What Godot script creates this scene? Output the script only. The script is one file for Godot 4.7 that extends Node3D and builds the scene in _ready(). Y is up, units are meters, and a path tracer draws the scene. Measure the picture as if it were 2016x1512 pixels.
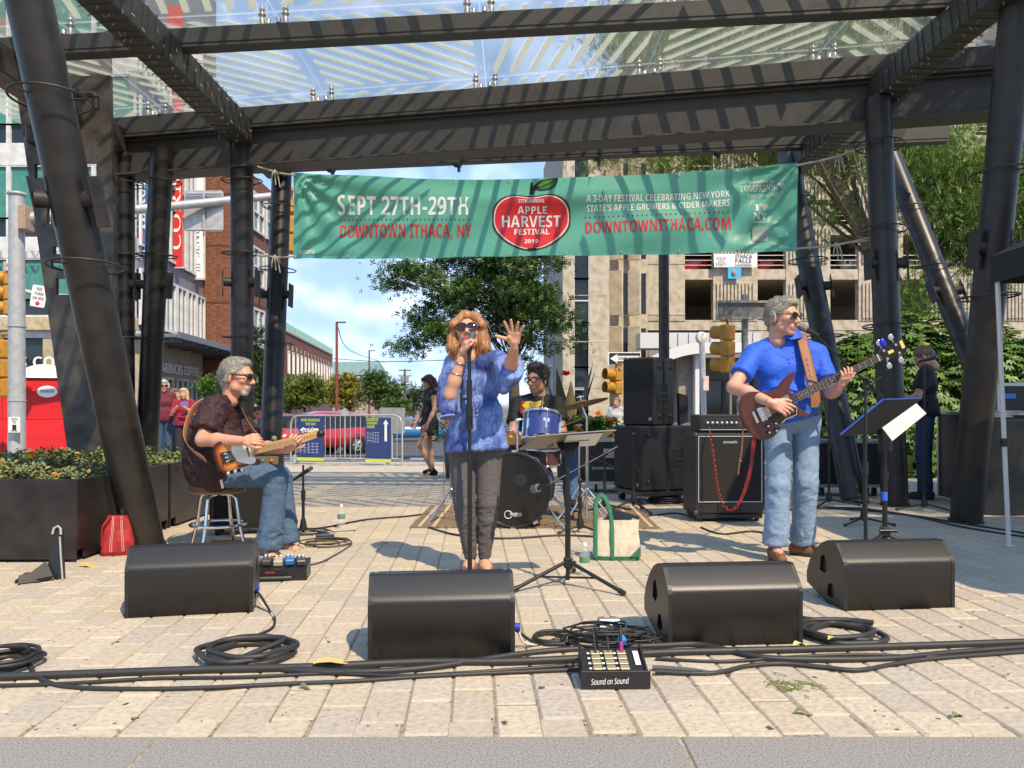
extends Node3D
# A band plays under a glass canopy on a paved square. Units are metres, y is up, the camera looks along -z.

class MB:
	var v := PackedVector3Array()
	var n := PackedVector3Array()
	var c := PackedColorArray()
	var t := PackedVector2Array()
	var i := PackedInt32Array()
	var col := Color.WHITE
	var xf := Transform3D()

	func at(o: Vector3, ry := .0, rx := .0, rz := .0) -> MB:
		xf = Transform3D(Basis.from_euler(Vector3(rx, ry, rz)), o)
		return self

	func pt(p: Vector3, nn: Vector3, u := Vector2.ZERO) -> int:
		v.append(xf * p)
		n.append((xf.basis * nn).normalized())
		c.append(col)
		t.append(u)
		return v.size() - 1

	# the corners run counter-clockwise seen from outside
	func tri(a: Vector3, b: Vector3, d: Vector3) -> void:
		var m := (b - a).cross(d - a)
		var k := pt(a, m)
		pt(b, m)
		pt(d, m)
		i.append_array([k, k + 2, k + 1])

	func quad(a: Vector3, b: Vector3, d: Vector3, e: Vector3) -> void:
		var m := (d - a).cross(e - b)
		var k := pt(a, m, Vector2(0, 1))
		pt(b, m, Vector2(1, 1))
		pt(d, m, Vector2(1, 0))
		pt(e, m, Vector2(0, 0))
		i.append_array([k, k + 2, k + 1, k, k + 3, k + 2])

	func box(o: Vector3, s: Vector3, bev := .0) -> MB:
		var h := s * .5
		if bev <= .0:
			for ax in 3:
				for sg in [-1.0, 1.0]:
					var w := Vector3.ZERO
					w[ax] = sg
					var a := Vector3.ZERO
					a[(ax + 1) % 3] = 1.0
					var b := Vector3.ZERO
					b[(ax + 2) % 3] = sg
					quad(o + (w - a - b) * h, o + (w + a - b) * h, o + (w + a + b) * h, o + (w - a + b) * h)
			return self
		bev = minf(bev, minf(h.x, minf(h.y, h.z)) * .95)
		var q := h - Vector3.ONE * bev
		for ax in 3:
			var a1 := (ax + 1) % 3
			var a2 := (ax + 2) % 3
			for sg in [-1.0, 1.0]:
				var pts: Array[Vector3] = []
				for k in [[-1, -1], [1, -1], [1, 1], [-1, 1]]:
					var p := Vector3.ZERO
					p[ax] = h[ax] * sg
					p[a1] = q[a1] * k[0]
					p[a2] = q[a2] * k[1] * sg
					pts.append(o + p)
				quad(pts[0], pts[1], pts[2], pts[3])
				for sb in [-1.0, 1.0]:
					var e0 := Vector3.ZERO
					e0[ax] = h[ax] * sg
					e0[a1] = q[a1] * sb
					var e1 := Vector3.ZERO
					e1[ax] = q[ax] * sg
					e1[a1] = h[a1] * sb
					var z0 := Vector3.ZERO
					z0[a2] = -q[a2]
					var z1 := -z0
					if sg * sb > 0:
						quad(o + e0 + z0, o + e1 + z0, o + e1 + z1, o + e0 + z1)
					else:
						quad(o + e0 + z1, o + e1 + z1, o + e1 + z0, o + e0 + z0)
		for sx in [-1.0, 1.0]:
			for sy in [-1.0, 1.0]:
				for sz in [-1.0, 1.0]:
					var g := Vector3(sx, sy, sz)
					var A := o + Vector3(h.x, q.y, q.z) * g
					var B := o + Vector3(q.x, h.y, q.z) * g
					var D := o + Vector3(q.x, q.y, h.z) * g
					if sx * sy * sz > 0:
						tri(A, B, D)
					else:
						tri(A, D, B)
		return self

	func tube(p: Array, r, sides := 8, caps := true, flat := 1.0, up := Vector3.ZERO) -> MB:
		var k0 := v.size()
		var m := p.size()
		var nx := Vector3.ZERO
		for a in m:
			var d: Vector3 = (p[mini(a + 1, m - 1)] - p[maxi(a - 1, 0)]).normalized()
			if a == 0:
				nx = up if up != Vector3.ZERO else (Vector3.UP if absf(d.y) < .9 else Vector3.RIGHT)
			nx = (nx - d * nx.dot(d)).normalized()
			var ny := d.cross(nx)
			var rr: float = r[a] if r is Array or r is PackedFloat32Array else r
			for s in sides:
				var w := TAU * s / sides
				var q := nx * cos(w) * flat + ny * sin(w)
				var qn := nx * cos(w) + ny * sin(w) * flat
				pt(p[a] + q * rr, qn, Vector2(float(s) / sides, a))
		for a in m - 1:
			for s in sides:
				var s2 := (s + 1) % sides
				var x0 := k0 + a * sides + s
				var x1 := k0 + a * sides + s2
				i.append_array([x0, x0 + sides, x1 + sides, x0, x1 + sides, x1])
		if caps:
			for e in 2:
				var a := 0 if e == 0 else m - 1
				var d: Vector3 = (p[0] - p[1]) if e == 0 else (p[m - 1] - p[m - 2])
				var ce := pt(p[a], d)
				for s in sides:
					v.append(v[k0 + a * sides + s])
					n.append((xf.basis * d).normalized())
					c.append(col)
					t.append(Vector2.ZERO)
				for s in sides:
					var b0 := ce + 1 + s
					var b1 := ce + 1 + (s + 1) % sides
					if e == 0:
						i.append_array([ce, b0, b1])
					else:
						i.append_array([ce, b1, b0])
		return self

	func bar(a: Vector3, b: Vector3, r: float, sides := 8, r2 := -1.0) -> MB:
		return tube([a, b], [r, r if r2 < 0 else r2], sides)

	# profile of Vector2(radius, height), turned round the y axis; sharp corners where two points repeat
	func lathe(p: Array, seg := 20, o := Vector3.ZERO) -> MB:
		var k0 := v.size()
		var m := p.size()
		for a in m:
			var d: Vector2 = p[mini(a + 1, m - 1)] - p[maxi(a - 1, 0)]
			if a > 0 and p[a].is_equal_approx(p[a - 1]):
				d = p[mini(a + 1, m - 1)] - p[a]
			elif a < m - 1 and p[a].is_equal_approx(p[a + 1]):
				d = p[a] - p[maxi(a - 1, 0)]
			var nn := Vector2(d.y, -d.x)
			for s in seg + 1:
				var w := TAU * s / seg
				pt(o + Vector3(cos(w) * p[a].x, p[a].y, sin(w) * p[a].x), Vector3(cos(w) * nn.x, nn.y, sin(w) * nn.x), Vector2(float(s) / seg, float(a) / m))
		for a in m - 1:
			for s in seg:
				var x0 := k0 + a * (seg + 1) + s
				var x1 := x0 + seg + 1
				i.append_array([x0, x0 + 1, x1, x1, x0 + 1, x1 + 1])
		return self

	func ell(o: Vector3, r: Vector3, seg := 12) -> MB:
		var k0 := v.size()
		var rows := maxi(4, seg / 2)
		for a in rows + 1:
			var f := PI * a / rows - PI / 2
			for s in seg + 1:
				var w := TAU * s / seg
				var q := Vector3(cos(w) * cos(f), sin(f), sin(w) * cos(f))
				pt(o + q * r, q / r, Vector2(float(s) / seg, float(a) / rows))
		for a in rows:
			for s in seg:
				var x0 := k0 + a * (seg + 1) + s
				var x1 := x0 + seg + 1
				i.append_array([x0, x0 + 1, x1, x1, x0 + 1, x1 + 1])
		return self

	# outline in the xy plane (counter-clockwise), from z0 up to z1
	func slab(p: PackedVector2Array, z0: float, z1: float, sm := false) -> MB:
		if Geometry2D.is_polygon_clockwise(p):
			p.reverse()
		var tr := Geometry2D.triangulate_polygon(p)
		var k := v.size()
		for e in p:
			pt(Vector3(e.x, e.y, z1), Vector3.BACK, e)
		for e in p:
			pt(Vector3(e.x, e.y, z0), Vector3.FORWARD, e)
		for a in tr.size() / 3:
			var A := p[tr[a * 3]]
			var B := p[tr[a * 3 + 1]]
			var D := p[tr[a * 3 + 2]]
			var q := [tr[a * 3], tr[a * 3 + 1], tr[a * 3 + 2]]
			if (B - A).cross(D - A) < 0:
				q = [q[0], q[2], q[1]]
			i.append_array([k + q[0], k + q[2], k + q[1], k + p.size() + q[0], k + p.size() + q[1], k + p.size() + q[2]])
		var m := p.size()
		for a in m:
			var A := p[a]
			var B := p[(a + 1) % m]
			if sm:
				var d0 := (B - p[(a + m - 1) % m]).normalized()
				var d1 := (p[(a + 2) % m] - A).normalized()
				var n0 := Vector3(d0.y, -d0.x, 0)
				var n1 := Vector3(d1.y, -d1.x, 0)
				var x := pt(Vector3(A.x, A.y, z0), n0)
				pt(Vector3(B.x, B.y, z0), n1)
				pt(Vector3(B.x, B.y, z1), n1)
				pt(Vector3(A.x, A.y, z1), n0)
				i.append_array([x, x + 2, x + 1, x, x + 3, x + 2])
			else:
				quad(Vector3(A.x, A.y, z0), Vector3(B.x, B.y, z0), Vector3(B.x, B.y, z1), Vector3(A.x, A.y, z1))
		return self

	func mesh_in(ar: Array, x: Transform3D) -> MB:
		var k := v.size()
		var pv: PackedVector3Array = ar[Mesh.ARRAY_VERTEX]
		var pn: PackedVector3Array = ar[Mesh.ARRAY_NORMAL]
		for a in pv.size():
			pt(x * pv[a], x.basis * pn[a])
		if ar[Mesh.ARRAY_INDEX] != null and ar[Mesh.ARRAY_INDEX].size():
			for a in ar[Mesh.ARRAY_INDEX]:
				i.append(k + a)
		else:
			for a in pv.size():
				i.append(k + a)
		return self

	# flat lettering; h is the height of the capitals, w the whole width (0: as the font has it), o the lower left corner, x to the right, y up
	func text(s: String, o: Vector3, h: float, w := .0, bold := true, serif := false, x := Vector3.RIGHT, y := Vector3.UP, mid := false) -> MB:
		var f := SystemFont.new()
		f.font_names = PackedStringArray(["Droid Serif" if serif else "Droid Sans"])
		f.font_weight = 700 if bold else 400
		var m := TextMesh.new()
		m.font = f
		m.text = s
		m.font_size = 64
		m.pixel_size = .01
		m.depth = .0
		m.curve_step = 3.0
		m.horizontal_alignment = HORIZONTAL_ALIGNMENT_LEFT
		m.vertical_alignment = VERTICAL_ALIGNMENT_BOTTOM
		var ar := m.get_mesh_arrays()
		if ar.is_empty() or ar[0].size() == 0:
			return self
		var lo := Vector3.INF
		var hi := -Vector3.INF
		for p in ar[0]:
			lo = lo.min(p)
			hi = hi.max(p)
		m.text = "H"
		var r2 := m.get_mesh_arrays()
		var l2 := Vector3.INF
		var h2 := -Vector3.INF
		for p in r2[0]:
			l2 = l2.min(p)
			h2 = h2.max(p)
		var ky := h / (h2.y - l2.y)
		var kx := w / (hi.x - lo.x) if w > 0 else ky
		var z := x.cross(y)
		var k := v.size()
		var sh := (hi.x + lo.x) * .5 if mid else lo.x
		for p in ar[0]:
			pt(o + x * (p.x - sh) * kx + y * (p.y - l2.y) * ky, z)
		if ar[Mesh.ARRAY_INDEX] != null and ar[Mesh.ARRAY_INDEX].size():
			for a in ar[Mesh.ARRAY_INDEX]:
				i.append(k + a)
		else:
			for a in ar[0].size():
				i.append(k + a)
		return self

	func mesh() -> ArrayMesh:
		var m := ArrayMesh.new()
		if v.is_empty():
			return m
		var a := []
		a.resize(Mesh.ARRAY_MAX)
		a[Mesh.ARRAY_VERTEX] = v
		a[Mesh.ARRAY_NORMAL] = n
		a[Mesh.ARRAY_COLOR] = c
		a[Mesh.ARRAY_TEX_UV] = t
		a[Mesh.ARRAY_INDEX] = i
		m.add_surface_from_arrays(Mesh.PRIMITIVE_TRIANGLES, a)
		return m

func V(x: float, y: float, z: float) -> Vector3:
	return Vector3(x, y, z)

func U(x: float, y: float) -> Vector2:
	return Vector2(x, y)

var mats := {}
var texs := {}
var names := {}
var wld := {}
var rng := RandomNumberGenerator.new()

func gy(z: float) -> float:   # the ground falls away behind the square
	var d := -z
	if d < 11.0:
		return .0
	return -.04 * (d - 11.0) if d < 36.0 else -1.0 - .012 * (d - 36.0)

func ntex(key: String, lo: float, hi: float, freq: float, oct := 4, type := FastNoiseLite.TYPE_SIMPLEX_SMOOTH, warm := .0) -> Texture2D:
	if not texs.has(key):
		var f := FastNoiseLite.new()
		f.seed = key.hash() % 1000
		f.noise_type = type
		f.frequency = freq
		f.fractal_octaves = oct
		var t := NoiseTexture2D.new()
		t.width = 512
		t.height = 512
		t.seamless = true
		t.noise = f
		var g := Gradient.new()
		g.set_color(0, Color(lo, lo * (1 - warm), lo * (1 - 2 * warm)))
		g.set_color(1, Color(hi, hi, hi))
		t.color_ramp = g
		texs[key] = t
	return texs[key]

func nmap(key: String, freq: float, bump: float, oct := 4) -> Texture2D:
	if not texs.has(key):
		var f := FastNoiseLite.new()
		f.seed = key.hash() % 1000
		f.frequency = freq
		f.fractal_octaves = oct
		var t := NoiseTexture2D.new()
		t.width = 512
		t.height = 512
		t.seamless = true
		t.as_normal_map = true
		t.bump_strength = bump
		t.noise = f
		texs[key] = t
	return texs[key]

func tex(k: String) -> Texture2D:
	match k:
		"patch": return ntex(k, .88, 1.06, .008, 5)
		"speck": return ntex(k, .5, 1.25, .12, 3)
		"stone": return ntex(k, .62, 1.2, .02, 6, FastNoiseLite.TYPE_SIMPLEX_SMOOTH, .05)
		"pave": return ntex(k, .88, 1.07, .05, 6, FastNoiseLite.TYPE_SIMPLEX_SMOOTH, .03)
		"concrete": return ntex(k, .82, 1.1, .012, 6, FastNoiseLite.TYPE_SIMPLEX_SMOOTH, .03)
		"granite": return ntex(k, .66, 1.22, .13, 5)
		"fine": return ntex(k, .86, 1.1, .06, 4)
		"skin": return ntex(k, .88, 1.08, .03, 4, FastNoiseLite.TYPE_SIMPLEX_SMOOTH, .05)
		"denim": return ntex(k, .86, 1.1, .01, 5)
		"steel": return ntex(k, .6, 1.22, .012, 6, FastNoiseLite.TYPE_SIMPLEX_SMOOTH, .04)
		"bark": return ntex(k, .35, 1.3, .03, 5)
	return ntex("fine", .86, 1.1, .06, 4)

# base colours are linear; sc is repeats per metre of the pattern
func mat(r: float, g: float, b: float, rough := .7, metal := .0, pattern := "", sc := 1.0, bump := .0, more := {}) -> StandardMaterial3D:
	var key := "%s|%s|%s|%s|%s|%s|%s|%s|%s" % [r, g, b, rough, metal, pattern, sc, bump, more]
	if mats.has(key):
		return mats[key]
	var m := StandardMaterial3D.new()
	m.albedo_color = Color(r, g, b).linear_to_srgb()
	m.roughness = rough
	m.metallic = metal
	if pattern != "":
		m.albedo_texture = tex(pattern)
		m.uv1_triplanar = true
		m.uv1_world_triplanar = true
		m.uv1_scale = Vector3.ONE * sc
	if bump > .0:
		m.normal_enabled = true
		m.normal_texture = nmap("bump_%s" % pattern, .05, 6.0)
		m.normal_scale = bump
		if pattern == "":
			m.uv1_triplanar = true
			m.uv1_scale = Vector3.ONE * sc
	for k in more:
		m.set(k, more[k])
	mats[key] = m
	return m

func vmat(rough := .7, metal := .0, pattern := "", sc := 1.0, more := {}) -> StandardMaterial3D:
	var q := more.duplicate()
	q["vertex_color_use_as_albedo"] = true
	return mat(1, 1, 1, rough, metal, pattern, sc, .0, q)

func glass(r: float, g: float, b: float, alpha: float, rough := .02) -> StandardMaterial3D:
	var key := "glass|%s|%s|%s|%s" % [r, g, b, alpha]
	if not mats.has(key):
		var m := StandardMaterial3D.new()
		var c := Color(r, g, b).linear_to_srgb()
		c.a = alpha
		m.albedo_color = c
		m.transparency = BaseMaterial3D.TRANSPARENCY_ALPHA
		m.roughness = rough
		m.metallic_specular = .5
		mats[key] = m
	return mats[key]

func numbered(called: String) -> String:
	names[called] = names.get(called, -1) + 1
	return called if names[called] == 0 else "%s_%03d" % [called, names[called]]

func tag(o: Node, label: String, category := "", group := "", kind := "") -> Node:
	if label:
		o.set_meta("label", label)
	if category:
		o.set_meta("category", category)
	if group:
		o.set_meta("group", group)
	if kind:
		o.set_meta("kind", kind)
	return o

# a thing whose parts are given in its own axes
func thing(called: String, label: String, category: String, at := Vector3.ZERO, turn := .0, group := "") -> Node3D:
	var o := Node3D.new()
	o.name = numbered(called)
	add_child(o)
	o.position = at
	o.rotation.y = turn
	tag(o, label, category, group)
	return o

# a thing whose parts are given in world coordinates
func wthing(called: String, label: String, category: String, at := Vector3.ZERO, group := "") -> Node3D:
	var o := thing(called, label, category, at, .0, group)
	wld[o] = true
	return o

func part(t: Node3D, called: String, m, ma: Material, at := Vector3.ZERO) -> MeshInstance3D:
	var o := MeshInstance3D.new()
	o.name = called
	o.mesh = m.mesh() if m is MB else m
	o.material_override = ma
	o.position = at - t.position if wld.has(t) else at
	t.add_child(o, true)
	return o

func one(called: String, m, ma: Material, label: String, category: String, at := Vector3.ZERO, group := "") -> MeshInstance3D:
	var o := MeshInstance3D.new()
	o.name = numbered(called)
	o.mesh = m.mesh() if m is MB else m
	o.material_override = ma
	o.position = at
	add_child(o)
	tag(o, label, category, group)
	return o

func setting(called: String, m, ma: Material) -> MeshInstance3D:
	var o := MeshInstance3D.new()
	o.name = numbered(called)
	o.mesh = m.mesh() if m is MB else m
	o.material_override = ma
	add_child(o)
	o.set_meta("kind", "structure")
	return o

func copy(o: Node3D, at: Vector3, turn: float, label: String) -> Node3D:
	var base := String(o.name).rstrip("0123456789").rstrip("_")
	var r: Node3D = o.duplicate()
	r.name = numbered(base)
	add_child(r)
	r.position = at
	r.rotation.y = turn
	if label:
		r.set_meta("label", label)
	return r

# a smooth curve through the points
func curve(p: Array, step := .03) -> Array:
	var c := Curve3D.new()
	c.bake_interval = step
	for k in p.size():
		var tg: Vector3 = (p[mini(k + 1, p.size() - 1)] - p[maxi(k - 1, 0)]) / 6.0
		c.add_point(p[k], -tg, tg)
	return Array(c.get_baked_points())

func multi(t: Node3D, called: String, m: Mesh, ma: Material, xfs: Array, cols: Array = []) -> MultiMeshInstance3D:
	var mm := MultiMesh.new()
	mm.transform_format = MultiMesh.TRANSFORM_3D
	mm.use_colors = not cols.is_empty()
	mm.mesh = m
	mm.instance_count = xfs.size()
	for k in xfs.size():
		mm.set_instance_transform(k, xfs[k])
		if cols:
			mm.set_instance_color(k, cols[k])
	var o := MultiMeshInstance3D.new()
	o.name = called
	o.multimesh = mm
	o.material_override = ma
	if wld.has(t):
		o.position = -t.position
	t.add_child(o, true)
	return o

# Smooth bodies: tapered capsules and ellipsoids joined by a smooth minimum on a grid, meshed as surface nets.
class Sdf:
	var caps: Array = []     # [a, b, ra, rb, k, cut normal, cut offset]
	var ells: Array = []     # [basis inverse, centre, radii, k, sign]
	var kk := .03

	func cap(a: Vector3, b: Vector3, ra: float, rb := -1.0, k := -1.0, cn := Vector3.ZERO, co := .0) -> Sdf:
		caps.append([a, b, ra, ra if rb < 0 else rb, kk if k < 0 else k, cn, co])
		return self

	func ell(c: Vector3, r: Vector3, k := -1.0, ba := Basis.IDENTITY, sg := 1.0) -> Sdf:
		ells.append([ba.inverse(), c, r, kk if k < 0 else k, sg, ba])
		return self

	func mesh(cell: float, out: MB) -> void:
		var lo := Vector3.INF
		var hi := -Vector3.INF
		for q in caps:
			var rr: float = maxf(q[2], q[3])
			lo = lo.min(q[0] - Vector3.ONE * rr).min(q[1] - Vector3.ONE * rr)
			hi = hi.max(q[0] + Vector3.ONE * rr).max(q[1] + Vector3.ONE * rr)
		for q in ells:
			if q[4] > 0:
				var rr: float = maxf(q[2].x, maxf(q[2].y, q[2].z))
				lo = lo.min(q[1] - Vector3.ONE * rr)
				hi = hi.max(q[1] + Vector3.ONE * rr)
		lo -= Vector3.ONE * cell * 3.0
		hi += Vector3.ONE * cell * 3.0
		var nx := int((hi.x - lo.x) / cell) + 2
		var ny := int((hi.y - lo.y) / cell) + 2
		var nz := int((hi.z - lo.z) / cell) + 2
		var g := PackedFloat32Array()
		g.resize(nx * ny * nz)
		g.fill(1.0)
		var sy := nx
		var sz := nx * ny
		for q in caps:
			var a: Vector3 = q[0]
			var b: Vector3 = q[1]
			var ra: float = q[2]
			var rb: float = q[3]
			var k: float = maxf(q[4], .0005)
			var cn: Vector3 = q[5]
			var co: float = q[6]
			var has_cut := cn != Vector3.ZERO
			var mg := maxf(ra, rb) + k + cell * 1.5
			var p0 := (a.min(b) - Vector3.ONE * mg - lo) / cell
			var p1 := (a.max(b) + Vector3.ONE * mg - lo) / cell
			var x0 := maxi(0, int(p0.x))
			var x1 := mini(nx - 1, int(p1.x) + 1)
			var y0 := maxi(0, int(p0.y))
			var y1 := mini(ny - 1, int(p1.y) + 1)
			var z0 := maxi(0, int(p0.z))
			var z1 := mini(nz - 1, int(p1.z) + 1)
			var ab := b - a
			var l2 := maxf(ab.length_squared(), 1e-9)
			var dr := rb - ra
			for z in range(z0, z1 + 1):
				for y in range(y0, y1 + 1):
					var at := z * sz + y * sy + x0
					var p := Vector3(lo.x + x0 * cell, lo.y + y * cell, lo.z + z * cell)
					for x in range(x0, x1 + 1):
						var h := clampf((p - a).dot(ab) / l2, .0, 1.0)
						var d := p.distance_to(a + ab * h) - ra - dr * h
						if has_cut:
							d = maxf(d, p.dot(cn) - co)
						var e := g[at]
						var w := k - absf(d - e)
						if w > .0:
							g[at] = minf(d, e) - w * w * .25 / k
						elif d < e:
							g[at] = d
						at += 1
						p.x += cell
		for q in ells:
			var inv: Basis = q[0]
			var c: Vector3 = q[1]
			var r: Vector3 = q[2]
			var k: float = maxf(q[3], .0005)
			var sg: float = q[4]
			var mg := maxf(r.x, maxf(r.y, r.z)) + k + cell * 1.5
			var p0 := (c - Vector3.ONE * mg - lo) / cell
			var p1 := (c + Vector3.ONE * mg - lo) / cell
			var x0 := maxi(0, int(p0.x))
			var x1 := mini(nx - 1, int(p1.x) + 1)
			var y0 := maxi(0, int(p0.y))
			var y1 := mini(ny - 1, int(p1.y) + 1)
			var z0 := maxi(0, int(p0.z))
			var z1 := mini(nz - 1, int(p1.z) + 1)
			for z in range(z0, z1 + 1):
				for y in range(y0, y1 + 1):
					var at := z * sz + y * sy + x0
					for x in range(x0, x1 + 1):
						var p := inv * (Vector3(lo.x + x * cell, lo.y + y * cell, lo.z + z * cell) - c)
						var s := p / r
						var k0 := s.length()
						var k1 := maxf((s / r).length(), 1e-6)
						var d := k0 * (k0 - 1.0) / k1
						var e := g[at]
						if sg > .0:
							var w := k - absf(d - e)
							if w > .0:
								g[at] = minf(d, e) - w * w * .25 / k
							elif d < e:
								g[at] = d
						else:
							var w := k - absf(-d - e)
							if w > .0:
								g[at] = maxf(-d, e) + w * w * .25 / k
							elif -d > e:
								g[at] = -d
						at += 1
		# surface nets
		var ids := PackedInt32Array()
		ids.resize(nx * ny * nz)
		ids.fill(-1)
		var lim := cell * 1.8
		var first := out.v.size()
		for z in nz - 1:
			for y in ny - 1:
				var at := z * sz + y * sy
				for x in nx - 1:
					var e := g[at]
					if e > lim or e < -lim:
						at += 1
						continue
					var s := PackedFloat32Array([e, g[at + 1], g[at + sy], g[at + sy + 1], g[at + sz], g[at + sz + 1], g[at + sz + sy], g[at + sz + sy + 1]])
					var neg := 0
					for c in 8:
						if s[c] < .0:
							neg += 1
					if neg == 0 or neg == 8:
						at += 1
						continue
					var acc := Vector3.ZERO
					var n := 0
					for ax in 3:
						var bit := 1 << ax
						for c in 8:
							if c & bit:
								continue
							var u := s[c]
							var w := s[c | bit]
							if (u < .0) != (w < .0):
								var f := u / (u - w)
								var p := Vector3(c & 1, (c >> 1) & 1, (c >> 2) & 1)
								p[ax] = f
								acc += p
								n += 1
					ids[at] = out.v.size()
					var gr := Vector3(s[1] + s[3] + s[5] + s[7] - s[0] - s[2] - s[4] - s[6], s[2] + s[3] + s[6] + s[7] - s[0] - s[1] - s[4] - s[5], s[4] + s[5] + s[6] + s[7] - s[0] - s[1] - s[2] - s[3])
					out.pt(lo + (Vector3(x, y, z) + acc / n) * cell, gr)
					at += 1
		for z in range(1, nz - 1):
			for y in range(1, ny - 1):
				var at := z * sz + y * sy + 1
				for x in range(1, nx - 1):
					if ids[at] < 0:
						at += 1
						continue
					var e := g[at] < .0
					for ax in 3:
						var st: int = [1, sy, sz][ax]
						var f := g[at + st] < .0
						if e == f:
							continue
						var u: int = [sy, sz, 1][ax]
						var w: int = [sz, 1, sy][ax]
						var i0 := ids[at]
						var i1 := ids[at - u]
						var i2 := ids[at - u - w]
						var i3 := ids[at - w]
						if i0 < 0 or i1 < 0 or i2 < 0 or i3 < 0:
							continue
						if e:
							out.i.append_array([i0, i2, i1, i0, i3, i2])
						else:
							out.i.append_array([i0, i1, i2, i0, i2, i3])
					at += 1

func smooth_normals(m: MB) -> MB:
	var a := PackedVector3Array()
	a.resize(m.v.size())
	for k in m.i.size() / 3:
		var p := m.i[k * 3]
		var q := m.i[k * 3 + 1]
		var r := m.i[k * 3 + 2]
		var f := (m.v[r] - m.v[p]).cross(m.v[q] - m.v[p])
		a[p] += f
		a[q] += f
		a[r] += f
	for k in m.v.size():
		m.n[k] = a[k].normalized() if a[k].length_squared() > 0 else m.n[k]
	return m

# folds: pushes the points of a garment in and out along stretched noise; mask: a base, then [height, sharpness, amount] or [from, to, amount, 1]
func folds(m: MB, amp: float, freq: Vector3, sd: int, mask: Array = [1.0]) -> MB:
	var f := FastNoiseLite.new()
	f.seed = sd
	f.frequency = 1.0
	f.fractal_octaves = 3
	f.domain_warp_enabled = true
	f.domain_warp_amplitude = .5
	f.domain_warp_frequency = .7
	for k in m.v.size():
		var p := m.v[k]
		var e := 1.0 - 2.2 * absf(f.get_noise_3d(p.x * freq.x, p.y * freq.y, p.z * freq.z))
		var w: float = mask[0]
		for j in range(1, mask.size()):
			var q: Array = mask[j]
			w += q[2] * (smoothstep(q[0], q[1], p.y) if q.size() > 3 else exp(-pow((p.y - q[0]) * q[1], 2.0)))
		m.v[k] += m.n[k] * e * amp * w
	return smooth_normals(m)

func _ready() -> void:
	rng.seed = 7
	# camera: eye height of a seated listener, lens shifted a little upwards
	var cam = Camera3D.new()
	cam.name = "camera"
	cam.projection = Camera3D.PROJECTION_FRUSTUM
	cam.near = .1
	cam.size = .1 * 1512.0 / 1631.0
	cam.frustum_offset = U(0, .1 * 41.0 / 1631.0)
	cam.far = 2500.0
	cam.position = V(0, 1.04, 0)
	add_child(cam)
	cam.current = true
	var env = Environment.new()
	env.background_mode = Environment.BG_SKY
	var sky = Sky.new()
	var sm = ProceduralSkyMaterial.new()
	sm.sky_top_color = Color(.19, .38, .74).linear_to_srgb()
	sm.sky_horizon_color = Color(.52, .69, .90).linear_to_srgb()
	sm.sky_curve = .16
	sm.sky_energy_multiplier = 1.08
	sm.ground_bottom_color = Color(.25, .24, .22).linear_to_srgb()
	sm.ground_horizon_color = Color(.45, .5, .55).linear_to_srgb()
	sm.sky_cover = clouds()
	sm.sun_angle_max = 8.0
	sky.sky_material = sm
	env.sky = sky
	env.tonemap_mode = Environment.TONE_MAPPER_LINEAR
	env.tonemap_exposure = 1.24
	env.sdfgi_enabled = true
	env.ssao_enabled = true
	env.ssil_enabled = true
	var we = WorldEnvironment.new()
	we.name = "world"
	we.environment = env
	add_child(we)
	var sun = DirectionalLight3D.new()
	sun.name = "sun"
	sun.light_energy = 1.6
	sun.light_color = Color(1.0, .92, .79)
	sun.light_angular_distance = .5
	sun.shadow_enabled = true
	add_child(sun)
	sun.look_at_from_position(V(.70, 1.6, 1.17) * 50.0, Vector3.ZERO)
	ground()
	canopy()
	banner()
	background()
	gear()
	people()
	details()

func clouds() -> Texture2D:
	var f = FastNoiseLite.new()
	f.seed = 21
	f.frequency = 1.0
	f.fractal_octaves = 6
	f.fractal_gain = .55
	var w = 1024
	var h = 512
	var im = Image.create(w, h, false, Image.FORMAT_RGBA8)
	for y in h / 2 + 4:
		var el = PI * (.5 - (y + .5) / h)
		for x in w:
			var az = TAU * (x + .5) / w
			var d = V(cos(az) * cos(el), sin(el), sin(az) * cos(el))
			var k = 2.1 / (maxf(d.y, .0) + .22)
			var q = f.get_noise_3d(d.x * k * 1.1 + 4.0, d.z * k * 2.6 + 3.0, .0) * .5 + .5
			var a = smoothstep(.40, .80, q) * .34 + smoothstep(.3, .55, q) * .05
			im.set_pixel(x, y, Color(1.0, .99, .97, clampf(a, 0, 1)))
	return ImageTexture.create_from_image(im)

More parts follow.
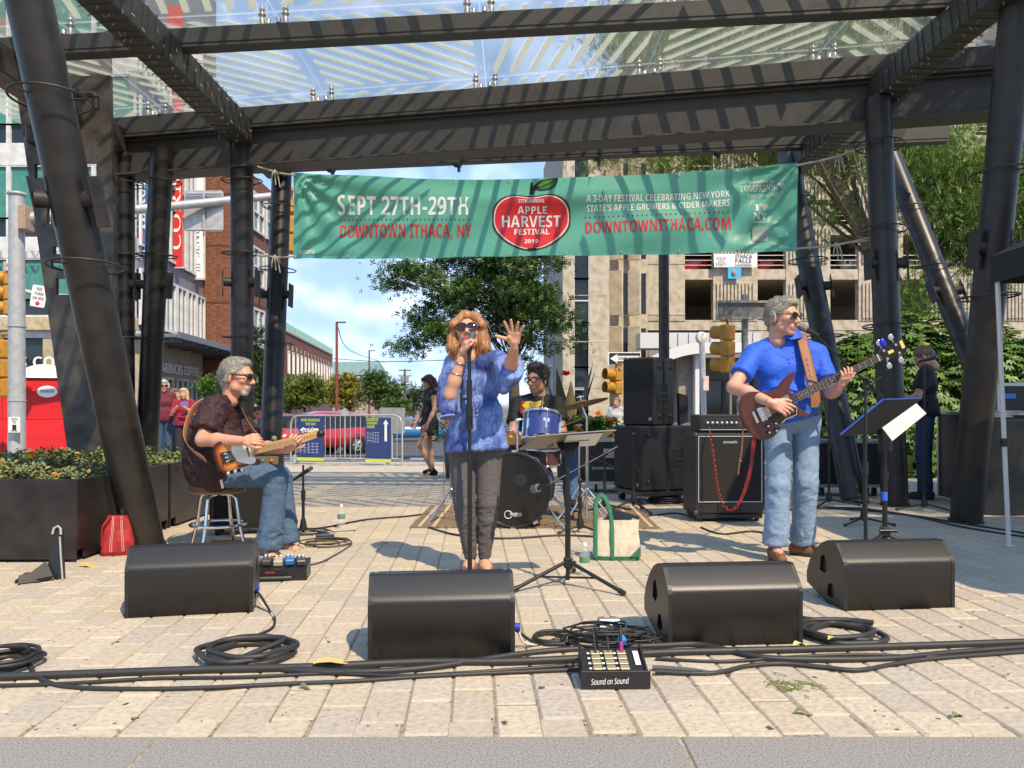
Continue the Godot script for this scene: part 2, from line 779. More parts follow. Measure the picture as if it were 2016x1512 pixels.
func ground() -> void:
	# terrain: one sheet to the horizon
	var m = MB.new()
	var zs = [60.0, 1.0, -11.0, -20.0, -36.0, -60.0, -120.0, -250.0, -600.0, -1400.0]
	for k in zs.size() - 1:
		m.quad(V(-900, gy(zs[k]) - .08, zs[k]), V(900, gy(zs[k]) - .08, zs[k]), V(900, gy(zs[k + 1]) - .08, zs[k + 1]), V(-900, gy(zs[k + 1]) - .08, zs[k + 1]))
	setting("ground", m, mat(.20, .19, .16, .9, .0, "stone", .3))
	# asphalt road behind the square
	m = MB.new()
	var zr = [-20.6, -28.0, -36.0, -60.0, -120.0, -240.0]
	var wl = [-90.0, -90.0, -90.0, -45.0, -40.0, -50.0]
	var wr = [60.0, 60.0, 60.0, 8.0, 4.0, -6.0]
	for k in zr.size() - 1:
		m.quad(V(wl[k], gy(zr[k]) - .05, zr[k]), V(wr[k], gy(zr[k]) - .05, zr[k]), V(wr[k + 1], gy(zr[k + 1]) - .05, zr[k + 1]), V(wl[k + 1], gy(zr[k + 1]) - .05, zr[k + 1]))
	var road = setting("road", m, mat(.085, .085, .088, .85, .0, "stone", .5))
	m = MB.new()
	for q in [[-12.0, -23.6, 24.0, .16], [-20.0, -30.5, 16.0, .14], [-30.0, -33.0, 18.0, .14]]:
		m.quad(V(q[0], gy(q[1]) - .045, q[1]), V(q[0] + q[2], gy(q[1]) - .045, q[1]), V(q[0] + q[2], gy(q[1] - q[3]) - .045, q[1] - q[3]), V(q[0], gy(q[1] - q[3]) - .045, q[1] - q[3]))
	for k in 7:
		var x0 = -8.5 + k * .9
		m.quad(V(x0, gy(-25) - .045, -25), V(x0 + .45, gy(-25) - .045, -25), V(x0 + .25, gy(-27.2) - .045, -27.2), V(x0 - .2, gy(-27.2) - .045, -27.2))
	part(road, "road_marking", m, mat(.6, .6, .57, .8, .0, "patch", 1.0))
	# concrete edge of the square with its kerb
	m = MB.new()
	for k in 22:
		var x0 = -22.0 + k * 2.0
		m.quad(V(x0, gy(-18.3) + .003, -18.3), V(x0 + 1.985, gy(-18.3) + .003, -18.3), V(x0 + 1.985, gy(-20.4) + .003, -20.4), V(x0, gy(-20.4) + .003, -20.4))
		m.box(V(x0 + 1.0, gy(-20.5) - .05, -20.5), V(1.985, .11, .18), .015)
	setting("pavement", m, mat(.46, .43, .38, .85, .0, "stone", .8))
	# paving of the square
	var sand = MB.new()
	for q in [[-2.6, -11.0], [-11.0, -18.32]]:
		sand.quad(V(-26, gy(q[0]) - .007, q[0]), V(22, gy(q[0]) - .007, q[0]), V(22, gy(q[1]) - .007, q[1]), V(-26, gy(q[1]) - .007, q[1]))
	var paving = setting("square_paving", sand, mat(.29, .245, .185, .95, .0, "stone", 3.0))
	var tones = []
	for k in 8:
		var e: float = [.98, 1.04, .93, 1.0, .96, 1.09, .94, 1.02][k]
		var w: float = [.0, .012, -.01, .015, -.016, .006, .0, -.008][k]
		tones.append(Color((.45 + w * .5) * e, .393 * e, (.31 - w) * e))
	var shapes = []
	for k in 3:
		var b = MB.new()
		b.box(V(0, -.02, 0), V(.1470 - k * .0005, .04, .2875 - k * .0012), .0065 + k * .0008)
		shapes.append(b.mesh())
	var pm = []
	for k in 8:
		pm.append(mat(tones[k].r, tones[k].g, tones[k].b, .88, .0, "pave", 1.1, .3))
	var fr = Basis(Vector3.UP, .047)
	var far_x = []
	var far_c = []
	var near: Array = []
	for a in range(-190, 160):
		var off = .15 * (a % 2) + rng.randf_range(-.03, .03)
		for b in 62:
			var p = fr * V(a * .15, 0, -2.6 - b * .3 - off)
			var d = -p.z
			var lz = 1.0
			if d < 2.755:
				if d < 2.64:
					continue
				lz = (d + .148 - 2.605) / .2955
				p.z = -(d + .148 + 2.605) / 2
			if d > 18.2 or absf(p.x) > .66 * d + .6:
				continue
			if d - .148 > 2.625 and d < 2.95:
				# a short piece closes the gap to the granite
				var g = d - .152 - 2.605
				if g > .025 and g < .19:
					far_x.append(Transform3D(fr * Basis.from_scale(V(1, 1, g / .2955)), V(p.x, -.001, -2.605 - g / 2)))
					far_c.append(tones[rng.randi() % 8])
			p.y = gy(p.z) + rng.randf_range(-.002, .001)
			var tilt = Basis(Vector3.RIGHT, (-.04 if d > 11.0 else .0) + rng.randf_range(-.004, .004)) * Basis(Vector3.BACK, rng.randf_range(-.005, .005))
			var x = Transform3D(tilt * fr * Basis.from_scale(V(1, 1, lz)), p)
			var tone = rng.randi() % 8
			if d < 5.3 and absf(p.x) < .6 * d and near.size() < 299:
				near.append([x, tone])
			else:
				far_x.append(x)
				far_c.append(tones[tone])
	for q in near:
		var o = MeshInstance3D.new()
		o.name = "paver"
		o.mesh = shapes[rng.randi() % 3]
		o.material_override = pm[q[1]]
		o.transform = q[0]
		paving.add_child(o, true)
	var rest = multi(paving, "pavers_farther_back", shapes[0], vmat(.88, .0, "pave", 1.1), far_x, far_c)
	rest.set_meta("kind", "stuff")
	# granite band in front
	var gb = MB.new()
	gb.quad(V(-6, -.006, 8), V(6, -.006, 8), V(6, -.006, -2.6), V(-6, -.006, -2.6))
	var band = setting("granite_paving", gb, mat(.42, .37, .28, .9, .0, "stone", 3.0))
	for k in 7:
		for r in 4:
			var b = MB.new()
			b.box(Vector3.ZERO, V(1.62, .06, .797), .004)
			var o = part(band, "slab", b, mat(.29, .268, .242, .75, .0, "granite", 1.6, .2), V(-5.18 + k * 1.63 + (.8 if r % 2 else .0), -.03, -2.2 + r * .805))
			o.rotation.y = .004 if k % 2 else -.003

var PIPE = .133

func canopy() -> void:
	var steel = mat(.024, .0205, .0185, .38, .0, "steel", .7)
	var beam = mat(.056, .0525, .049, .5, .0, "patch", 1.2)
	var dark = mat(.03, .0265, .0245, .5, .0, "steel", .8)
	var t = wthing("glass_canopy", "dark steel and glass canopy with striped panes spanning the whole square", "canopy", V(0, 0, -8))
	var legs = [
		[V(-2.64, 0, -5.97), V(-2.99, 4.2, -4.84)], [V(4.02, 0, -7.34), V(4.04, 4.3, -6.6)],
		[V(-4.74, gy(-10), -10.1), V(-4.74, 4.1, -10.1)], [V(-3.22, 0, -9.9), V(-3.23, 4.15, -9.9)],
		[V(-4.61, 0, -10.4), V(-4.18, 4.1, -9.9)], [V(-3.08, 0, -10.5), V(-3.16, 4.4, -11.4)],
		[V(3.96, 0, -8.57), V(3.78, 4.2, -8.57)], [V(3.64, 0, -8.8), V(3.76, 4.45, -11.3)],
		[V(5.83, 0, -9.4), V(5.31, 4.5, -11.6)]]
	for k in legs.size():
		var a: Vector3 = legs[k][0]
		var b: Vector3 = legs[k][1]
		var d = (b - a).normalized()
		var m = MB.new()
		m.tube([a - d * .04, b], PIPE, 28)
		m.tube([a + d * .0, a + d * .02], PIPE + .012, 28)
		var post = part(t, "post", m, steel)
		# hoops for banners, held on short spokes
		for h in ([1.95, 2.95] if k < 2 else [1.85, 2.85, 3.72]):
			var o = a + d * (h / d.y)
			var ring = MB.new()
			var pts = []
			for s in 29:
				pts.append(o + V(cos(TAU * s / 28), .06 * sin(TAU * s / 28 + k), sin(TAU * s / 28)) * .235)
			ring.tube(pts, .008, 6, false)
			for s in 3:
				var w = TAU * s / 3 + k
				ring.bar(o + V(cos(w), 0, sin(w)) * .12, o + V(cos(w), 0, sin(w)) * .235, .006, 5)
			part(post, "hoop", ring, dark)
		# lamp brackets: a round boss with a flat shield on each side
		var hb = 2.35 if k < 2 else 2.5
		for s in [-1.0, 1.0]:
			var o = a + d * (hb / d.y)
			var side = V(s, 0, .35).normalized()
			var br = MB.new()
			br.bar(o + side * (PIPE - .02), o + side * (PIPE + .075), .055, 14)
			br.xf = Transform3D(Basis(d.cross(side).normalized(), d, side), o + side * (PIPE + .085))
			br.box(V(0, -.02, 0), V(.11, .32, .012), .004)
			part(post, "lamp_shield", br, dark)
	# girders running back
	for q in [[-4.8, 4.09, -4.0, -11.2], [-3.2, 4.12, -4.0, -11.3], [3.9, 4.22, -4.0, -11.6]]:
		var m = MB.new()
		m.box(V(q[0], q[1] + .14, (q[2] + q[3]) / 2), V(.27, .28, q[2] - q[3]), .012)
		var g = part(t, "girder", m, beam)
		if q[0] == -4.8:
			continue
		var w = MB.new()
		var hb = MB.new()
		for s in 46:
			var z: float = q[2] - .2 - s * .145
			var jz = rng.randf_range(-.03, .03)
			var side: float = 1.0 if q[0] < 0 else -1.0
			var c0 = V(q[0] - side * .137, q[1] - .006 - rng.randf() * .01, z)
			var c1 = V(q[0] + side * .139, q[1] - .006, z + jz)
			var c2 = V(q[0] + side * .141, q[1] + .285, z - .06 + jz)
			w.tube([c0, c0.lerp(c1, .5) + V(0, -.006, .03), c1, c2, c2 + V(-side * .25, .004, .01)], .0042, 4, false)
			for e in 3:
				var pb = c0.lerp(c1, rng.randf()) if e < 2 else c1.lerp(c2, rng.randf())
				hb.bar(pb, pb + V(rng.randf_range(-.02, .02), -.03, rng.randf_range(-.02, .02)) + V(side * .015 if e == 2 else .0, 0, 0), .005, 4)
		part(g, "string_light_wire", w, mat(.02, .025, .02, .6))
		part(g, "string_light_bulbs", hb, mat(.3, .3, .28, .3)).set_meta("kind", "stuff")
	# cross beams
	var lines = [[-6.4, 5.6, 7.55, .06, .15], [-4.85, 5.8, 9.3, .15, .21], [-3.15, 5.6, 11.0, .06, .3]]
	for k in 3:
		var q: Array = lines[k]
		var a = V(q[0], 4.61 + .025 * q[0], -(q[2] - q[3] * q[0]))
		var b = V(q[1], 4.61 + .025 * q[1], -(q[2] - q[3] * q[1]))
		var d = (b - a).normalized()
		var m = MB.new()
		m.xf = Transform3D(Basis(d, d.cross(Vector3.FORWARD).cross(d).normalized() if false else Vector3.UP, d.cross(Vector3.UP)), (a + b) / 2)
		var len = a.distance_to(b)
		m.box(V(0, -q[4] / 2, 0), V(len, q[4], .13), .008)
		m.box(V(0, -q[4] - .018, -.02), V(len, .03, .16), .004)
		part(t, "cross_beam", m, beam)
		if k == 1:
			m = MB.new()
			m.xf = Transform3D(Basis(d, Vector3.UP, d.cross(Vector3.UP)), (a + b) / 2)
			m.box(V(0, -.465, -.15), V(len, .44, .2), .01)
			m.box(V(0, -.675, -.12), V(len + .004, .028, .34), .006)
			m.box(V(0, -.26, -.14), V(len + .004, .028, .3), .006)
			part(t, "main_beam", m, beam)
		if k == 2:
			for e in [.3, 2.0, 3.85, 5.4]:
				var f = MB.new()
				var o = a + d * e + V(.4, -.34, .08)
				f.bar(o, o + V(.07, -.02, .03), .05, 10)
				f.box(o + V(.05, -.05, 0), V(.04, .12, .05))
				part(t, "spotlight", f, mat(.03, .03, .03, .5))
	# drain pipe stub on the outer girder
	var dp = MB.new()
	var o1 = V(-4.366, 4.149, -8.3)
	var o2 = V(-4.188, 4.144, -8.3)
	dp.tube([o1, o2, o2 + V(.02, -.02, 0), o2 + V(.02, -.14, 0)], .035, 12)
	dp.bar(o1 - V(.02, 0, 0), o1 + V(.02, 0, 0), .06, 12)
	part(t, "drain_spout", dp, dark)
	# glass panes with printed stripes
	var xs = [-6.2, -4.25, -2.2, -.3, 1.5, 3.3, 5.2]
	var zl = [[4.95, .0], [5.8, .02], [7.55, .06], [9.3, .15], [11.0, .06]]
	var angs = [45, 135, 45, -45, 102, 135, 45, 140]
	var gm = glass(.84, .93, .88, .19)
	var sm = mat(.88, .89, .82, .6, .0, "", 1.0, .0, {"backlight_enabled": true, "backlight": Color(.88, .89, .82), "transparency": BaseMaterial3D.TRANSPARENCY_ALPHA})
	sm.albedo_color.a = .72
	var fit = mat(.55, .5, .43, .3, .9)
	for r in 4:
		for c in 6:
			var poly = PackedVector2Array()
			for q in [[0, 0], [1, 0], [1, 1], [0, 1]]:
				var x: float = xs[c + q[0]] + (-.006 if q[0] else .006)
				var e: Array = zl[r + q[1]]
				poly.append(U(x, e[0] - e[1] * x + (-.006 if q[1] else .006)))
			var tilt = Basis(V(1, .025, 0), V(0, 0, -1), V(0, 1, 0))
			var m = MB.new()
			m.xf = Transform3D(tilt, V(0, 4.735, 0))
			m.slab(poly, .0, .012)
			var pane = part(t, "glass_pane", m, gm)
			var inner: PackedVector2Array = Geometry2D.offset_polygon(poly, -.09)[0]
			var ang = deg_to_rad(angs[(c + r * 3) % 8] if r != 2 else [40, 45, -42, 102 - 180, 135, 45][c])
			if r == 2:
				ang = deg_to_rad([48, 40, 44, 102, 132, 42][c])
			var dir = U(cos(ang), sin(ang))
			var nrm = dir.orthogonal()
			var cen = (poly[0] + poly[2]) / 2
			var all = MB.new()
			all.xf = Transform3D(tilt, V(0, 4.731, 0))
			for s in range(-7, 8):
				var o = cen + nrm * s * .2
				var strip = PackedVector2Array([o - dir * 2.2 - nrm * .031, o + dir * 2.2 - nrm * .031, o + dir * 2.2 + nrm * .031, o - dir * 2.2 + nrm * .031])
				for cut in Geometry2D.intersect_polygons(strip, inner):
					if r == 1 or r == 2:
						var sb = MB.new()
						sb.xf = all.xf
						sb.slab(cut, -.003, .0)
						part(pane, "printed_stripe", sb, sm)
					else:
						all.slab(cut, -.003, .0)
			if r == 0 or r == 3:
				part(pane, "printed_stripes", all, sm).set_meta("kind", "stuff")
	# point fittings that carry the glass
	for r in range(1, 5):
		for c in range(1, 6):
			for s in [-.11, .11]:
				var x: float = xs[c] + s
				var o = V(x, 4.61 + .025 * x, -(zl[r][0] - zl[r][1] * x) + .03)
				var m = MB.new()
				m.at(o)
				m.lathe([U(.028, -.01), U(.028, .05), U(.02, .055), U(.02, .08), U(.035, .085), U(.035, .1), U(.018, .105), U(.018, .127), U(.03, .13), U(.0, .131)], 10)
				m.lathe([U(.0, .14), U(.026, .139), U(.024, .16), U(.0, .162)], 10)
				m.lathe([U(.024, .0), U(.024, .045), U(.0, .05)], 10, V(-.06 if s > 0 else .06, 0, .01))
				part(t, "glass_fitting", m, fit)

# the banner hangs between two posts; s runs 0..1 to the right, w 0..1 downwards
func ban(s: float, w: float) -> Vector3:
	var top = lerpf(3.7299, 3.6611, s) - .115 * 4.0 * s * (1 - s)
	var bot = lerpf(2.7293, 2.7065, s) - .018 * 4.0 * s * (1 - s)
	var x = lerpf(-2.531, 3.1012, s)
	var z = lerpf(-9.6, -9.0, s)
	var e = s * 5.6
	var q = .014 * sin(w * 9.0 + s * 11.0) * sin(s * PI) + .012 * sin(e * 2.6 - w * 5.0)
	# pulls that fan out from the four corners
	for k in [[.0, .0, 1.0], [1.0, .0, -1.0], [.0, 1.0, 1.0], [1.0, 1.0, -1.0]]:
		var dx: float = (s - k[0]) * 5.8 * k[2]
		var dy: float = absf(w - k[1])
		var an = atan2(dy, dx + .001)
		var r = sqrt(dx * dx + dy * dy)
		q += .02 * sin(an * (15.0 if k[1] == .0 else 9.0) + k[0]) * exp(-r * .62) * smoothstep(.0, .35, r)
	q += .022 * exp(-pow((w - .17 - .25 * (.5 - absf(s - .5))) * 9.0, 2.0)) * sin(s * PI) + .03 * sin(s * PI) * w
	q *= 1.5
	return V(x, lerpf(top, bot, w) + .004 * sin(e * 7.0) * (1 if w > .9 else 0), z + q)

func lay(m: MB, lift := .004) -> MB:   # bends flat print (x 0..992, y down 0..170) onto the banner
	for k in m.v.size():
		var p = m.v[k]
		var s = p.x / 992.0
		var w = p.y / 170.0
		var o = ban(s, w)
		var nn = (ban(s + .004, w) - o).cross(o - ban(s, w + .02)).normalized()
		if nn.z < 0:
			nn = -nn
		m.v[k] = o + nn * lift
		m.n[k] = nn
	for k in m.i.size() / 3:
		var a = m.v[m.i[k * 3]]
		if (m.v[m.i[k * 3 + 1]] - a).cross(m.v[m.i[k * 3 + 2]] - a).z > 0:
			var e = m.i[k * 3 + 1]
			m.i[k * 3 + 1] = m.i[k * 3 + 2]
			m.i[k * 3 + 2] = e
	return m

func banner() -> void:
	var cloth = mat(.115, .42, .315, .38, .0, "fine", 3.0)
	var t = wthing("festival_banner", "long green festival banner with a red apple, tied between two posts", "banner", V(.382, 3.133, -9.3))
	var m = MB.new()
	var nx = 150
	var ny = 26
	for side in 2:
		var k0 = m.v.size()
		for b in ny + 1:
			for a in nx + 1:
				var s = float(a) / nx
				var w = float(b) / ny
				var o = ban(s, w)
				var nn = (ban(s + .004, w) - o).cross(o - ban(s, w + .02)).normalized()
				m.pt(o - nn * .002 * side, nn if side == 0 else -nn)
		for b in ny:
			for a in nx:
				var x = k0 + b * (nx + 1) + a
				if side == 0:
					m.i.append_array([x, x + 1, x + nx + 1, x + 1, x + nx + 2, x + nx + 1])
				else:
					m.i.append_array([x, x + nx + 1, x + 1, x + 1, x + nx + 1, x + nx + 2])
	var sheet = part(t, "sheet", m, cloth)
	var white = mat(.78, .78, .74, .4)
	var red = mat(.62, .025, .03, .4)
	var D = Vector3.UP * -1.0
	m = MB.new()
	m.text("SEPT 27TH-29TH", V(93, 80, 0), 39, 266, true, false, Vector3.RIGHT, D)
	m.text("A 3-DAY FESTIVAL CELEBRATING NEW YORK", V(591, 56, 0), 13.5, 274, true, false, Vector3.RIGHT, D)
	m.text("STATE'S APPLE GROWERS & CIDER MAKERS", V(592, 75, 0), 13.5, 273, true, false, Vector3.RIGHT, D)
	m.text("NYSDED", V(14, 162, 0), 8, 32, true, false, Vector3.RIGHT, D)
	m.text("Presented by:", V(903, 33, 0), 7, 46, true, false, Vector3.RIGHT, D)
	m.text("TOMPKINS", V(884, 48, 0), 12, 66, false, true, Vector3.RIGHT, D)
	m.text("Trust Company", V(897, 60, 0), 8, 58, false, true, Vector3.RIGHT, D)
	m.text("I", V(912, 88, 0), 14, 8, true, true, Vector3.RIGHT, D)
	m.text("NY", V(908, 105, 0), 13, 28, true, true, Vector3.RIGHT, D)
	m.text("iloveny.com", V(908, 111, 0), 3.6, 27, true, false, Vector3.RIGHT, D)
	var heart = PackedVector2Array()
	for k in 24:
		var w = TAU * k / 24
		heart.append(U(930 + .5 * 16 * pow(sin(w), 3), 80 - .5 * (13 * cos(w) - 5 * cos(2 * w) - 2 * cos(3 * w) - cos(4 * w))))
	m.slab(heart, 0, .001)
	for q in [[0, 0], [9, -3], [5, 4], [-3, -4]]:
		var lf = PackedVector2Array()
		for k in 10:
			var w = TAU * k / 10
			lf.append(U(958 + q[0] * .5 + 3.4 * cos(w), 41 + q[1] * .6 + 2.2 * sin(w)))
		m.slab(lf, 0, .001)
	part(sheet, "white_print", lay(m), white)
	m = MB.new()
	for q in [[905, 118, 38, 38, 0]]:
		m.slab(PackedVector2Array([U(908, 118), U(938, 118), U(938, 148), U(908, 148)]), 0, .001)
	part(sheet, "emblem_square", lay(m, .003), mat(.5, .62, .56, .4))
	m = MB.new()
	m.text("ITHACA", V(911, 146, 0), 8, 24, true, false, Vector3.RIGHT, D)
	m.text("DOWNTOWN", V(911, 136, 0), 3.4, 24, true, false, Vector3.RIGHT, D)
	for q in [[911, 122, 4, 9], [916, 124, 3, 7], [920, 126, 6, 5], [927, 125, 3, 6], [931, 127, 4, 4]]:
		m.slab(PackedVector2Array([U(q[0], q[1]), U(q[0] + q[2], q[1]), U(q[0] + q[2], q[1] + q[3]), U(q[0], q[1] + q[3])]), 0, .001)
	part(sheet, "emblem_print", lay(m, .006), mat(.07, .3, .22, .4))
	m = MB.new()
	m.text("DOWNTOWN ITHACA, NY", V(97, 127, 0), 27, 269, true, false, Vector3.RIGHT, D)
	m.text("DOWNTOWNITHACA.COM", V(590, 122, 0), 25, 278, true, false, Vector3.RIGHT, D)
	for k in 31:
		for q in [[97.0, 89.5], [590.0, 86.5]]:
			var dot = PackedVector2Array()
			for j in 8:
				dot.append(U(q[0] + k * (8.75 if q[0] < 200 else 9.1) + 1.7 * cos(TAU * j / 8), q[1] + 1.7 * sin(TAU * j / 8)))
			m.slab(dot, 0, .001)
	part(sheet, "red_print", lay(m), red)
	# the apple
	for ly in 3:
		m = MB.new()
		var g: float = [5.5, 2.2, .0][ly]
		var ap = PackedVector2Array()
		for k in 48:
			var w = TAU * k / 48
			var rx = 72.0 * (1.0 - .24 * maxf(.0, sin(w)) ** 1.6)
			var yy = sin(w) * 62.0
			if sin(w) < 0:
				yy = -pow(-sin(w), .7) * (45.0 + 12.0 * (1.0 - exp(-pow(cos(w) * 2.4, 2.0))))
			ap.append(U(484 + cos(w) * (rx + g), 92 + yy + (g if sin(w) > 0 else -g)))
		# cut into small triangles so that the apple follows the folds
		var cen = U(484, 92)
		for k in 48:
			var A = ap[k]
			var B = ap[(k + 1) % 48]
			for j in 6:
				var f0 = j / 6.0
				var f1 = (j + 1) / 6.0
				var p0 = cen.lerp(A, f0)
				var p1 = cen.lerp(B, f0)
				var p2 = cen.lerp(B, f1)
				var p3 = cen.lerp(A, f1)
				if j == 0:
					m.tri(V(p0.x, p0.y, 0), V(p3.x, p3.y, 0), V(p2.x, p2.y, 0))
				else:
					m.quad(V(p0.x, p0.y, 0), V(p3.x, p3.y, 0), V(p2.x, p2.y, 0), V(p1.x, p1.y, 0))
		part(sheet, ["apple_outline", "apple_rim", "apple"][ly], lay(m, .004 + ly * .003), [mat(.06, .02, .02, .4), mat(.75, .7, .6, .4), mat(.68, .02, .03, .35)][ly])
	m = MB.new()
	m.text("37TH ANNUAL", V(484, 55, 0), 7, 52, true, false, Vector3.RIGHT, D, true)
	m.text("APPLE", V(486, 77, 0), 15, 58, true, false, Vector3.RIGHT, D, true)
	m.text("HARVEST", V(484, 106, 0), 25, 116, true, false, Vector3.RIGHT, D, true)
	m.text("FESTIVAL", V(485, 123, 0), 13, 69, true, false, Vector3.RIGHT, D, true)
	m.text("2019", V(484, 143, 0), 9, 27, true, false, Vector3.RIGHT, D, true)
	part(sheet, "apple_lettering", lay(m, .013), white)
	m = MB.new()
	var st = PackedVector2Array([U(481, 38), U(483, 10), U(486, 8), U(488, 20), U(500, 6), U(520, 2), U(537, 2), U(534, 16), U(522, 27), U(504, 29), U(492, 26), U(487, 38)])
	m.slab(st, 0, .001)
	m.slab(PackedVector2Array([U(476, 154), U(494, 154), U(491, 159), U(479, 159)]), 0, .001)
	part(sheet, "apple_stalk", lay(m, .012), mat(.06, .02, .02, .4))
	m = MB.new()
	m.slab(PackedVector2Array([U(497, 17), U(508, 8), U(524, 5), U(533, 5), U(522, 12), U(500, 22)]), 0, .001)
	m.slab(PackedVector2Array([U(500, 25), U(520, 16), U(532, 9), U(529, 17), U(518, 25), U(505, 27)]), 0, .001)
	part(sheet, "apple_leaf", lay(m, .014), mat(.10, .42, .09, .4))
	for k in 10:
		for w in [.03, .97]:
			var gm = MB.new()
			var o = ban(.004 + k * .1102, w)
			gm.tube([o + V(.011, 0, .004), o + V(.0055, .0095, .004), o + V(-.0055, .0095, .004), o + V(-.011, 0, .004), o + V(-.0055, -.0095, .004), o + V(.0055, -.0095, .004), o + V(.011, 0, .004)], .004, 5, false)
			part(sheet, "eyelet", gm, mat(.6, .6, .58, .3, .9))
	# ropes
	var rope = mat(.62, .57, .46, .85, .0, "speck", 20.0)
	for q in [[ban(.004, .03), V(-2.989, 3.856, -9.75), 1], [ban(.004, .97), V(-2.989, 2.815, -9.75), 1], [ban(.996, .03), V(3.777, 3.776, -8.7), 0], [ban(.996, .97), V(3.761, 2.795, -8.7), 0]]:
		var rp = MB.new()
		var a: Vector3 = q[0]
		var b: Vector3 = q[1]
		rp.tube(curve([a, a.lerp(b, .5) + V(0, -.025, 0), b]), .011, 6)
		rp.tube(curve([b, b + V(.02, -.03, .05), b.lerp(a, .25) + V(0, -.02, .01)]), .01, 6)
		var kn: Vector3 = b.lerp(a, .45)
		for e in 3:
			rp.tube(curve([kn, kn + V(.03 * e - .02, -.06, .02), kn + V(.05 * e - .03, -.15 - .03 * e, .02)]), .008, 5)
		part(t, "rope", rp, rope)

func brick_tex() -> Texture2D:
	if not texs.has("bricks"):
		var im = Image.create(256, 256, false, Image.FORMAT_RGB8)
		var g = RandomNumberGenerator.new()
		g.seed = 3
		im.fill(Color(.62, .55, .48))
		for r in 16:
			for c in 9:
				var e = g.randf_range(.82, 1.1)
				im.fill_rect(Rect2i(c * 32 - (16 if r % 2 else 0) + 1, r * 16 + 1, 30, 13), Color(.88 * e, .86 * e, .84 * e))
		texs["bricks"] = ImageTexture.create_from_image(im)
	return texs["bricks"]

func bricks(r: float, g: float, b: float) -> StandardMaterial3D:
	return mat(r, g, b, .85, .0, "", 1.0, .0, {"albedo_texture": brick_tex(), "uv1_triplanar": true, "uv1_world_triplanar": true, "uv1_scale": V(.55, .85, .55)})

# a window: lower left corner, direction to the right, size, columns and rows of panes
func window(t: Node3D, o: Vector3, x: Vector3, w: float, h: float, cols: int, rows: int, gm: Material, fm: Material, fw := .08, called := "window") -> void:
	var z = x.cross(Vector3.UP).normalized()
	var m = MB.new()
	m.xf = Transform3D(Basis(x, Vector3.UP, z), o)
	m.box(V(w / 2, h / 2, -.04), V(w, h, .03))
	var p = part(t, called, m, gm)
	m = MB.new()
	m.xf = Transform3D(Basis(x, Vector3.UP, z), o)
	for k in cols + 1:
		m.box(V(w * k / cols, h / 2, .03), V(fw, h + fw, .12))
	for k in rows + 1:
		m.box(V(w / 2, h * k / rows, .028), V(w, fw, .11))
	part(p, "frame", m, fm)

func wallbox(t: Node3D, called: String, o: Vector3, x: Vector3, w: float, h: float, dp: float, ma: Material, bev := .0) -> MeshInstance3D:
	var z = x.cross(Vector3.UP).normalized()
	var m = MB.new()
	m.xf = Transform3D(Basis(x, Vector3.UP, z), o)
	m.box(V(w / 2, h / 2, -dp / 2), V(w, h, dp), bev)
	return part(t, called, m, ma)

# ---------------------------------------------------------------- trees
func leaf_mesh(kind: String) -> Mesh:
	var m = MB.new()
	if kind == "sprig":      # a feather of small leaflets
		for k in 9:
			for s in [-1.0, 1.0]:
				var o = V(.02 * s, .12 * k - .02 * absf(k - 4.0), 0)
				var e = o + V(.26 * s * (1.0 - .06 * k), .1, -.05)
				m.tri(o, e + V(0, -.06, 0), e + V(0, .06, .02))
	elif kind == "hand":     # five leaflets on one stalk
		for k in 5:
			var w = -1.2 + .6 * k
			var d = V(sin(w), cos(w), 0)
			var q = V(cos(w), -sin(w), 0) * .2
			var b = d * .5 + V(0, 0, .12)
			m.quad(d * .05, b + q, d, b - q)
	else:                    # a twig of ordinary leaves
		for k in 6:
			var w = k * 2.4
			var o = V(0, .13 * k, 0)
			var d = V(cos(w), .45, sin(w)).normalized()
			var q = d.cross(Vector3.UP).normalized() * .19
			var b = o + d * .33 + V(0, .06, 0)
			m.quad(o, b + q, o + d * .7 + V(0, -.05, 0), b - q)
	return m.mesh()

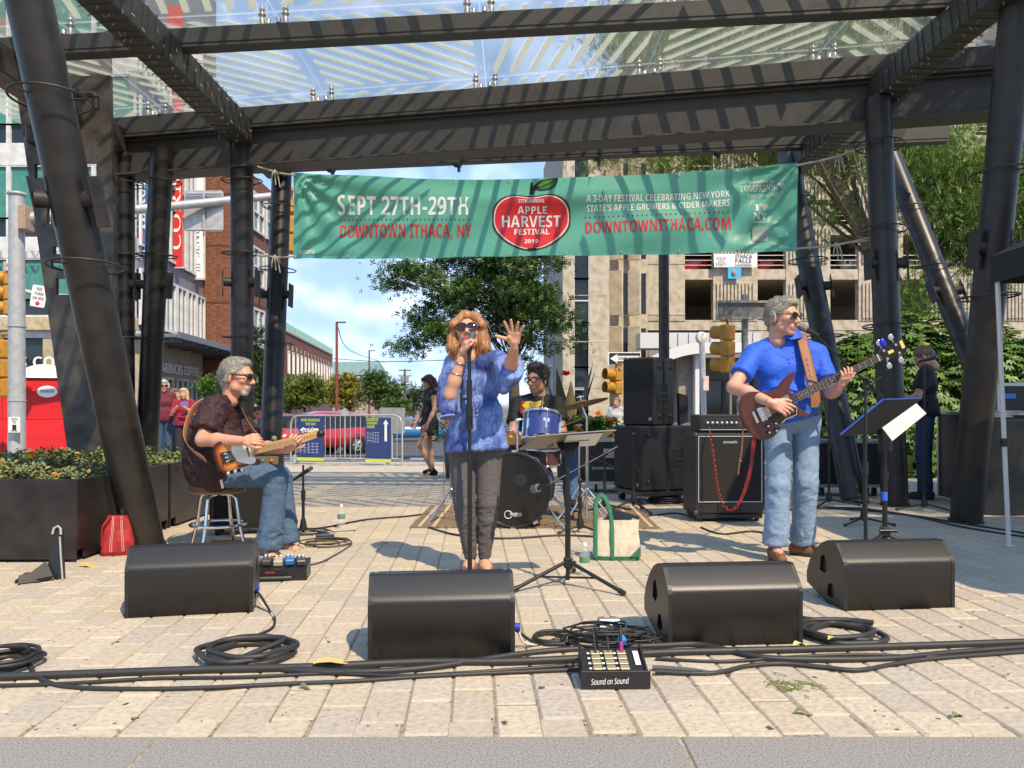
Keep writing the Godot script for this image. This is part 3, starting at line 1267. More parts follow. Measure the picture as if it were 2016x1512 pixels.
# o: foot; top: where the trunk forks; blobs: [centre, radii] of the crown; n: number of leaf clumps
func tree(called: String, label: String, o: Vector3, trunk: Array, tr: float, blobs: Array, clumps: int, per: int, size: float, kind: String, c0: Color, c1: Color, group := "", bark := Color(.12, .09, .065)) -> Node3D:
	var t = wthing(called, label, "tree", o, group)
	var r = RandomNumberGenerator.new()
	r.seed = label.hash()
	var m = MB.new()
	var path: Array = curve([o - V(0, .15, 0)] + trunk, .25)
	var rad = []
	for k in path.size():
		rad.append(tr * (1.15 if k == 0 else lerpf(1.0, .5, float(k) / path.size())))
	m.tube(path, rad, 10)
	var xfs = []
	var cols = []
	var vol = .0
	for b in blobs:
		vol += pow(b[1].x * b[1].y * b[1].z, .65)
	for b in blobs:
		var n = int(ceil(clumps * pow(b[1].x * b[1].y * b[1].z, .65) / vol))
		for k in n:
			var d = V(r.randfn(), r.randfn(), r.randfn()).normalized()
			var e = pow(r.randf(), .42) * r.randf_range(.82, 1.12)
			var c: Vector3 = b[0] + d * b[1] * e
			var from: Vector3 = path[r.randi_range(path.size() / 2, path.size() - 1)]
			if k % (14 if kind == "sprig" else 2) == 0:
				var mid = from.lerp(c, .5) + V(r.randf_range(-1, 1), r.randf_range(-.3, 1.0), r.randf_range(-1, 1)) * from.distance_to(c) * .16
				m.tube(curve([from, mid, c], from.distance_to(c) / 4.0), [tr * .24, tr * .15, tr * .1, tr * .07, tr * .05, tr * .04, tr * .03, tr * .03, tr * .03, tr * .03, tr * .03, tr * .03], 4, false)
			var tone = r.randf()
			var cr: float = size * r.randf_range(2.2, 3.8) * (1.25 if kind == "sprig" else 1.0)
			for j in per:
				var p = c + V(r.randfn(), r.randfn() * .62, r.randfn()) * cr * .55
				var q = Basis.from_euler(V(r.randf_range(-.9, .9) + (2.4 if kind == "sprig" else .3), r.randf() * TAU, r.randf_range(-.7, .7)))
				xfs.append(Transform3D(q * Basis.from_scale(Vector3.ONE * size * r.randf_range(.7, 1.3)), p))
				cols.append(c0.lerp(c1, clampf(tone * .75 + r.randf() * .3, 0, 1)))
	part(t, "trunk", m, mat(bark.r, bark.g, bark.b, .9, .0, "bark", 1.2))
	tag(multi(t, "crown", leaf_mesh(kind), vmat(.55, .0, "", 1.0, {"backlight_enabled": true, "backlight": Color(.5, .55, .15)}), xfs, cols), "", "", "", "stuff")
	return t

# ---------------------------------------------------------------- cars
# stations along the length: [x, half width, floor, shoulder, roof, half roof]
func car(called: String, label: String, at: Vector3, turn: float, paint: Color, st: Array, wheels: Array, wr: float, group := "cars on the road behind the barrier", lit := true) -> Node3D:
	var t = thing(called, label, "car", at, turn, group)
	var body = MB.new()
	var gl = MB.new()
	var rings = []
	for s in st:
		var r = []
		for sd in [-1.0, 1.0]:
			var q = [V(s[0], s[2], s[1] * .8), V(s[0], s[2] + .08, s[1] * .97), V(s[0], lerpf(s[2], s[3], .55), s[1]), V(s[0], s[3], s[1] * .955), V(s[0], s[3] + .03, s[1] * .9), V(s[0], lerpf(s[3] + .03, s[4], .86), lerpf(s[1] * .9, s[5], .9)), V(s[0], s[4], s[5] * .85), V(s[0], s[4] + .015, 0)]
			if sd < 0:
				q.reverse()
			for p in q:
				if sd < 0:
					p.z = -p.z
				if r.is_empty() or not r[-1].is_equal_approx(p):
					r.append(p)
		rings.append(r)
	for k in st.size() - 1:
		var a: Array = rings[k]
		var b: Array = rings[k + 1]
		for j in a.size() - 1:
			var side = j == 2 or j == 12
			var cabin: bool = st[k][4] - st[k][3] > .3 and st[k + 1][4] - st[k + 1][3] > .3
			var screen: bool = (st[k][4] - st[k][3] > .3) != (st[k + 1][4] - st[k + 1][3] > .3)
			var top = j < 2 or j > 12
			if (side and cabin) or (screen and (top or side)):
				gl.quad(a[j], b[j], b[j + 1], a[j + 1])
			else:
				body.quad(a[j], b[j], b[j + 1], a[j + 1])
	for e in [0, st.size() - 1]:
		var a: Array = rings[e]
		var c = V(st[e][0], (st[e][2] + st[e][4]) / 2, 0)
		for j in a.size():
			if e == 0:
				body.tri(c, a[j], a[(j + 1) % a.size()])
			else:
				body.tri(c, a[(j + 1) % a.size()], a[j])
	var bm = MB.new()
	bm.v = body.v
	bm.n = body.n
	bm.c = body.c
	bm.t = body.t
	bm.i = body.i
	# soften the facets: average the normals of points that coincide
	var acc = {}
	for k in bm.v.size():
		var key = bm.v[k].snapped(Vector3.ONE * .002)
		acc[key] = acc.get(key, Vector3.ZERO) + bm.n[k]
	for k in bm.v.size():
		var w: Vector3 = acc[bm.v[k].snapped(Vector3.ONE * .002)].normalized()
		if w.dot(bm.n[k]) > .55:
			bm.n[k] = w
	part(t, "body", bm, mat(paint.r, paint.g, paint.b, .3, .1, "", 1.0, .0, {"clearcoat_enabled": true, "clearcoat": 1.0, "clearcoat_roughness": .05}))
	part(t, "windows", gl, mat(.015, .018, .02, .08))
	var black = mat(.012, .012, .013, .7)
	for x in wheels:
		for sd in [-1.0, 1.0]:
			var hw: float = st[3][1]
			var w = MB.new()
			w.at(V(x, wr, sd * (hw - .1)), 0, PI / 2 * sd)
			w.lathe([U(wr * .62, .11), U(wr * .95, .11), U(wr, .07), U(wr, -.1), U(wr * .6, -.1)], 24)
			var wh = part(t, "wheel", w, black)
			w = MB.new()
			w.at(V(x, wr, sd * (hw - .1)), 0, PI / 2 * sd)
			for k in 5:
				w.xf = Transform3D(Basis.from_euler(V(PI / 2 * sd, 0, 0)) * Basis(Vector3.UP, TAU * k / 5), V(x, wr, sd * (hw - .1)))
				w.box(V(wr * .33, .1, 0), V(wr * .62, .03, .085), .008)
			w.lathe([U(wr * .58, .1), U(wr * .63, .115), U(wr * .64, .1)], 24)
			part(wh, "rim", w, mat(.55, .55, .56, .3, .8))
			w = MB.new()
			w.at(V(x, wr, sd * (hw - .015)), 0, PI / 2 * sd)
			w.lathe([U(wr * 1.02, .0), U(wr * 1.2, .012), U(wr * 1.2, -.1)], 24)
			part(t, "wheel_arch", w, black)
	# front: lamps, grille, plate (the front is at +x)
	var L: Array = st[-1]
	var fx: float = L[0]
	var lamp = mat(.75, .76, .78, .1)
	for sd in [-1.0, 1.0]:
		var m = MB.new()
		m.at(V(fx - .12, L[3] - .1, sd * L[1] * .76), -sd * .5)
		m.box(Vector3.ZERO, V(.2, .13, .34), .04)
		part(t, "headlight", m, lamp)
		m = MB.new()
		m.at(V(st[0][0] + .06, st[0][3] - .05, sd * st[0][1] * .82))
		m.box(Vector3.ZERO, V(.16, .3, .22), .03)
		part(t, "tail_light", m, mat(.4, .01, .01, .2))
		m = MB.new()
		m.at(V(st[st.size() - 5][0] - .1, st[3][3] + .1, sd * (st[3][1] + .06)))
		m.box(Vector3.ZERO, V(.12, .13, .2), .04)
		part(t, "wing_mirror", m, mat(paint.r, paint.g, paint.b, .3))
	var g = MB.new()
	g.box(V(fx + .005, L[3] - .14, 0), V(.05, .16, L[1] * .95), .02)
	g.box(V(fx - .01, L[2] + .14, 0), V(.08, .14, L[1] * 1.5), .02)
	part(t, "grille", g, black)
	g = MB.new()
	g.box(V(fx + .03, L[3] - .06, 0), V(.015, .02, L[1] * .9))
	g.box(V(fx + .03, L[3] - .215, 0), V(.015, .016, L[1] * .75))
	part(t, "chrome_strip", g, mat(.8, .8, .8, .15, .9))
	g = MB.new()
	g.box(V(fx + .035, L[2] + .27, 0), V(.012, .15, .3))
	part(t, "number_plate", g, mat(.75, .38, .03, .5))
	return t

func suv_st() -> Array:
	return [[-2.25, .78, .42, .95, 1.0, .6], [-2.15, .86, .35, 1.0, 1.25, .62], [-1.95, .9, .3, 1.02, 1.58, .64], [-1.2, .92, .27, 1.01, 1.68, .66], [.0, .92, .27, .98, 1.68, .66], [.45, .92, .27, .97, 1.58, .62], [1.15, .92, .27, .96, 1.06, .7], [1.8, .9, .28, .9, .99, .66], [2.1, .84, .32, .8, .86, .6], [2.2, .72, .4, .68, .72, .5]]

func sedan_st() -> Array:
	return [[-2.25, .72, .42, .85, .92, .6], [-2.1, .82, .34, .95, 1.02, .62], [-1.5, .87, .26, .95, 1.08, .64], [-.9, .88, .24, .93, 1.42, .58], [.2, .88, .24, .91, 1.46, .58], [.45, .88, .24, .9, 1.40, .56], [1.05, .88, .24, .89, .97, .66], [1.8, .86, .26, .82, .9, .62], [2.15, .8, .3, .72, .78, .56], [2.25, .68, .38, .6, .64, .46]]

# ---------------------------------------------------------------- the street
func background() -> void:
	hotel()
	library()
	garage()
	street()
	plants()

func hotel() -> void:
	var white = mat(.62, .62, .62, .6, .0, "patch", .4)
	var stone = mat(.42, .36, .25, .8, .0, "concrete", .4)
	var grey = mat(.22, .22, .25, .6, .0, "patch", .4)
	var gdark = mat(.02, .03, .035, .06)
	var ggreen = mat(.06, .24, .19, .12, .0, "patch", .6)
	var gblue = mat(.10, .17, .21, .06)
	var t = wthing("hotel_building", "tall corner building with green windows, white bands and a coffee shop below", "building", V(-18, -1, -40))
	var R = Vector3.RIGHT
	var x0 = -27.5
	var x1 = -16.3
	var core = MB.new()
	core.box(V((x0 + x1) / 2 - .6, 12.0, -43), V(x1 - x0 - 1.4, 26, 12.6))
	part(t, "core", core, grey)
	# front to the square
	for q in [[-1.1, 1.0, 0], [3.95, .35, 1], [4.28, .56, 2], [7.42, .86, 1], [11.46, .9, 1], [15.4, .9, 1], [19.4, .9, 1], [23.6, .9, 1]]:
		wallbox(t, "band", V(x0, q[0], -36 + (.25 if q[2] == 2 else .0)), R, x1 - x0, q[1], .5, [stone, white, mat(.50, .42, .27, .75, .0, "concrete", .5)][q[2]])
	for k in 4:
		wallbox(t, "pillar", V(x0 + k * 3.55, -.1, -36.02), R, .7, 4.05, .5, stone)
		if k < 3:
			window(t, V(x0 + .7 + k * 3.55, -.1, -36.2), R, 2.85, 2.3, 2, 1, gdark, white, .09)
			window(t, V(x0 + .7 + k * 3.55, 2.3, -36.2), R, 2.85, 1.6, 1, 1, gdark, gdark, .05)
	for r in [[4.9, 2.5, 0], [8.3, 3.14, 1], [12.38, 3.0, 1], [16.32, 3.06, 0], [20.3, 3.2, 1]]:
		for k in 6:
			var xx = x0 + .1 + k * 1.85
			var low: float = .7 if r[2] == 0 else .85
			window(t, V(xx, r[0], -36.1), R, 1.75, low, 1, 1, gdark, white, .09)
			window(t, V(xx, r[0] + low, -36.1), R, 1.75, r[1] - low, 1, 1, ggreen, white, .09)
	var m = MB.new()
	m.text("STARBUCKS COFFEE", V(-24.796, 2.655, -35.6), .45, 6.75)
	part(t, "shop_lettering", m, mat(.7, .7, .68, .5))
	m = MB.new()
	m.text("ithacan tavern an", V(-25.128, 7.366, -35.7), .42, 7.6, true, true)
	part(t, "upper_lettering", m, mat(.4, .4, .4, .4, .5))
	# side along the street: beige shop floor, awning, bays of glass
	var D = V(-.097, 0, -1).normalized()
	var c = V(x1, 0, -36)
	var S = -D
	var b = c + D * 10.45
	# faces the street (+x): direction to the right as seen from the street is towards -z reversed
	wallbox(t, "side_wall", c + V(0, -1.2, 0), D, 10.4, 5.2, .4, stone)
	for k in 4:
		window(t, c + D * (.5 + k * 2.5) + V(.06, -.1, 0), D, 1.7, 2.4, 2, 2, gdark, white, .08)
	m = MB.new()
	m.text("STARBUCKS COFFEE", c + D * 1.9 + V(.2, 2.56, 0), .46, 7.0, true, false, D, Vector3.UP)
	part(t, "street_lettering", m, mat(.75, .75, .73, .5))
	var aw = MB.new()
	aw.xf = Transform3D(Basis(D, Vector3.UP, D.cross(Vector3.UP)), c)
	aw.box(V(8.2, 4.02, .95), V(17.5, .16, 1.9), .02)
	aw.box(V(8.2, 4.05, 1.92), V(17.6, .3, .1), .02)
	for k in 9:
		aw.box(V(.2 + k * 2.0, 3.86, .9), V(.1, .16, 1.8))
	part(t, "awning", aw, mat(.16, .165, .18, .5, .3))
	for k in 2:
		var rod = MB.new()
		rod.bar(b + D * (.3 + k * 1.2) + V(1.75 + .7, 4.15, 0), b + D * (.3 + k * 1.2) + V(.5, 6.6, 0), .035, 6)
		part(t, "awning_rod", rod, white)
	for r in [[4.6, 2.35], [8.05, 2.6], [11.8, 2.7], [15.6, 2.7]]:
		wallbox(t, "panel_band", c + V(.0, r[0] + r[1], 0), D, 10.45, 3.6 - r[1] + .15, .35, grey)
		for k in 6:
			window(t, c + D * (.15 + k * 1.74) + V(.08, r[0], 0), D, 1.45, r[1], 2, 1, gblue, white, .12)
	# brick stair tower behind
	var br = bricks(.30, .125, .078)
	m = MB.new()
	m.box(V(-16.9, 6.5, -49.5), V(4.4, 15.2, 6.0))
	part(t, "brick_tower", m, br)
	for h in [3.6, 6.8, 10.0, 12.9]:
		m = MB.new()
		m.box(V(-16.9, h, -49.5), V(4.44, .1, 6.04))
		part(t, "brick_course", m, bricks(.2, .07, .04))
	for h in [1.0, 4.4, 7.9, 11.0]:
		for k in 2:
			window(t, V(-14.66, h, -46.8 - k * 2.6), V(0, 0, -1), 2.0, 2.1, 2, 2, gblue, white, .12)
	# hanging flags on the side, facing the square
	for q in [[36.5, 277, 345, 492, .62, Color(.03, .13, .36), "blue_flag"], [41.0, 345, 150, 525, .74, Color(.62, .03, .03), "red_flag"], [44.6, 386, 180, 548, .74, Color(.8, .8, .8), "white_flag"]]:
		var d: float = q[0]
		var x: float = (q[1] - 1008.0) / 1631.0 * d
		var y0: float = 1.04 + (797.0 - q[3]) / 1631.0 * d
		var y1: float = 1.04 + (797.0 - q[2]) / 1631.0 * d + 3.5
		m = MB.new()
		m.box(V(x, (y0 + y1) / 2, -d), V(q[4], y1 - y0, .02))
		var fl = part(t, q[6], m, mat(q[5].r, q[5].g, q[5].b, .6))
		m = MB.new()
		m.box(V(x, y0 - .05, -d), V(q[4] + .1, .06, .06))
		part(fl, "flag_bar", m, white)
		m = MB.new()
		if q[6] == "red_flag":
			m.text("CORNELL", V(x + .27, y0 + .85, -d + .02), .46, 6.4, false, true, Vector3.UP, Vector3.LEFT)
			part(fl, "lettering", m, mat(.8, .8, .78, .6))
		elif q[6] == "blue_flag":
			m.text("Hilton", V(x + .2, y0 + .9, -d + .02), .42, 2.3, true, true, Vector3.UP, Vector3.LEFT)
			part(fl, "lettering", m, mat(.8, .8, .78, .6))
			m = MB.new()
			m.box(V(x, y0 + .55, -d + .02), V(.3, .4, .02))
			part(fl, "emblem", m, mat(.6, .05, .06, .6))
		else:
			m.text("SENECA", V(x + .18, y0 + 1.1, -d + .02), .36, 2.5, false, false, Vector3.UP, Vector3.LEFT)
			for k in 3:
				var wv = []
				for j in 13:
					wv.append(V(x - .24 + j * .04, y0 + .42 + k * .17 + .035 * sin(j * PI / 2), -d + .02))
				m.tube(wv, .018, 4, false)
			var arc = []
			for j in 11:
				arc.append(V(x - .12 - .2 * sin(j * PI / 10), y0 + 1.0 + j * .26, -d + .02))
			m.tube(arc, .016, 4, false)
			part(fl, "lettering", m, mat(.08, .1, .25, .6))

func library() -> void:
	var br = bricks(.27, .10, .065)
	var stone = mat(.42, .36, .28, .8, .0, "stone", .3)
	var white = mat(.7, .7, .68, .6)
	var t = wthing("brick_building", "long red brick building with narrow white windows and green roof railing down the street", "building", V(-30, gy(-100), -110))
	var a = V(-24.7, 0, -90)
	var D = V(-.098, 0, -1).normalized()
	var S = -D
	var b = a + D * 44.0
	wallbox(t, "wall", a + V(0, 3.9, 0), D, 44, 5.1, 14, br)
	wallbox(t, "base", a + V(0, gy(-130), 0), D, 44, 3.9 - gy(-130), 13.8, mat(.2, .13, .1, .8, .0, "stone", .3))
	wallbox(t, "ledge", a + V(.15, 3.7, 0), D, 44.2, .35, 14.2, stone)
	wallbox(t, "coping", a + V(.12, 9.0, 0), D, 44.2, .2, 14.2, stone)
	for k in 14:
		window(t, a + D * (1.5 + k * 3.08) + V(.1, 4.5, 0), D, .95, 2.5, 1, 1, white, white, .1)
		wallbox(t, "keystone", a + D * (1.75 + k * 3.08) + V(.08, 7.2, 0), D, .4, .6, .2, stone)
	wallbox(t, "roof_railing", a + V(.0, 9.2, 0), D, 44, .85, .12, mat(.18, .42, .36, .4))
	for k in 30:
		wallbox(t, "railing_post", a + D * (.1 + k * 1.5) + V(.1, 9.2, 0), D, .08, .95, .1, mat(.3, .5, .45, .4))
	t = wthing("green_roof_hall", "distant stone hall with a pale green metal roof", "building", V(-34, gy(-185), -190))
	var x0 = -41.7413
	var x1 = -30.1717
	var y1 = 7.7322
	var y2 = 11.0216
	var m = MB.new()
	m.box(V((x0 + x1) / 2, (y1 - 3.0) / 2, -192), V(x1 - x0, y1 + 3.0, 14))
	part(t, "wall", m, mat(.42, .36, .3, .8, .0, "stone", .2))
	m = MB.new()
	m.quad(V(x0 - .5, y1, -184.5), V(x1 + .5, y1, -184.5), V(x1 - .4, y2, -192), V(x0, y2, -192))
	m.quad(V(x1 + .5, y1, -200), V(x0 - .5, y1, -200), V(x0, y2, -192), V(x1 - .4, y2, -192))
	m.tri(V(x1 + .5, y1, -184.5), V(x1 + .5, y1, -200), V(x1 - .4, y2, -192))
	part(t, "roof", m, mat(.17, .26, .24, .6, .0, "patch", .2))
	m = MB.new()
	m.box(V((x0 + x1) / 2, y1 - .6, -184.6), V(x1 - x0 + 1, .5, .4))
	m.box(V((x0 + x1) / 2, y1 - 2.4, -184.8), V(x1 - x0 + .6, .3, .3))
	part(t, "cornice", m, mat(.5, .44, .36, .8))

func garage() -> void:
	var con = mat(.48, .425, .335, .85, .0, "concrete", .3)
	var con2 = con
	var dark = con
	var R = Vector3.RIGHT
	var t = wthing("parking_garage", "beige concrete parking garage with ribbed panels and dark open decks", "building", V(20, gy(-50), -52))
	var d = 50.0
	var sill = [630.0, 530.0, 442.0, 354.0, 266.0, 178.0, 90.0, 2.0]
	var bays = []
	for k in 6:
		bays.append(1348.0 + k * 143.0)
	var xl = 7.8786
	var xr = 35.0092
	for k in sill.size():
		var y0: float = 1.04 + (797 - sill[k]) / 1631 * d
		# slab edge and deck
		wallbox(t, "deck", V(xl, y0 - .55, -d - .35), R, xr - xl, .4, 16, con2)
		wallbox(t, "spandrel", V(xl, y0 - .62, -d), R, xr - xl, .62, .3, con)
		for b in bays:
			if k > 0 and k < 5:
				var m = MB.new()
				for e in 3:
					m.bar(V((b - 1008) / 1631 * d, y0 + .25 + e * .3, -d - .1), V((b + 60 - 1008) / 1631 * d, y0 + .25 + e * .3, -d - .1), .025, 5)
				part(t, "guard_rail", m, mat(.4, .4, .4, .4, .6))
	wallbox(t, "back_wall", V(xl, -2, -d - 14), R, xr - xl, 28, .4, dark)
	wallbox(t, "end_wall", V(xl, -2, -d - .3), R, .4, 28, 14, con2)
	wallbox(t, "plinth", V(14.1631, -2, -d), R, xr - 14.1631, 6.0982 + 1.4, .5, con)
	for k in bays.size() + 1:
		var b0: float = 1265.0 if k == 0 else bays[k - 1] + 56.0
		var b1: float = bays[k] if k < bays.size() else 2150.0
		var w = (b1 - b0) / 1631 * d
		wallbox(t, "pier", V((b0 - 1008) / 1631 * d, 1.04 + (797 - 632.0) / 1631 * d, -d + .05), R, w, 21, .55, con)
		if k > 0:
			for s in sill.size() - 1:
				var y0: float = 1.04 + (797 - sill[s]) / 1631 * d
				var rp = MB.new()
				rp.at(V((b0 + 5 - 1008) / 1631 * d, y0 + (.35 if s else .1), -d + .06))
				for e in 11:
					rp.box(V((w - .3) * (e + .5) / 11.0, 1.05, .05), V((w - .3) / 18.0, 2.1, .1))
				part(t, "ribbed_panel", rp, con)
		else:
			for s in sill.size():
				var y0: float = 1.04 + (797 - sill[s]) / 1631 * d
				wallbox(t, "joint_band", V((b0 - 1008) / 1631 * d - .01, y0 + .3, -d + .08), R, w + .02, .05, .02, dark)
	# corner stair tower
	d = 43.0
	var tw = wthing("concrete_tower", "grey concrete stair tower with a tall dark window strip", "building", V(4, gy(-43), -45))
	var xa = 2.6364
	var xb = 5.0619
	wallbox(tw, "wall", V(xa, -2, -d), R, 3.2164 - xa, 18.6, 5, con2)
	wallbox(tw, "wall", V(4.0074, -2, -d), R, xb - 4.0074, 18.6, 5, con2)
	wallbox(tw, "wall_top", V(3.1637, 14.4, -d + .02), R, 4.0601 - 3.1637, 2.2, 5, con2)
	wallbox(tw, "wall_back", V(3.1637, -2, -d - .5), R, 1.0, 16.5, .3, dark)
	for k in 7:
		window(tw, V(3.2164, -1.6 + k * 2.3, -d - .1), R, 4.0074 - 3.2164, 2.3, 1, 2 if k % 2 else 1, mat(.015, .02, .022, .05), mat(.55, .55, .53, .5), .07)
	var D = (V(2.053, 7.562, -54) - V(2.636, 6.234, -43)) * V(1, 0, 1)
	var ln = D.length()
	D = D.normalized()
	wallbox(tw, "side_wall", V(xa, -2, -d) + D * ln, -D, ln, 18.4, .4, con)
	for k in 3:
		window(tw, V(xa - .05, 1.5 + k * 4.2, -d) + D * ln * .55, -D, 1.6, 3.6, 1, 2, mat(.35, .45, .55, .05, .3), mat(.6, .6, .6, .5), .12)
	for k in 7:
		wallbox(tw, "joint_band", V(xa - .01, -.5 + k * 2.4, -d + .012), R, xb - xa + .02, .04, .02, dark)
	# set-back bay with folded panels between tower and garage
	var fb = wthing("folded_bay", "recessed concrete bay with slanted panels between the tower and the garage", "building", V(9, gy(-46), -46))
	wallbox(fb, "wall", V(5.5328, -2, -48), R, 7.8578 - 5.5328, 18, .5, con2)
	for k in 2:
		for r in 5:
			var o = V(5.5561 + k * 1.0, 3.0 + r * 3.1, -46.6)
			var m = MB.new()
			m.at(o, -.55)
			m.box(V(.35, 1.2, 0), V(.75, 2.5, .18), .02)
			part(fb, "slanted_panel", m, con)
			m = MB.new()
			m.at(o + V(.75, 0, -.1))
			m.box(V(.1, 1.2, 0), V(.28, 2.3, .1))
			part(fb, "slot_window", m, mat(.015, .015, .017, .1))
	# entrance canopy with a curved white fascia and dark room behind
	var ca = wthing("shop_entrance", "curved white entrance canopy over a dark shopfront below the garage", "building", V(9.766, -1.096, -44))
	var dd = 42.0
	var m = MB.new()
	var up = []
	var lo = []
	for k in 17:
		var s = k / 16.0
		var px = 1248.0 + 230.0 * s
		var rise = 42.0 * sin(minf(s * 1.9, 1.0) * PI / 2)
		up.append(U((px - 1008) / 1631 * dd, 1.04 + (797 - (720.0 - rise)) / 1631 * dd))
		lo.append(U((px - 1008) / 1631 * dd, 1.04 + (797 - (720.0 - rise + 22.0 - 6.0 * s)) / 1631 * dd - .05))
	lo.reverse()
	m.slab(PackedVector2Array(up + lo), -dd, -dd + 1.2)
	part(ca, "fascia", m, mat(.62, .62, .62, .5))
	m = MB.new()
	m.box(V(11.9191, 1.7, -47), V(8.4, 6.0, .3))
	m.box(V(11.9191, 3.6, -45), V(8.4, .25, 4.5))
	part(ca, "room", m, mat(.22, .21, .2, .8))
	for q in [[1335, 30, mat(.32, .27, .22, .8, .0, "concrete", .6)], [1352, 9, mat(.65, .65, .65, .5)]]:
		m = MB.new()
		m.box(V((q[0] - 993.0) / 1631 * dd, 1.2, -dd - .2 + (.6 if q[1] == 9 else .0)), V(q[1] / 1631.0 * dd, 5.0, .5), .03)
		part(ca, "column", m, q[2])
	for k in 4:
		window(ca, V(10.3507 + k * 1.6, -1.0, -46.6), R, 1.5, 3.4, 1, 1, mat(.02, .022, .025, .05), mat(.06, .06, .06, .5), .08)
	m = MB.new()
	m.box(V(9.7082, 4.3619, -43.5), V(6.2, .8, 1.6))
	for k in 9:
		m.box(V(8.0343 + k * .55, 4.3619, -42.66), V(.05, .8, .08))
	part(ca, "roof_band", m, mat(.5, .5, .5, .6))
	# hand-painted signs on the garage
	m = MB.new()
	m.box(V(13.381, 9.677, -49.6), V(2.5545, .7907, .03))
	var sg = wthing("painted_sign", "white hand-lettered sign hung on the garage below the banner", "sign", V(13.381, 9.677, -49.6))
	part(sg, "board", m, mat(.78, .78, .76, .7))
	m = MB.new()
	m.text("ITHACA", V(13.367, 9.82, -49.55), .22, 1.0)
	m.text("FALLS", V(13.367, 9.546, -49.55), .24, .95)
	m.text("STUNNING", V(13.337, 9.334, -49.55), .14, 1.0)
	m.text("AQUA", V(12.213, 9.729, -49.55), .19, .6, false)
	m.text("AND", V(12.334, 9.577, -49.55), .1, .4, false)
	m.text("ENJOY", V(12.213, 9.364, -49.55), .19, .66, false)
	part(sg, "lettering", m, mat(.12, .13, .14, .7))
	m = MB.new()
	m.box(V(13.32, 8.947, -49.6), V(.7907, .6994, .03))
	var s2 = one("blue_sign", m, mat(.05, .38, .65, .6), "small blue painted square hung below the white hand-lettered sign", "sign")
	m = MB.new()
	m.ell(V(13.293, 8.961, -49.5), V(.13, .16, .03), 10)
	part(s2, "painted_figure", m, mat(.6, .2, .08, .7))

func signpost_text(t: Node3D, s: String, o: Vector3, h: float, w: float, ma: Material) -> void:
	var m = MB.new()
	m.text(s, o, h, w, true, false, Vector3.RIGHT, Vector3.UP, true)
	part(t, "lettering", m, ma)

func plate(o: Vector3, w: float, h: float, r: float, th := .006) -> MB:
	var p = PackedVector2Array()
	for c in [[1, 1, .0], [-1, 1, 90.0], [-1, -1, 180.0], [1, -1, 270.0]]:
		for k in 5:
			var a = deg_to_rad(c[2] + k * 22.5)
			p.append(U(c[0] * (w / 2 - r) + cos(a) * r, c[1] * (h / 2 - r) + sin(a) * r))
	var m = MB.new()
	m.at(o)
	m.slab(p, -th, 0)
	return m

func signal_head(called: String, label: String, o: Vector3, turn: float, back := true, n := 3) -> void:
	var yel = mat(.42, .2, .015, .5, .0, "patch", 2.0)
	var t = thing(called, label, "traffic light", o, turn, "traffic lights")
	for k in n:
		var m = MB.new()
		m.at(V(0, -.17 - k * .36 + .17, 0))
		m.box(Vector3.ZERO, V(.34, .345, .22), .03)
		var s = part(t, "section", m, yel)
		m = MB.new()
		m.at(V(0, -k * .36 + .01, .11), 0, PI / 2 - .08)
		var pts = []
		m.tube([V(0, 0, 0), V(0, .26, 0)], .15, 18, false)
		part(s, "visor", m, yel)
		m = MB.new()
		m.ell(V(0, -k * .36, .12), V(.13, .13, .03), 14)
		part(s, "lens", m, mat(.05, .03, .02, .2))
	var m = MB.new()
	m.bar(V(0, .16, 0), V(0, .3, 0), .03)
	m.bar(V(0, .28, 0), V(.3, .28, 0), .035)
	part(t, "bracket", m, yel)

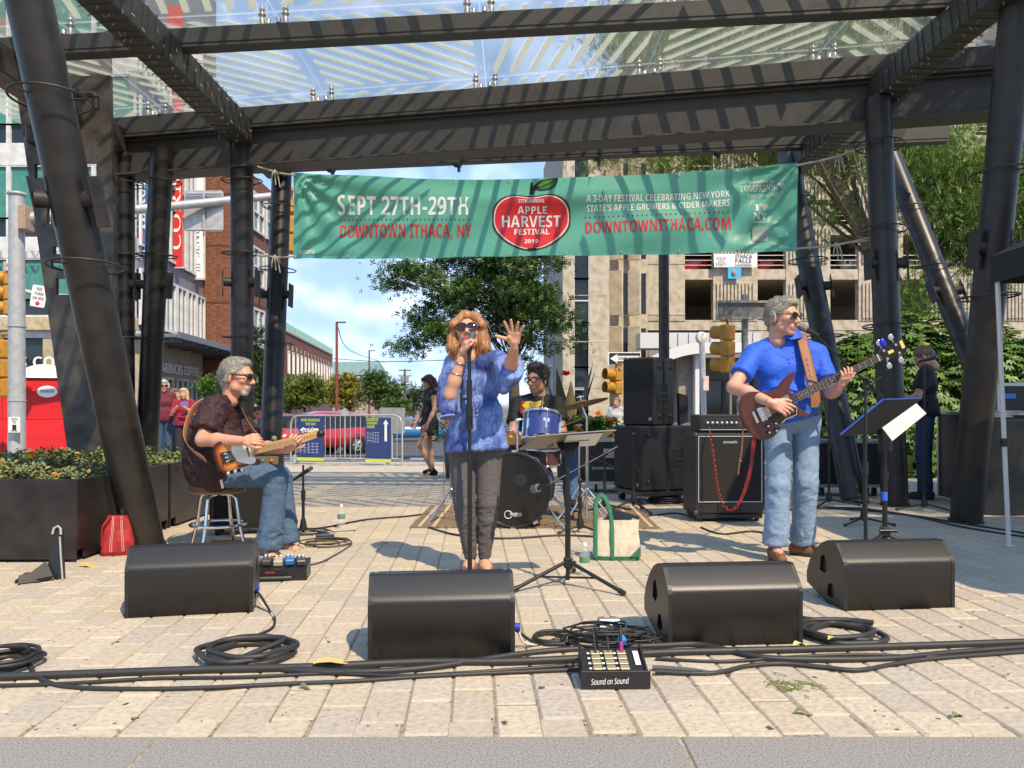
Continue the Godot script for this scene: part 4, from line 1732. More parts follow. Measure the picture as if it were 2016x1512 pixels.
func street() -> void:
	var galv = mat(.42, .43, .44, .5, .3, "patch", 1.5)
	var white = mat(.75, .75, .73, .5)
	var black = mat(.015, .015, .016, .6)
	# mast pole with its long arm
	var t = wthing("signal_mast", "grey galvanised signal mast with a long arm over the street", "signal mast", V(-8.668, -.14, -14.5))
	var b = V(-8.668, -.14, -14.5)
	var m = MB.new()
	var top = 4.7028
	m.tube([b, V(b.x, top, b.z)], [.145, .125], 20)
	m.lathe([U(.13, top), U(.155, top + .01), U(.155, top + .05), U(.0, top + .08)], 20, V(b.x, 0, b.z))
	for y in [1.1, 2.4]:
		m.lathe([U(.143, y), U(.15, y), U(.15, y + .03), U(.143, y + .03)], 20, V(b.x, 0, b.z))
	part(t, "pole", m, galv)
	m = MB.new()
	m.tube([V(-8.535, 4.303, -14.5), V(-6.598, 4.647, -15.2), V(-4.238, 5.111, -16)], [.1, .085, .07], 14)
	part(t, "arm", m, galv)
	m = MB.new()
	m.box(V(-8.47, 4.291, -14.45), V(.12, .42, .3), .01)
	part(t, "flange", m, mat(.4, .28, .2, .7, .2, "patch", 3.0))
	var sg = plate(V(-5.813, 4.698, -15.62), .74, .77, .05)
	var s = part(t, "sign_back", sg, mat(.50, .48, .46, .4, .4, "patch", 1.0))
	m = MB.new()
	m.bar(V(-5.795, 5.04, -15.57), V(-5.795, 4.333, -15.57), .025)
	m.bar(V(-6.129, 4.333, -15.57), V(-5.46, 4.333, -15.57), .02, 6)
	m.bar(V(-6.129, 5.011, -15.57), V(-5.46, 5.011, -15.57), .02, 6)
	part(s, "bracket", m, galv)
	# walk plate on the mast
	t = wthing("crossing_plate", "small white crossing instruction plate on the grey mast", "sign", V(-8.592, .698, -14.3))
	part(t, "plate", plate(V(-8.562, .699, -14.25), .2, .27, .02), white)
	m = MB.new()
	var pz = V(-8.556, .699, -14.24)
	m.text("CROSS", pz + V(0, .09, 0), .025, .12, true, false, Vector3.RIGHT, Vector3.UP, true)
	m.text("ONLY", pz + V(0, .055, 0), .022, .08, true, false, Vector3.RIGHT, Vector3.UP, true)
	m.text("ON", pz + V(0, .022, 0), .022, .05, true, false, Vector3.RIGHT, Vector3.UP, true)
	m.text("SIGNAL", pz + V(0, -.115, 0), .022, .13, true, false, Vector3.RIGHT, Vector3.UP, true)
	m.box(pz + V(0, -.045, 0), V(.07, .085, .003))
	part(t, "print", m, black)
	# left edge signals and their arm
	signal_head("traffic_light", "yellow traffic light high beside the grey mast", V(-12.128, 4.093, -20), -1.2)
	signal_head("traffic_light", "yellow traffic light low behind the grey mast", V(-9.541, 2.076, -15.5), -.5)
	signal_head("traffic_light", "yellow traffic light at the far end of the long mast arm", V(-4.258, 4.856, -16), -1.3)
	t = wthing("signal_mast", "thin grey signal arm carrying small street signs", "signal mast", V(-11.87, 3.946, -20))
	m = MB.new()
	m.tube([V(-13.096, 4.13, -20), V(-11.67, 3.754, -20.4), V(-10.837, 3.718, -20.6)], .06, 8)
	m.bar(V(-12.25, 4.498, -20), V(-12.25, 3.456, -20), .03)
	part(t, "arm", m, galv)
	t = wthing("turn_sign", "white NO TURN ON RED sign hung from the signal arm", "sign", V(-11.429, 3.664, -20))
	var pm = plate(Vector3.ZERO, .36, .52, .04)
	var tilt = Transform3D(Basis(Vector3.BACK, -.16), V(-11.429, 3.664, -20))
	for k in pm.v.size():
		pm.v[k] = tilt * pm.v[k]
	part(t, "plate", pm, white)
	m = MB.new()
	m.xf = tilt
	m.text("NO", V(0, .13, .005), .08, .13, true, false, Vector3.RIGHT, Vector3.UP, true)
	m.text("TURN", V(0, .02, .005), .07, .22, true, false, Vector3.RIGHT, Vector3.UP, true)
	m.text("ON RED", V(0, -.09, .005), .07, .27, true, false, Vector3.RIGHT, Vector3.UP, true)
	part(t, "lettering", m, black)
	m = MB.new()
	m.xf = tilt
	m.ell(V(0, -.18, .0), V(.055, .055, .006), 14)
	part(t, "red_dot", m, mat(.6, .02, .03, .5))
	t = wthing("street_name_sign", "green street name sign with white letters on the signal arm", "sign", V(-10.96, 3.504, -20.5))
	part(t, "plate", plate(V(-10.948, 3.504, -20.5), .42, .2, .02), mat(.02, .25, .17, .5))
	signpost_text(t, "TIOGA", V(-10.906, 3.45, -20.47), .09, .28, white)
	# portable toilets
	for k in 2:
		var px = [-22.0, 98.0][k]
		var d: float = 17.5
		var o = V((px - 1008) / 1631 * d, gy(-d) - .15, -d)
		var pt = thing("portable_toilet", ["red portable toilet at the far edge, white domed roof, partly behind the mast", "red portable toilet beside the steel fin, white domed roof"][k], "toilet", o, .35, "portable toilets")
		var red = mat(.62, .012, .016, .4, .0, "patch", .8)
		m = MB.new()
		m.box(V(0, 1.02, 0), V(1.1, 2.0, 1.1), .03)
		part(pt, "cabin", m, mat(.2, .01, .02, .5))
		m = MB.new()
		m.box(V(.02, 1.02, .56), V(.96, 1.9, .05), .02)
		var dr = part(pt, "door", m, red)
		m = MB.new()
		for e in [[-.28, .75], [.22, .75]]:
			m.box(V(.02 + e[0] * .0, .55 + (.0 if e[0] < 0 else .9), .585), V(.72, .6, .02), .01)
		part(dr, "door_panel", m, mat(.52, .01, .014, .4))
		m = MB.new()
		for y in [.25, 1.0, 1.75]:
			m.box(V(-.44, y, .6), V(.06, .12, .03))
		part(dr, "hinge", m, black)
		for e in [-1.0, 1.0]:
			m = MB.new()
			m.box(V(.55 * e, 1.02, .54), V(.06, 2.06, .1), .02)
			part(pt, "corner_post", m, white)
		m = MB.new()
		var arch = PackedVector2Array()
		arch.append(U(-.6, 2.0))
		for j in 13:
			arch.append(U(-.6 + j * .1, 2.06 + .22 * sin(PI * j / 12)))
		arch.append(U(.6, 2.0))
		m.slab(arch, -.6, .64)
		part(pt, "roof", m, mat(.75, .75, .75, .5))
		m = MB.new()
		m.at(V(.05, 1.72, .6))
		m.ell(Vector3.ZERO, V(.19, .12, .008), 18)
		part(dr, "badge", m, white)
		m = MB.new()
		m.text("DRAIN", V(.05, 1.7, .612), .06, .24, true, false, Vector3.RIGHT, Vector3.UP, true)
		part(dr, "badge_lettering", m, mat(.05, .15, .5, .5))
	# cars
	car("red_suv", "bright red SUV turning behind the crowd barrier", V(-7.75, gy(-32.6) - .045, -32.6), PI + .86, Color(.40, .012, .018), suv_st(), [-1.35, 1.35], .36)
	car("red_hatchback", "dark red car with orange plate waiting behind the barrier", V(-6.6, gy(-37.5) - .045, -37.5), -PI / 2 + .12, Color(.26, .012, .02), sedan_st(), [-1.35, 1.4], .33)
	car("blue_car", "bright blue car far behind the walking woman", V(-6.5, gy(-52) - .045, -52), .25, Color(.02, .16, .42), sedan_st(), [-1.35, 1.4], .33)
	car("pink_roofed_car", "maroon car parked beyond the red SUV near the posts", V(-12.0, gy(-40) - .045, -40), PI + .5, Color(.22, .03, .05), suv_st(), [-1.35, 1.35], .36)
	# cars on the garage decks
	for q in [[1362, 530, 0, Color(.5, .01, .02), "red"], [1670, 530, 0, Color(.5, .5, .5), "silver"], [1880, 530, 0, Color(.4, .4, .42), "grey"], [1505, 530, 0, Color(.3, .01, .02), "dark red"]]:
		car("garage_car", "%s car parked behind the rails on the garage deck" % q[4], V((q[0] - 1008.0) / 1631 * 52.5, 9.2252 - .15, -53.4), PI / 2, q[3], sedan_st(), [-1.35, 1.4], .33, "cars on the garage deck")
	# crowd barrier with two posters
	var bd = 18.7
	var bz = gy(-bd)
	t = wthing("crowd_barrier", "grey steel crowd barrier with two blue posters at the kerb", "barrier", V(-4.4, bz, -bd))
	var x0 = -5.0987
	var x1 = -2.4255
	var sl = .8 / (x1 - x0)
	var h0 = bz + .13
	var h1 = bz + 1.1
	m = MB.new()
	var loop = []
	for q in [[x0, h0 - .12], [x0, h1 - .18], [x0 + .05, h1 - .05], [x0 + .18, h1], [x1 - .18, h1 + .02], [x1 - .05, h1 - .04], [x1, h1 - .18], [x1, h0 - .12]]:
		loop.append(V(q[0], q[1], (-19.1 + (q[0] - x0) * sl)))
	m.tube(loop, .021, 8)
	m.bar(V(x0, h0, (-19.1 + (x0 - x0) * sl)), V(x1, h0 + .02, (-19.1 + (x1 - x0) * sl)), .016, 8)
	part(t, "frame", m, galv)
	for k in 21:
		var x = lerpf(x0, x1, (k + 1) / 22.0)
		m = MB.new()
		m.bar(V(x, h0, (-19.1 + (x - x0) * sl)), V(x, h1, (-19.1 + (x - x0) * sl)), .009, 6)
		part(t, "bar", m, galv)
	for x in [x0 + .1, x1 - .35]:
		m = MB.new()
		m.box(V(x, bz + .02, (-19.1 + (x - x0) * sl)), V(.05, .03, .6))
		m.box(V(x, bz + .1, (-19.1 + (x - x0) * sl)), V(.06, .2, .03))
		part(t, "foot", m, galv)
	for k in 2:
		var pa: float = [-4.9249, -3.2894][k]
		var pb: float = [-4.2644, -2.6655][k]
		var ps = thing("street_poster", ["blue poster with a white arrow pointing left on the barrier", "blue poster with a white arrow pointing up on the barrier"][k], "poster", V((pa + pb) / 2, h0 - .06, (-19.1 + ((pa + pb) / 2 - x0) * sl) + .035), atan2(-.8, x1 - x0), "posters on the barrier")
		var w = pb - pa
		m = MB.new()
		m.box(V(0, .535, 0), V(w, .92, .006))
		part(ps, "sheet", m, mat(.02, .045, .17, .5, .0, "patch", 3.0))
		m = MB.new()
		m.box(V(0, .04, .0), V(w, .07, .007))
		part(ps, "lime_edge", m, mat(.5, .62, .05, .5))
		m = MB.new()
		if k == 0:
			m.text("MORE BUSINESSES", V(0, .9, .008), .06, w * .72, true, false, Vector3.RIGHT, Vector3.UP, true)
			m.text("THIS WAY", V(0, .81, .008), .06, w * .4, true, false, Vector3.RIGHT, Vector3.UP, true)
		else:
			m.text("BUSINESSES", V(-w * .44, .92, .008), .06, w * .45)
			m.text("STRAIGHT", V(-w * .44, .84, .008), .06, w * .42)
			m.text("AHEAD", V(-w * .44, .76, .008), .06, w * .3)
		part(ps, "heading", m, mat(.5, .62, .05, .5))
		m = MB.new()
		if k == 0:
			m.slab(PackedVector2Array([U(-w * .44, .7), U(-w * .26, .77), U(-w * .26, .74), U(w * .3, .74), U(w * .3, .66), U(-w * .26, .66), U(-w * .26, .63)]), .004, .008)
		else:
			m.slab(PackedVector2Array([U(w * .3, .95), U(w * .2, .85), U(w * .255, .85), U(w * .255, .47), U(w * .345, .47), U(w * .345, .85), U(w * .4, .85)]), .004, .008)
		part(ps, "arrow", m, white)
		m = MB.new()
		for j in 7:
			var yy = (.4 - j * .035) if k == 0 else .66 - j * .035
			for e in 5:
				m.box(V(-w * .4 + e * w * (.16 if k == 0 else .1), yy, .0055), V(w * (.13 if k == 0 else .08) * (.6 + .4 * sin(j * 3.0 + e * 5.0)), .011, .003))
		part(ps, "small_print", m, mat(.5, .52, .58, .5)).set_meta("kind", "stuff")
	# lamp posts down the street
	for q in [[663, 60.0, 634.0, "tall red-brown street lamp beyond the barrier"], [727, 95.0, 690.0, "smaller red-brown street lamp farther down the street"]]:
		var d: float = q[1]
		var o = V((q[0] - 1008.0) / 1631 * d, gy(-d), -d)
		var ht: float = 1.04 + (797 - q[2]) / 1631 * d
		t = wthing("street_lamp", q[3], "street lamp", o, "street lamps")
		m = MB.new()
		m.tube([o, V(o.x, ht, o.z)], [.13, .09], 10)
		part(t, "pole", m, mat(.22, .055, .04, .6))
		m = MB.new()
		m.box(V(o.x + .3, ht, o.z), V(.75, .14, .3), .05)
		part(t, "lamp_head", m, galv)
	# diamond sign, cabinet and blank sign by the road
	t = wthing("diamond_sign", "grey diamond-shaped sign back on a post beyond the barrier", "sign", V(-5.245, -.6, -26))
	m = MB.new()
	m.bar(V(-5.245, -.6, -26), V(-5.245, .912, -26), .025)
	part(t, "post", m, galv)
	m = MB.new()
	m.at(V(-5.235, .801, -25.95), 0, 0, PI / 4)
	m.box(Vector3.ZERO, V(.22, .22, .01))
	part(t, "plate", m, galv)
	t = wthing("blank_sign", "large grey blank sign panel behind the barrier end", "sign", V(-3.314, -.48, -23))
	part(t, "panel", plate(V(-3.328, .603, -23), .72, .72, .04), mat(.3, .31, .31, .5, .3, "patch", 1.0))
	m = MB.new()
	m.bar(V(-3.335, -.482, -23.05), V(-3.335, .913, -23.05), .03)
	part(t, "post", m, galv)
	# wooden utility pole and wires
	t = wthing("utility_pole", "wooden utility pole with cross arms and wires far down the street", "utility pole", V(-14.231, -1.888, -110))
	m = MB.new()
	m.tube([V(-14.231, -1.888, -110), V(-14.231, 5.761, -110)], [.2, .14], 8)
	for q in [[729, 12], [740, 13], [757, 9]]:
		m.box(V(-14.2305, 1.04 + (797 - q[0]) / 1631.0 * 110, -110), V(q[1] * .135, .14, .14))
	part(t, "pole", m, mat(.13, .09, .07, .9))
	m = MB.new()
	m.box(V(-14.461, 4.336, -109.7), V(.5, 1.1, .5), .1)
	m.box(V(-13.923, 4.47, -109.7), V(.5, 1.0, .5), .1)
	part(t, "transformer", m, mat(.25, .26, .27, .5))
	m = MB.new()
	m.tube(curve([V(-19.479, 6.061, -90), V(-13.077, 5.522, -86), V(-5.297, 5.405, -80)], 3.0), .035, 4, false)
	m.tube(curve([V(-12.76, 6.864, -60.5), V(-14.623, 5.96, -75), V(-16.726, 6.57, -110)], 3.0), .03, 4, false)
	part(t, "wire", m, black)
	# right side: dark post, one way sign, signals, meter poles
	t = wthing("dark_post", "tall dark brown post between the speakers and the garage", "post", V(3.311, -.28, -18))
	m = MB.new()
	m.tube([V(3.311, -.28, -18), V(3.289, 7.298, -18)], .115, 16)
	part(t, "shaft", m, mat(.045, .03, .025, .45, .1, "steel", .8))
	t = wthing("one_way_sign", "black and white ONE WAY sign with arrow above the loudspeaker", "sign", V(3.116, 2.323, -23))
	part(t, "plate", plate(V(3.116, 2.323, -23), .92, .36, .03), white)
	part(t, "face", plate(V(3.129, 2.322, -22.985), .86, .31, .02), black)
	m = MB.new()
	var oo = V(3.127, 2.322, -22.97)
	m.at(oo)
	m.slab(PackedVector2Array([U(-.41, 0), U(-.2, .13), U(-.22, .075), U(.4, .075), U(.4, -.075), U(-.22, -.075), U(-.2, -.13)]), 0, .002)
	part(t, "arrow", m, white)
	m = MB.new()
	m.text("ONE WAY", oo + V(.1, -.045, .006), .09, .55, true, false, Vector3.RIGHT, Vector3.UP, true)
	part(t, "lettering", m, black)
	m = MB.new()
	m.bar(V(3.399, -.484, -23.1), V(3.399, 2.499, -23.1), .035)
	part(t, "post", m, galv)
	signal_head("walk_signal", "yellow signal with visors beside the ONE WAY sign", V(2.828, 1.854, -22.5), -1.1, true, 2)
	signal_head("traffic_light", "yellow traffic light seen from behind, hung on a grey pole by the garage", V(4.809, 2.651, -18.5), -2.4)
	t = wthing("sign_pole", "grey pole carrying a wide blank sign back", "sign", V(5.246, -.304, -18.6))
	m = MB.new()
	m.tube([V(5.246, -.304, -18.6), V(5.223, 3.515, -18.6)], .075, 12)
	part(t, "pole", m, mat(.24, .25, .25, .5, .3, "patch", 1.5))
	part(t, "panel", plate(V(5.226, 3.155, -18.45), 1.3, .42, .02), mat(.2, .2, .19, .5, .3, "patch", 1.5))
	for y in [594, 626]:
		m = MB.new()
		m.box(V(5.212, 1.04 + (797.0 - y) / 1631 * 18.4, -18.4), V(1.25, .05, .04))
		part(t, "rail", m, mat(.28, .28, .27, .5, .3))
	t = wthing("bus_stop_pole", "white pole with a round top and a small notice", "pole", V(4.635, -.36, -20))
	m = MB.new()
	m.tube([V(4.66, -.36, -20), V(4.586, 2.536, -20)], .07, 12)
	part(t, "pole", m, mat(.5, .5, .5, .5, .2))
	m = MB.new()
	m.at(V(4.574, 2.659, -20), .5, PI / 2)
	m.lathe([U(0, -.06), U(.14, -.06), U(.15, 0), U(.14, .06), U(0, .06)], 18)
	part(t, "round_top", m, mat(.6, .6, .58, .5))
	part(t, "notice", plate(V(4.661, 1.552, -19.9), .13, .36, .01), mat(.7, .55, .52, .6))
	m = MB.new()
	m.tube([V(5.536, -.4, -21), V(5.536, 2.225, -21)], .035, 8)
	one("thin_post", m, mat(.2, .17, .13, .5), "thin brown post under the traffic light", "post")
	# leaning bicycles far back
	for k in 2:
		var o = V(2.503, -.6, -26) + V(k * .9, 0, -k * .5)
		t = thing("bicycle", ["dark bicycle parked behind the drum kit, nearer one", "dark bicycle parked behind the drum kit, farther one"][k], "bicycle", o, .3, "parked bicycles")
		for x in [-.5, .5]:
			m = MB.new()
			var ring = []
			for j in 21:
				ring.append(V(x + .33 * cos(TAU * j / 20), .34 + .33 * sin(TAU * j / 20), 0))
			m.tube(ring, .022, 6, false)
			for j in 8:
				m.bar(V(x, .34, 0), V(x + .33 * cos(TAU * j / 8), .34 + .33 * sin(TAU * j / 8), 0), .004, 3)
			part(t, "wheel", m, black)
		m = MB.new()
		m.tube([V(-.5, .34, 0), V(-.05, .32, 0), V(.38, .78, 0), V(-.2, .8, 0), V(-.5, .34, 0)], .018, 6, false)
		m.bar(V(-.05, .32, 0), V(-.22, .92, 0), .018, 6)
		m.bar(V(.5, .34, 0), V(.35, 1.0, 0), .018, 6)
		part(t, "frame", m, [mat(.25, .08, .05, .4), mat(.03, .1, .1, .4)][k])
		m = MB.new()
		m.ell(V(-.24, .95, 0), V(.14, .04, .07), 10)
		part(t, "saddle", m, black)
		m = MB.new()
		m.bar(V(.36, 1.0, -.26), V(.36, 1.0, .26), .014, 6)
		part(t, "handlebar", m, black)

func plants() -> void:
	# street tree in the middle of the picture
	tree("street_tree", "round green street tree behind the singer", V(.103, -.52, -24), [V(.059, 1.584, -24), V(.029, 3.35, -24), V(-.118, 4.527, -24)], .2,
		[[V(-.559, 4.527, -24), V(1.7, 1.9, 1.8)], [V(.631, 4.45, -24.5), V(1.2, 2.3, 1.6)], [V(-1.844, 4.455, -23.5), V(1.0, .8, 1.0)], [V(-2.914, 4.895, -24), V(.9, .4, .7)], [V(-3.429, 4.454, -24), V(.35, .2, .4)], [V(-1.844, 3.014, -23.5), V(.9, .7, 1.0)], [V(-2.987, 2.688, -24), V(.6, .25, .5)], [V(-2.325, 3.571, -24), V(.6, .4, .6)], [V(1.501, 3.35, -24), V(.4, .7, .5)], [V(-.706, 5.852, -24), V(2.2, .8, 1.6)]],
		250, 50, .125, "twig", Color(.03, .075, .015), Color(.115, .2, .045))
	# low trees along the far side of the street
	tree("roadside_tree", "yellow-green tree in front of the brick building", V(-18.761, -1.468, -75), [V(-18.761, 1.362, -75)], .16, [[V(-18.853, 1.914, -75), V(2.2, 1.5, 1.8)], [V(-18.21, 2.971, -75), V(1.1, .8, 1.2)]], 60, 60, .22, "twig", Color(.09, .14, .02), Color(.22, .24, .035), "trees along the street")
	tree("roadside_tree", "deep yellow tree behind the red-brown street lamp", V(-15.303, -1.504, -78), [V(-15.303, 1.375, -78)], .16, [[V(-15.447, 2.092, -78), V(2.1, 1.7, 1.8)], [V(-16.069, 3.192, -78), V(1.0, .9, 1.2)]], 60, 60, .22, "twig", Color(.14, .16, .02), Color(.34, .28, .035), "trees along the street")
	tree("roadside_tree", "fresh green tree at the end of the row beside the walking woman", V(-11.169, -1.432, -72), [V(-11.169, 1.349, -72)], .16, [[V(-11.301, 2.011, -72), V(2.0, 1.6, 1.8)], [V(-11.61, 3.203, -72), V(.9, .8, 1.0)], [V(-9.571, .911, -70), V(1.0, .8, 1.0)]], 60, 60, .22, "twig", Color(.04, .09, .02), Color(.12, .19, .04), "trees along the street")
	tree("roadside_tree", "small dark green tree against the hotel posts", V(-22.021, -1.552, -82), [V(-22.021, 1.392, -82)], .16, [[V(-21.92, 1.895, -82), V(1.6, 1.6, 1.5)]], 36, 55, .22, "twig", Color(.04, .08, .02), Color(.12, .16, .03), "trees along the street")
	tree("roadside_tree", "dark slim tree in front of the brick stair tower", V(-12.164, -1.048, -40), [V(-12.164, 1.947, -40)], .12, [[V(-12.164, 2.438, -40), V(.55, 2.6, .6)]], 40, 45, .14, "twig", Color(.03, .06, .015), Color(.07, .11, .025), "trees along the street")
	tree("roadside_tree", "young pale green tree beside the coffee shop window", V(-10.963, -.76, -30), [V(-10.963, 1.169, -30)], .05, [[V(-10.963, 1.629, -30), V(.45, .55, .4)]], 20, 30, .1, "twig", Color(.06, .13, .02), Color(.14, .24, .05), "trees along the street")
	tree("roadside_tree", "dim green tree far down the street below the utility pole", V(-15.383, -2.128, -130), [V(-15.383, 1.598, -130)], .2, [[V(-15.622, 1.598, -130), V(2.5, 2.4, 2.0)], [V(-13.562, 2.07, -140), V(3.5, 3.0, 2.0)]], 50, 50, .4, "twig", Color(.04, .07, .03), Color(.08, .12, .05), "trees along the street")
	# honey locusts beyond the canopy on the right
	tree("honey_locust", "leaning honey locust with feathery leaves behind the banner's end", V(7.284, -.16, -15), [V(7.1, 2.484, -15), V(6.594, 3.771, -15), V(5.904, 4.967, -15), V(5.353, 5.933, -15)], .25,
		[[V(5.246, 7.189, -15.5), V(1.6, 1.3, 2.0)], [V(3.649, 7.779, -16), V(1.5, 1.4, 1.8)], [V(4.132, 5.889, -15.6), V(1.3, .5, .9)], [V(2.732, 6, -15.8), V(.9, .45, .8)], [V(1.834, 5.817, -16), V(.4, .35, .5)], [V(3.271, 5.411, -15.6), V(.8, .3, .6)], [V(5.796, 7.592, -14.5), V(1.8, 1.2, 1.6)], [V(2.347, 8.496, -16.5), V(1.0, 1.2, 1.2)], [V(5.797, 5.392, -15.2), V(.6, .6, .5)], [V(5.684, 4.411, -15.4), V(.3, .6, .4)], [V(6.18, 5.611, -15), V(.5, .4, .5)]],
		300, 62, .125, "sprig", Color(.07, .13, .012), Color(.22, .27, .035), "honey locust trees", Color(.25, .195, .125))
	tree("honey_locust", "honey locust with drooping branches beside the garage behind the soundman", V(6.755, -.12, -14), [V(6.798, 1.873, -14), V(6.712, 2.559, -14), V(7.142, 3.418, -14), V(7.571, 4.448, -14)], .17,
		[[V(7.313, 5.049, -14), V(.95, .8, .9)], [V(7.547, 4.061, -13.8), V(.75, .55, .7)], [V(8.601, 4.619, -14), V(.9, 1.2, .9)], [V(6.638, 3.002, -13.5), V(.22, .5, .25)], [V(8.172, 3.589, -14), V(.7, .5, .6)], [V(6.952, 5.458, -14.5), V(.6, .5, .6)]],
		230, 62, .12, "sprig", Color(.06, .13, .012), Color(.18, .27, .035), "honey locust trees", Color(.13, .10, .07))
	# ivy-like hedge behind the stage
	var t = wthing("leafy_hedge", "tall hedge of broad green creeper leaves behind the right posts", "hedge", V(6.048, -.052, -12.3))
	var xfs = []
	var cols = []
	var r = RandomNumberGenerator.new()
	r.seed = 12
	for b in [[1700, 1.3, 2.15], [1790, 1.3, 2.5], [1880, 1.3, 2.55], [1970, 1.3, 2.3], [2060, 1.2, 1.7]]:
		var c = V((b[0] - 1008.0) / 1631 * 12.6, .9, -12.9)
		for k in 1500:
			var d = V(r.randfn(), r.randfn(), absf(r.randfn()) * .9).normalized()
			var p: Vector3 = c + d * V(.72, b[2] - .95, .75) * r.randf_range(.86, 1.08)
			if p.y < .02:
				continue
			var nrm = Basis.looking_at(-(d + V(r.randf_range(-.5, .5), r.randf_range(.0, .9), r.randf_range(-.4, .4))).normalized(), Vector3.UP)
			xfs.append(Transform3D(nrm * Basis(Vector3.BACK, PI + r.randf_range(-.8, .8)) * Basis.from_scale(Vector3.ONE * r.randf_range(.07, .14)), p))
			cols.append(Color(.045, .105, .014).lerp(Color(.155, .265, .045), r.randf()))
	tag(multi(t, "leaves", leaf_mesh("hand"), vmat(.5, .0, "", 1.0, {"backlight_enabled": true, "backlight": Color(.3, .4, .08)}), xfs, cols), "", "", "", "stuff")
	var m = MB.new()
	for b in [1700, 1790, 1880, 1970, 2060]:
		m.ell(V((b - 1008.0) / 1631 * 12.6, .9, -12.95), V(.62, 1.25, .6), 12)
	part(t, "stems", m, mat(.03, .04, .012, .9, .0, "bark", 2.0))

func tolex() -> StandardMaterial3D:
	return mat(.017, .0165, .0165, .42, .0, "fine", 14.0, .3)

func metal_black() -> StandardMaterial3D:
	return mat(.014, .014, .0145, .35, .1)

func chrome() -> StandardMaterial3D:
	return mat(.75, .75, .76, .12, 1.0)

func gear() -> void:
	wedges()
	cables()
	left_side()
	drums()
	amps()
	stands()
	right_side()

func wedges() -> void:
	var black = mat(.0165, .0158, .0155, .4, .0, "fine", 14.0, .22)
	var prof = PackedVector2Array([U(0, 0), U(.17, 0), U(.4, .065), U(.405, .12), U(.37, .19), U(.31, .255), U(.24, .305), U(.17, .33), U(.105, .335), U(.085, .328), U(.02, .262), U(.006, .245), U(.0, .228)])
	var first: Node3D
	var spots = [[V(-1.885, 0, -4.029), V(-1.348, 0, -4.147), "black stage monitor in front of the seated guitarist"], [V(-.584, 0, -3.352), V(-.01, 0, -3.413), "black stage monitor in front of the singer, nearest of the four"], [V(.67, 0, -3.549), V(1.277, 0, -3.609), "black stage monitor between the stage box and the bass player"], [V(1.675, 0, -4.178), V(2.307, 0, -4.251), "black stage monitor below the bass player's music stand"]]
	for s in spots:
		var a: Vector3 = s[0]
		var b: Vector3 = s[1]
		var turn = atan2(-(b.z - a.z), b.x - a.x)
		if first:
			copy(first, a, turn, s[2])
			continue
		first = thing("stage_monitor", s[2], "speaker", a, turn, "stage monitors")
		var m = MB.new()
		var inner: PackedVector2Array = Geometry2D.offset_polygon(prof, -.0015)[0]
		m.xf = Transform3D(Basis(V(0, 0, -1), Vector3.UP, Vector3.RIGHT), Vector3.ZERO)
		m.slab(inner, .017, .583, true)
		part(first, "cabinet", m, black)
		for e in 2:
			# end panel with two grip holes cut through
			var c = CSGPolygon3D.new()
			c.name = "end_panel"
			c.polygon = prof
			c.depth = .018
			c.material = black
			c.transform = Transform3D(Basis(V(0, 0, -1), Vector3.UP, Vector3.RIGHT), V(.018 if e == 0 else .6, 0, 0))
			for q in [[.21, .2, .045, .05], [.13, .075, .045, .04]]:
				var h = CSGPolygon3D.new()
				h.name = "grip_hole"
				h.material = black
				h.operation = CSGShape3D.OPERATION_SUBTRACTION
				h.polygon = PackedVector2Array([U(q[0] - q[2], q[1] - q[3] * .2), U(q[0] - q[2] * .2, q[1] - q[3]), U(q[0] + q[2], q[1] - q[3] * .8), U(q[0] + q[2] * .8, q[1] + q[3] * .6), U(q[0] - q[2] * .1, q[1] + q[3])])
				h.depth = .1
				h.position = V(0, 0, .05)
				c.add_child(h, true)
			first.add_child(c, true)
		m = MB.new()
		m.xf = Transform3D(Basis(V(0, 0, -1), Vector3.UP, Vector3.RIGHT), Vector3.ZERO)
		m.slab(PackedVector2Array([U(.398, .14), U(.37, .193), U(.31, .258), U(.24, .308), U(.2, .321), U(.2, .325), U(.242, .312), U(.313, .262), U(.374, .196), U(.402, .142)]), .03, .57)
		part(first, "grille", m, mat(.012, .012, .012, .7))
		for x in [.06, .3, .54]:
			m = MB.new()
			m.at(V(x, -.004, -.03))
			m.lathe([U(.0, .0), U(.012, .0), U(.012, .006), U(0, .007)], 8)
			part(first, "rubber_foot", m, mat(.01, .01, .01, .8))

func cord(called: String, label: String, pts: Array, r: float, ma: Material, cat := "cable", group := "cables on the ground") -> MeshInstance3D:
	var p = []
	for q in pts:
		p.append(q + V(0, r, 0))
	var m = MB.new()
	m.tube(curve(p, .03), r, 7)
	return one(called, m, ma, label, cat, Vector3.ZERO, group)

func coil(called: String, label: String, o: Vector3, rx: float, rz: float, turns: int, r: float, lead: Array, ma: Material, sd := 1) -> void:
	var g = RandomNumberGenerator.new()
	g.seed = sd
	var p = []
	for k in turns * 12:
		var w = TAU * k / 12.0
		var f = 1.0 + g.randf_range(-.09, .09) + .12 * sin(k * .21 + sd)
		p.append(o + V(cos(w) * rx * f + .02 * sin(k * .4), r + .012 * (k / 12) * .8 + g.randf() * .006, sin(w) * rz * f))
	for q in lead:
		p.append(q + V(0, r, 0))
	var m = MB.new()
	m.tube(curve(p, .025), r, 7)
	one(called, m, ma, label, "cable", Vector3.ZERO, "cables on the ground")

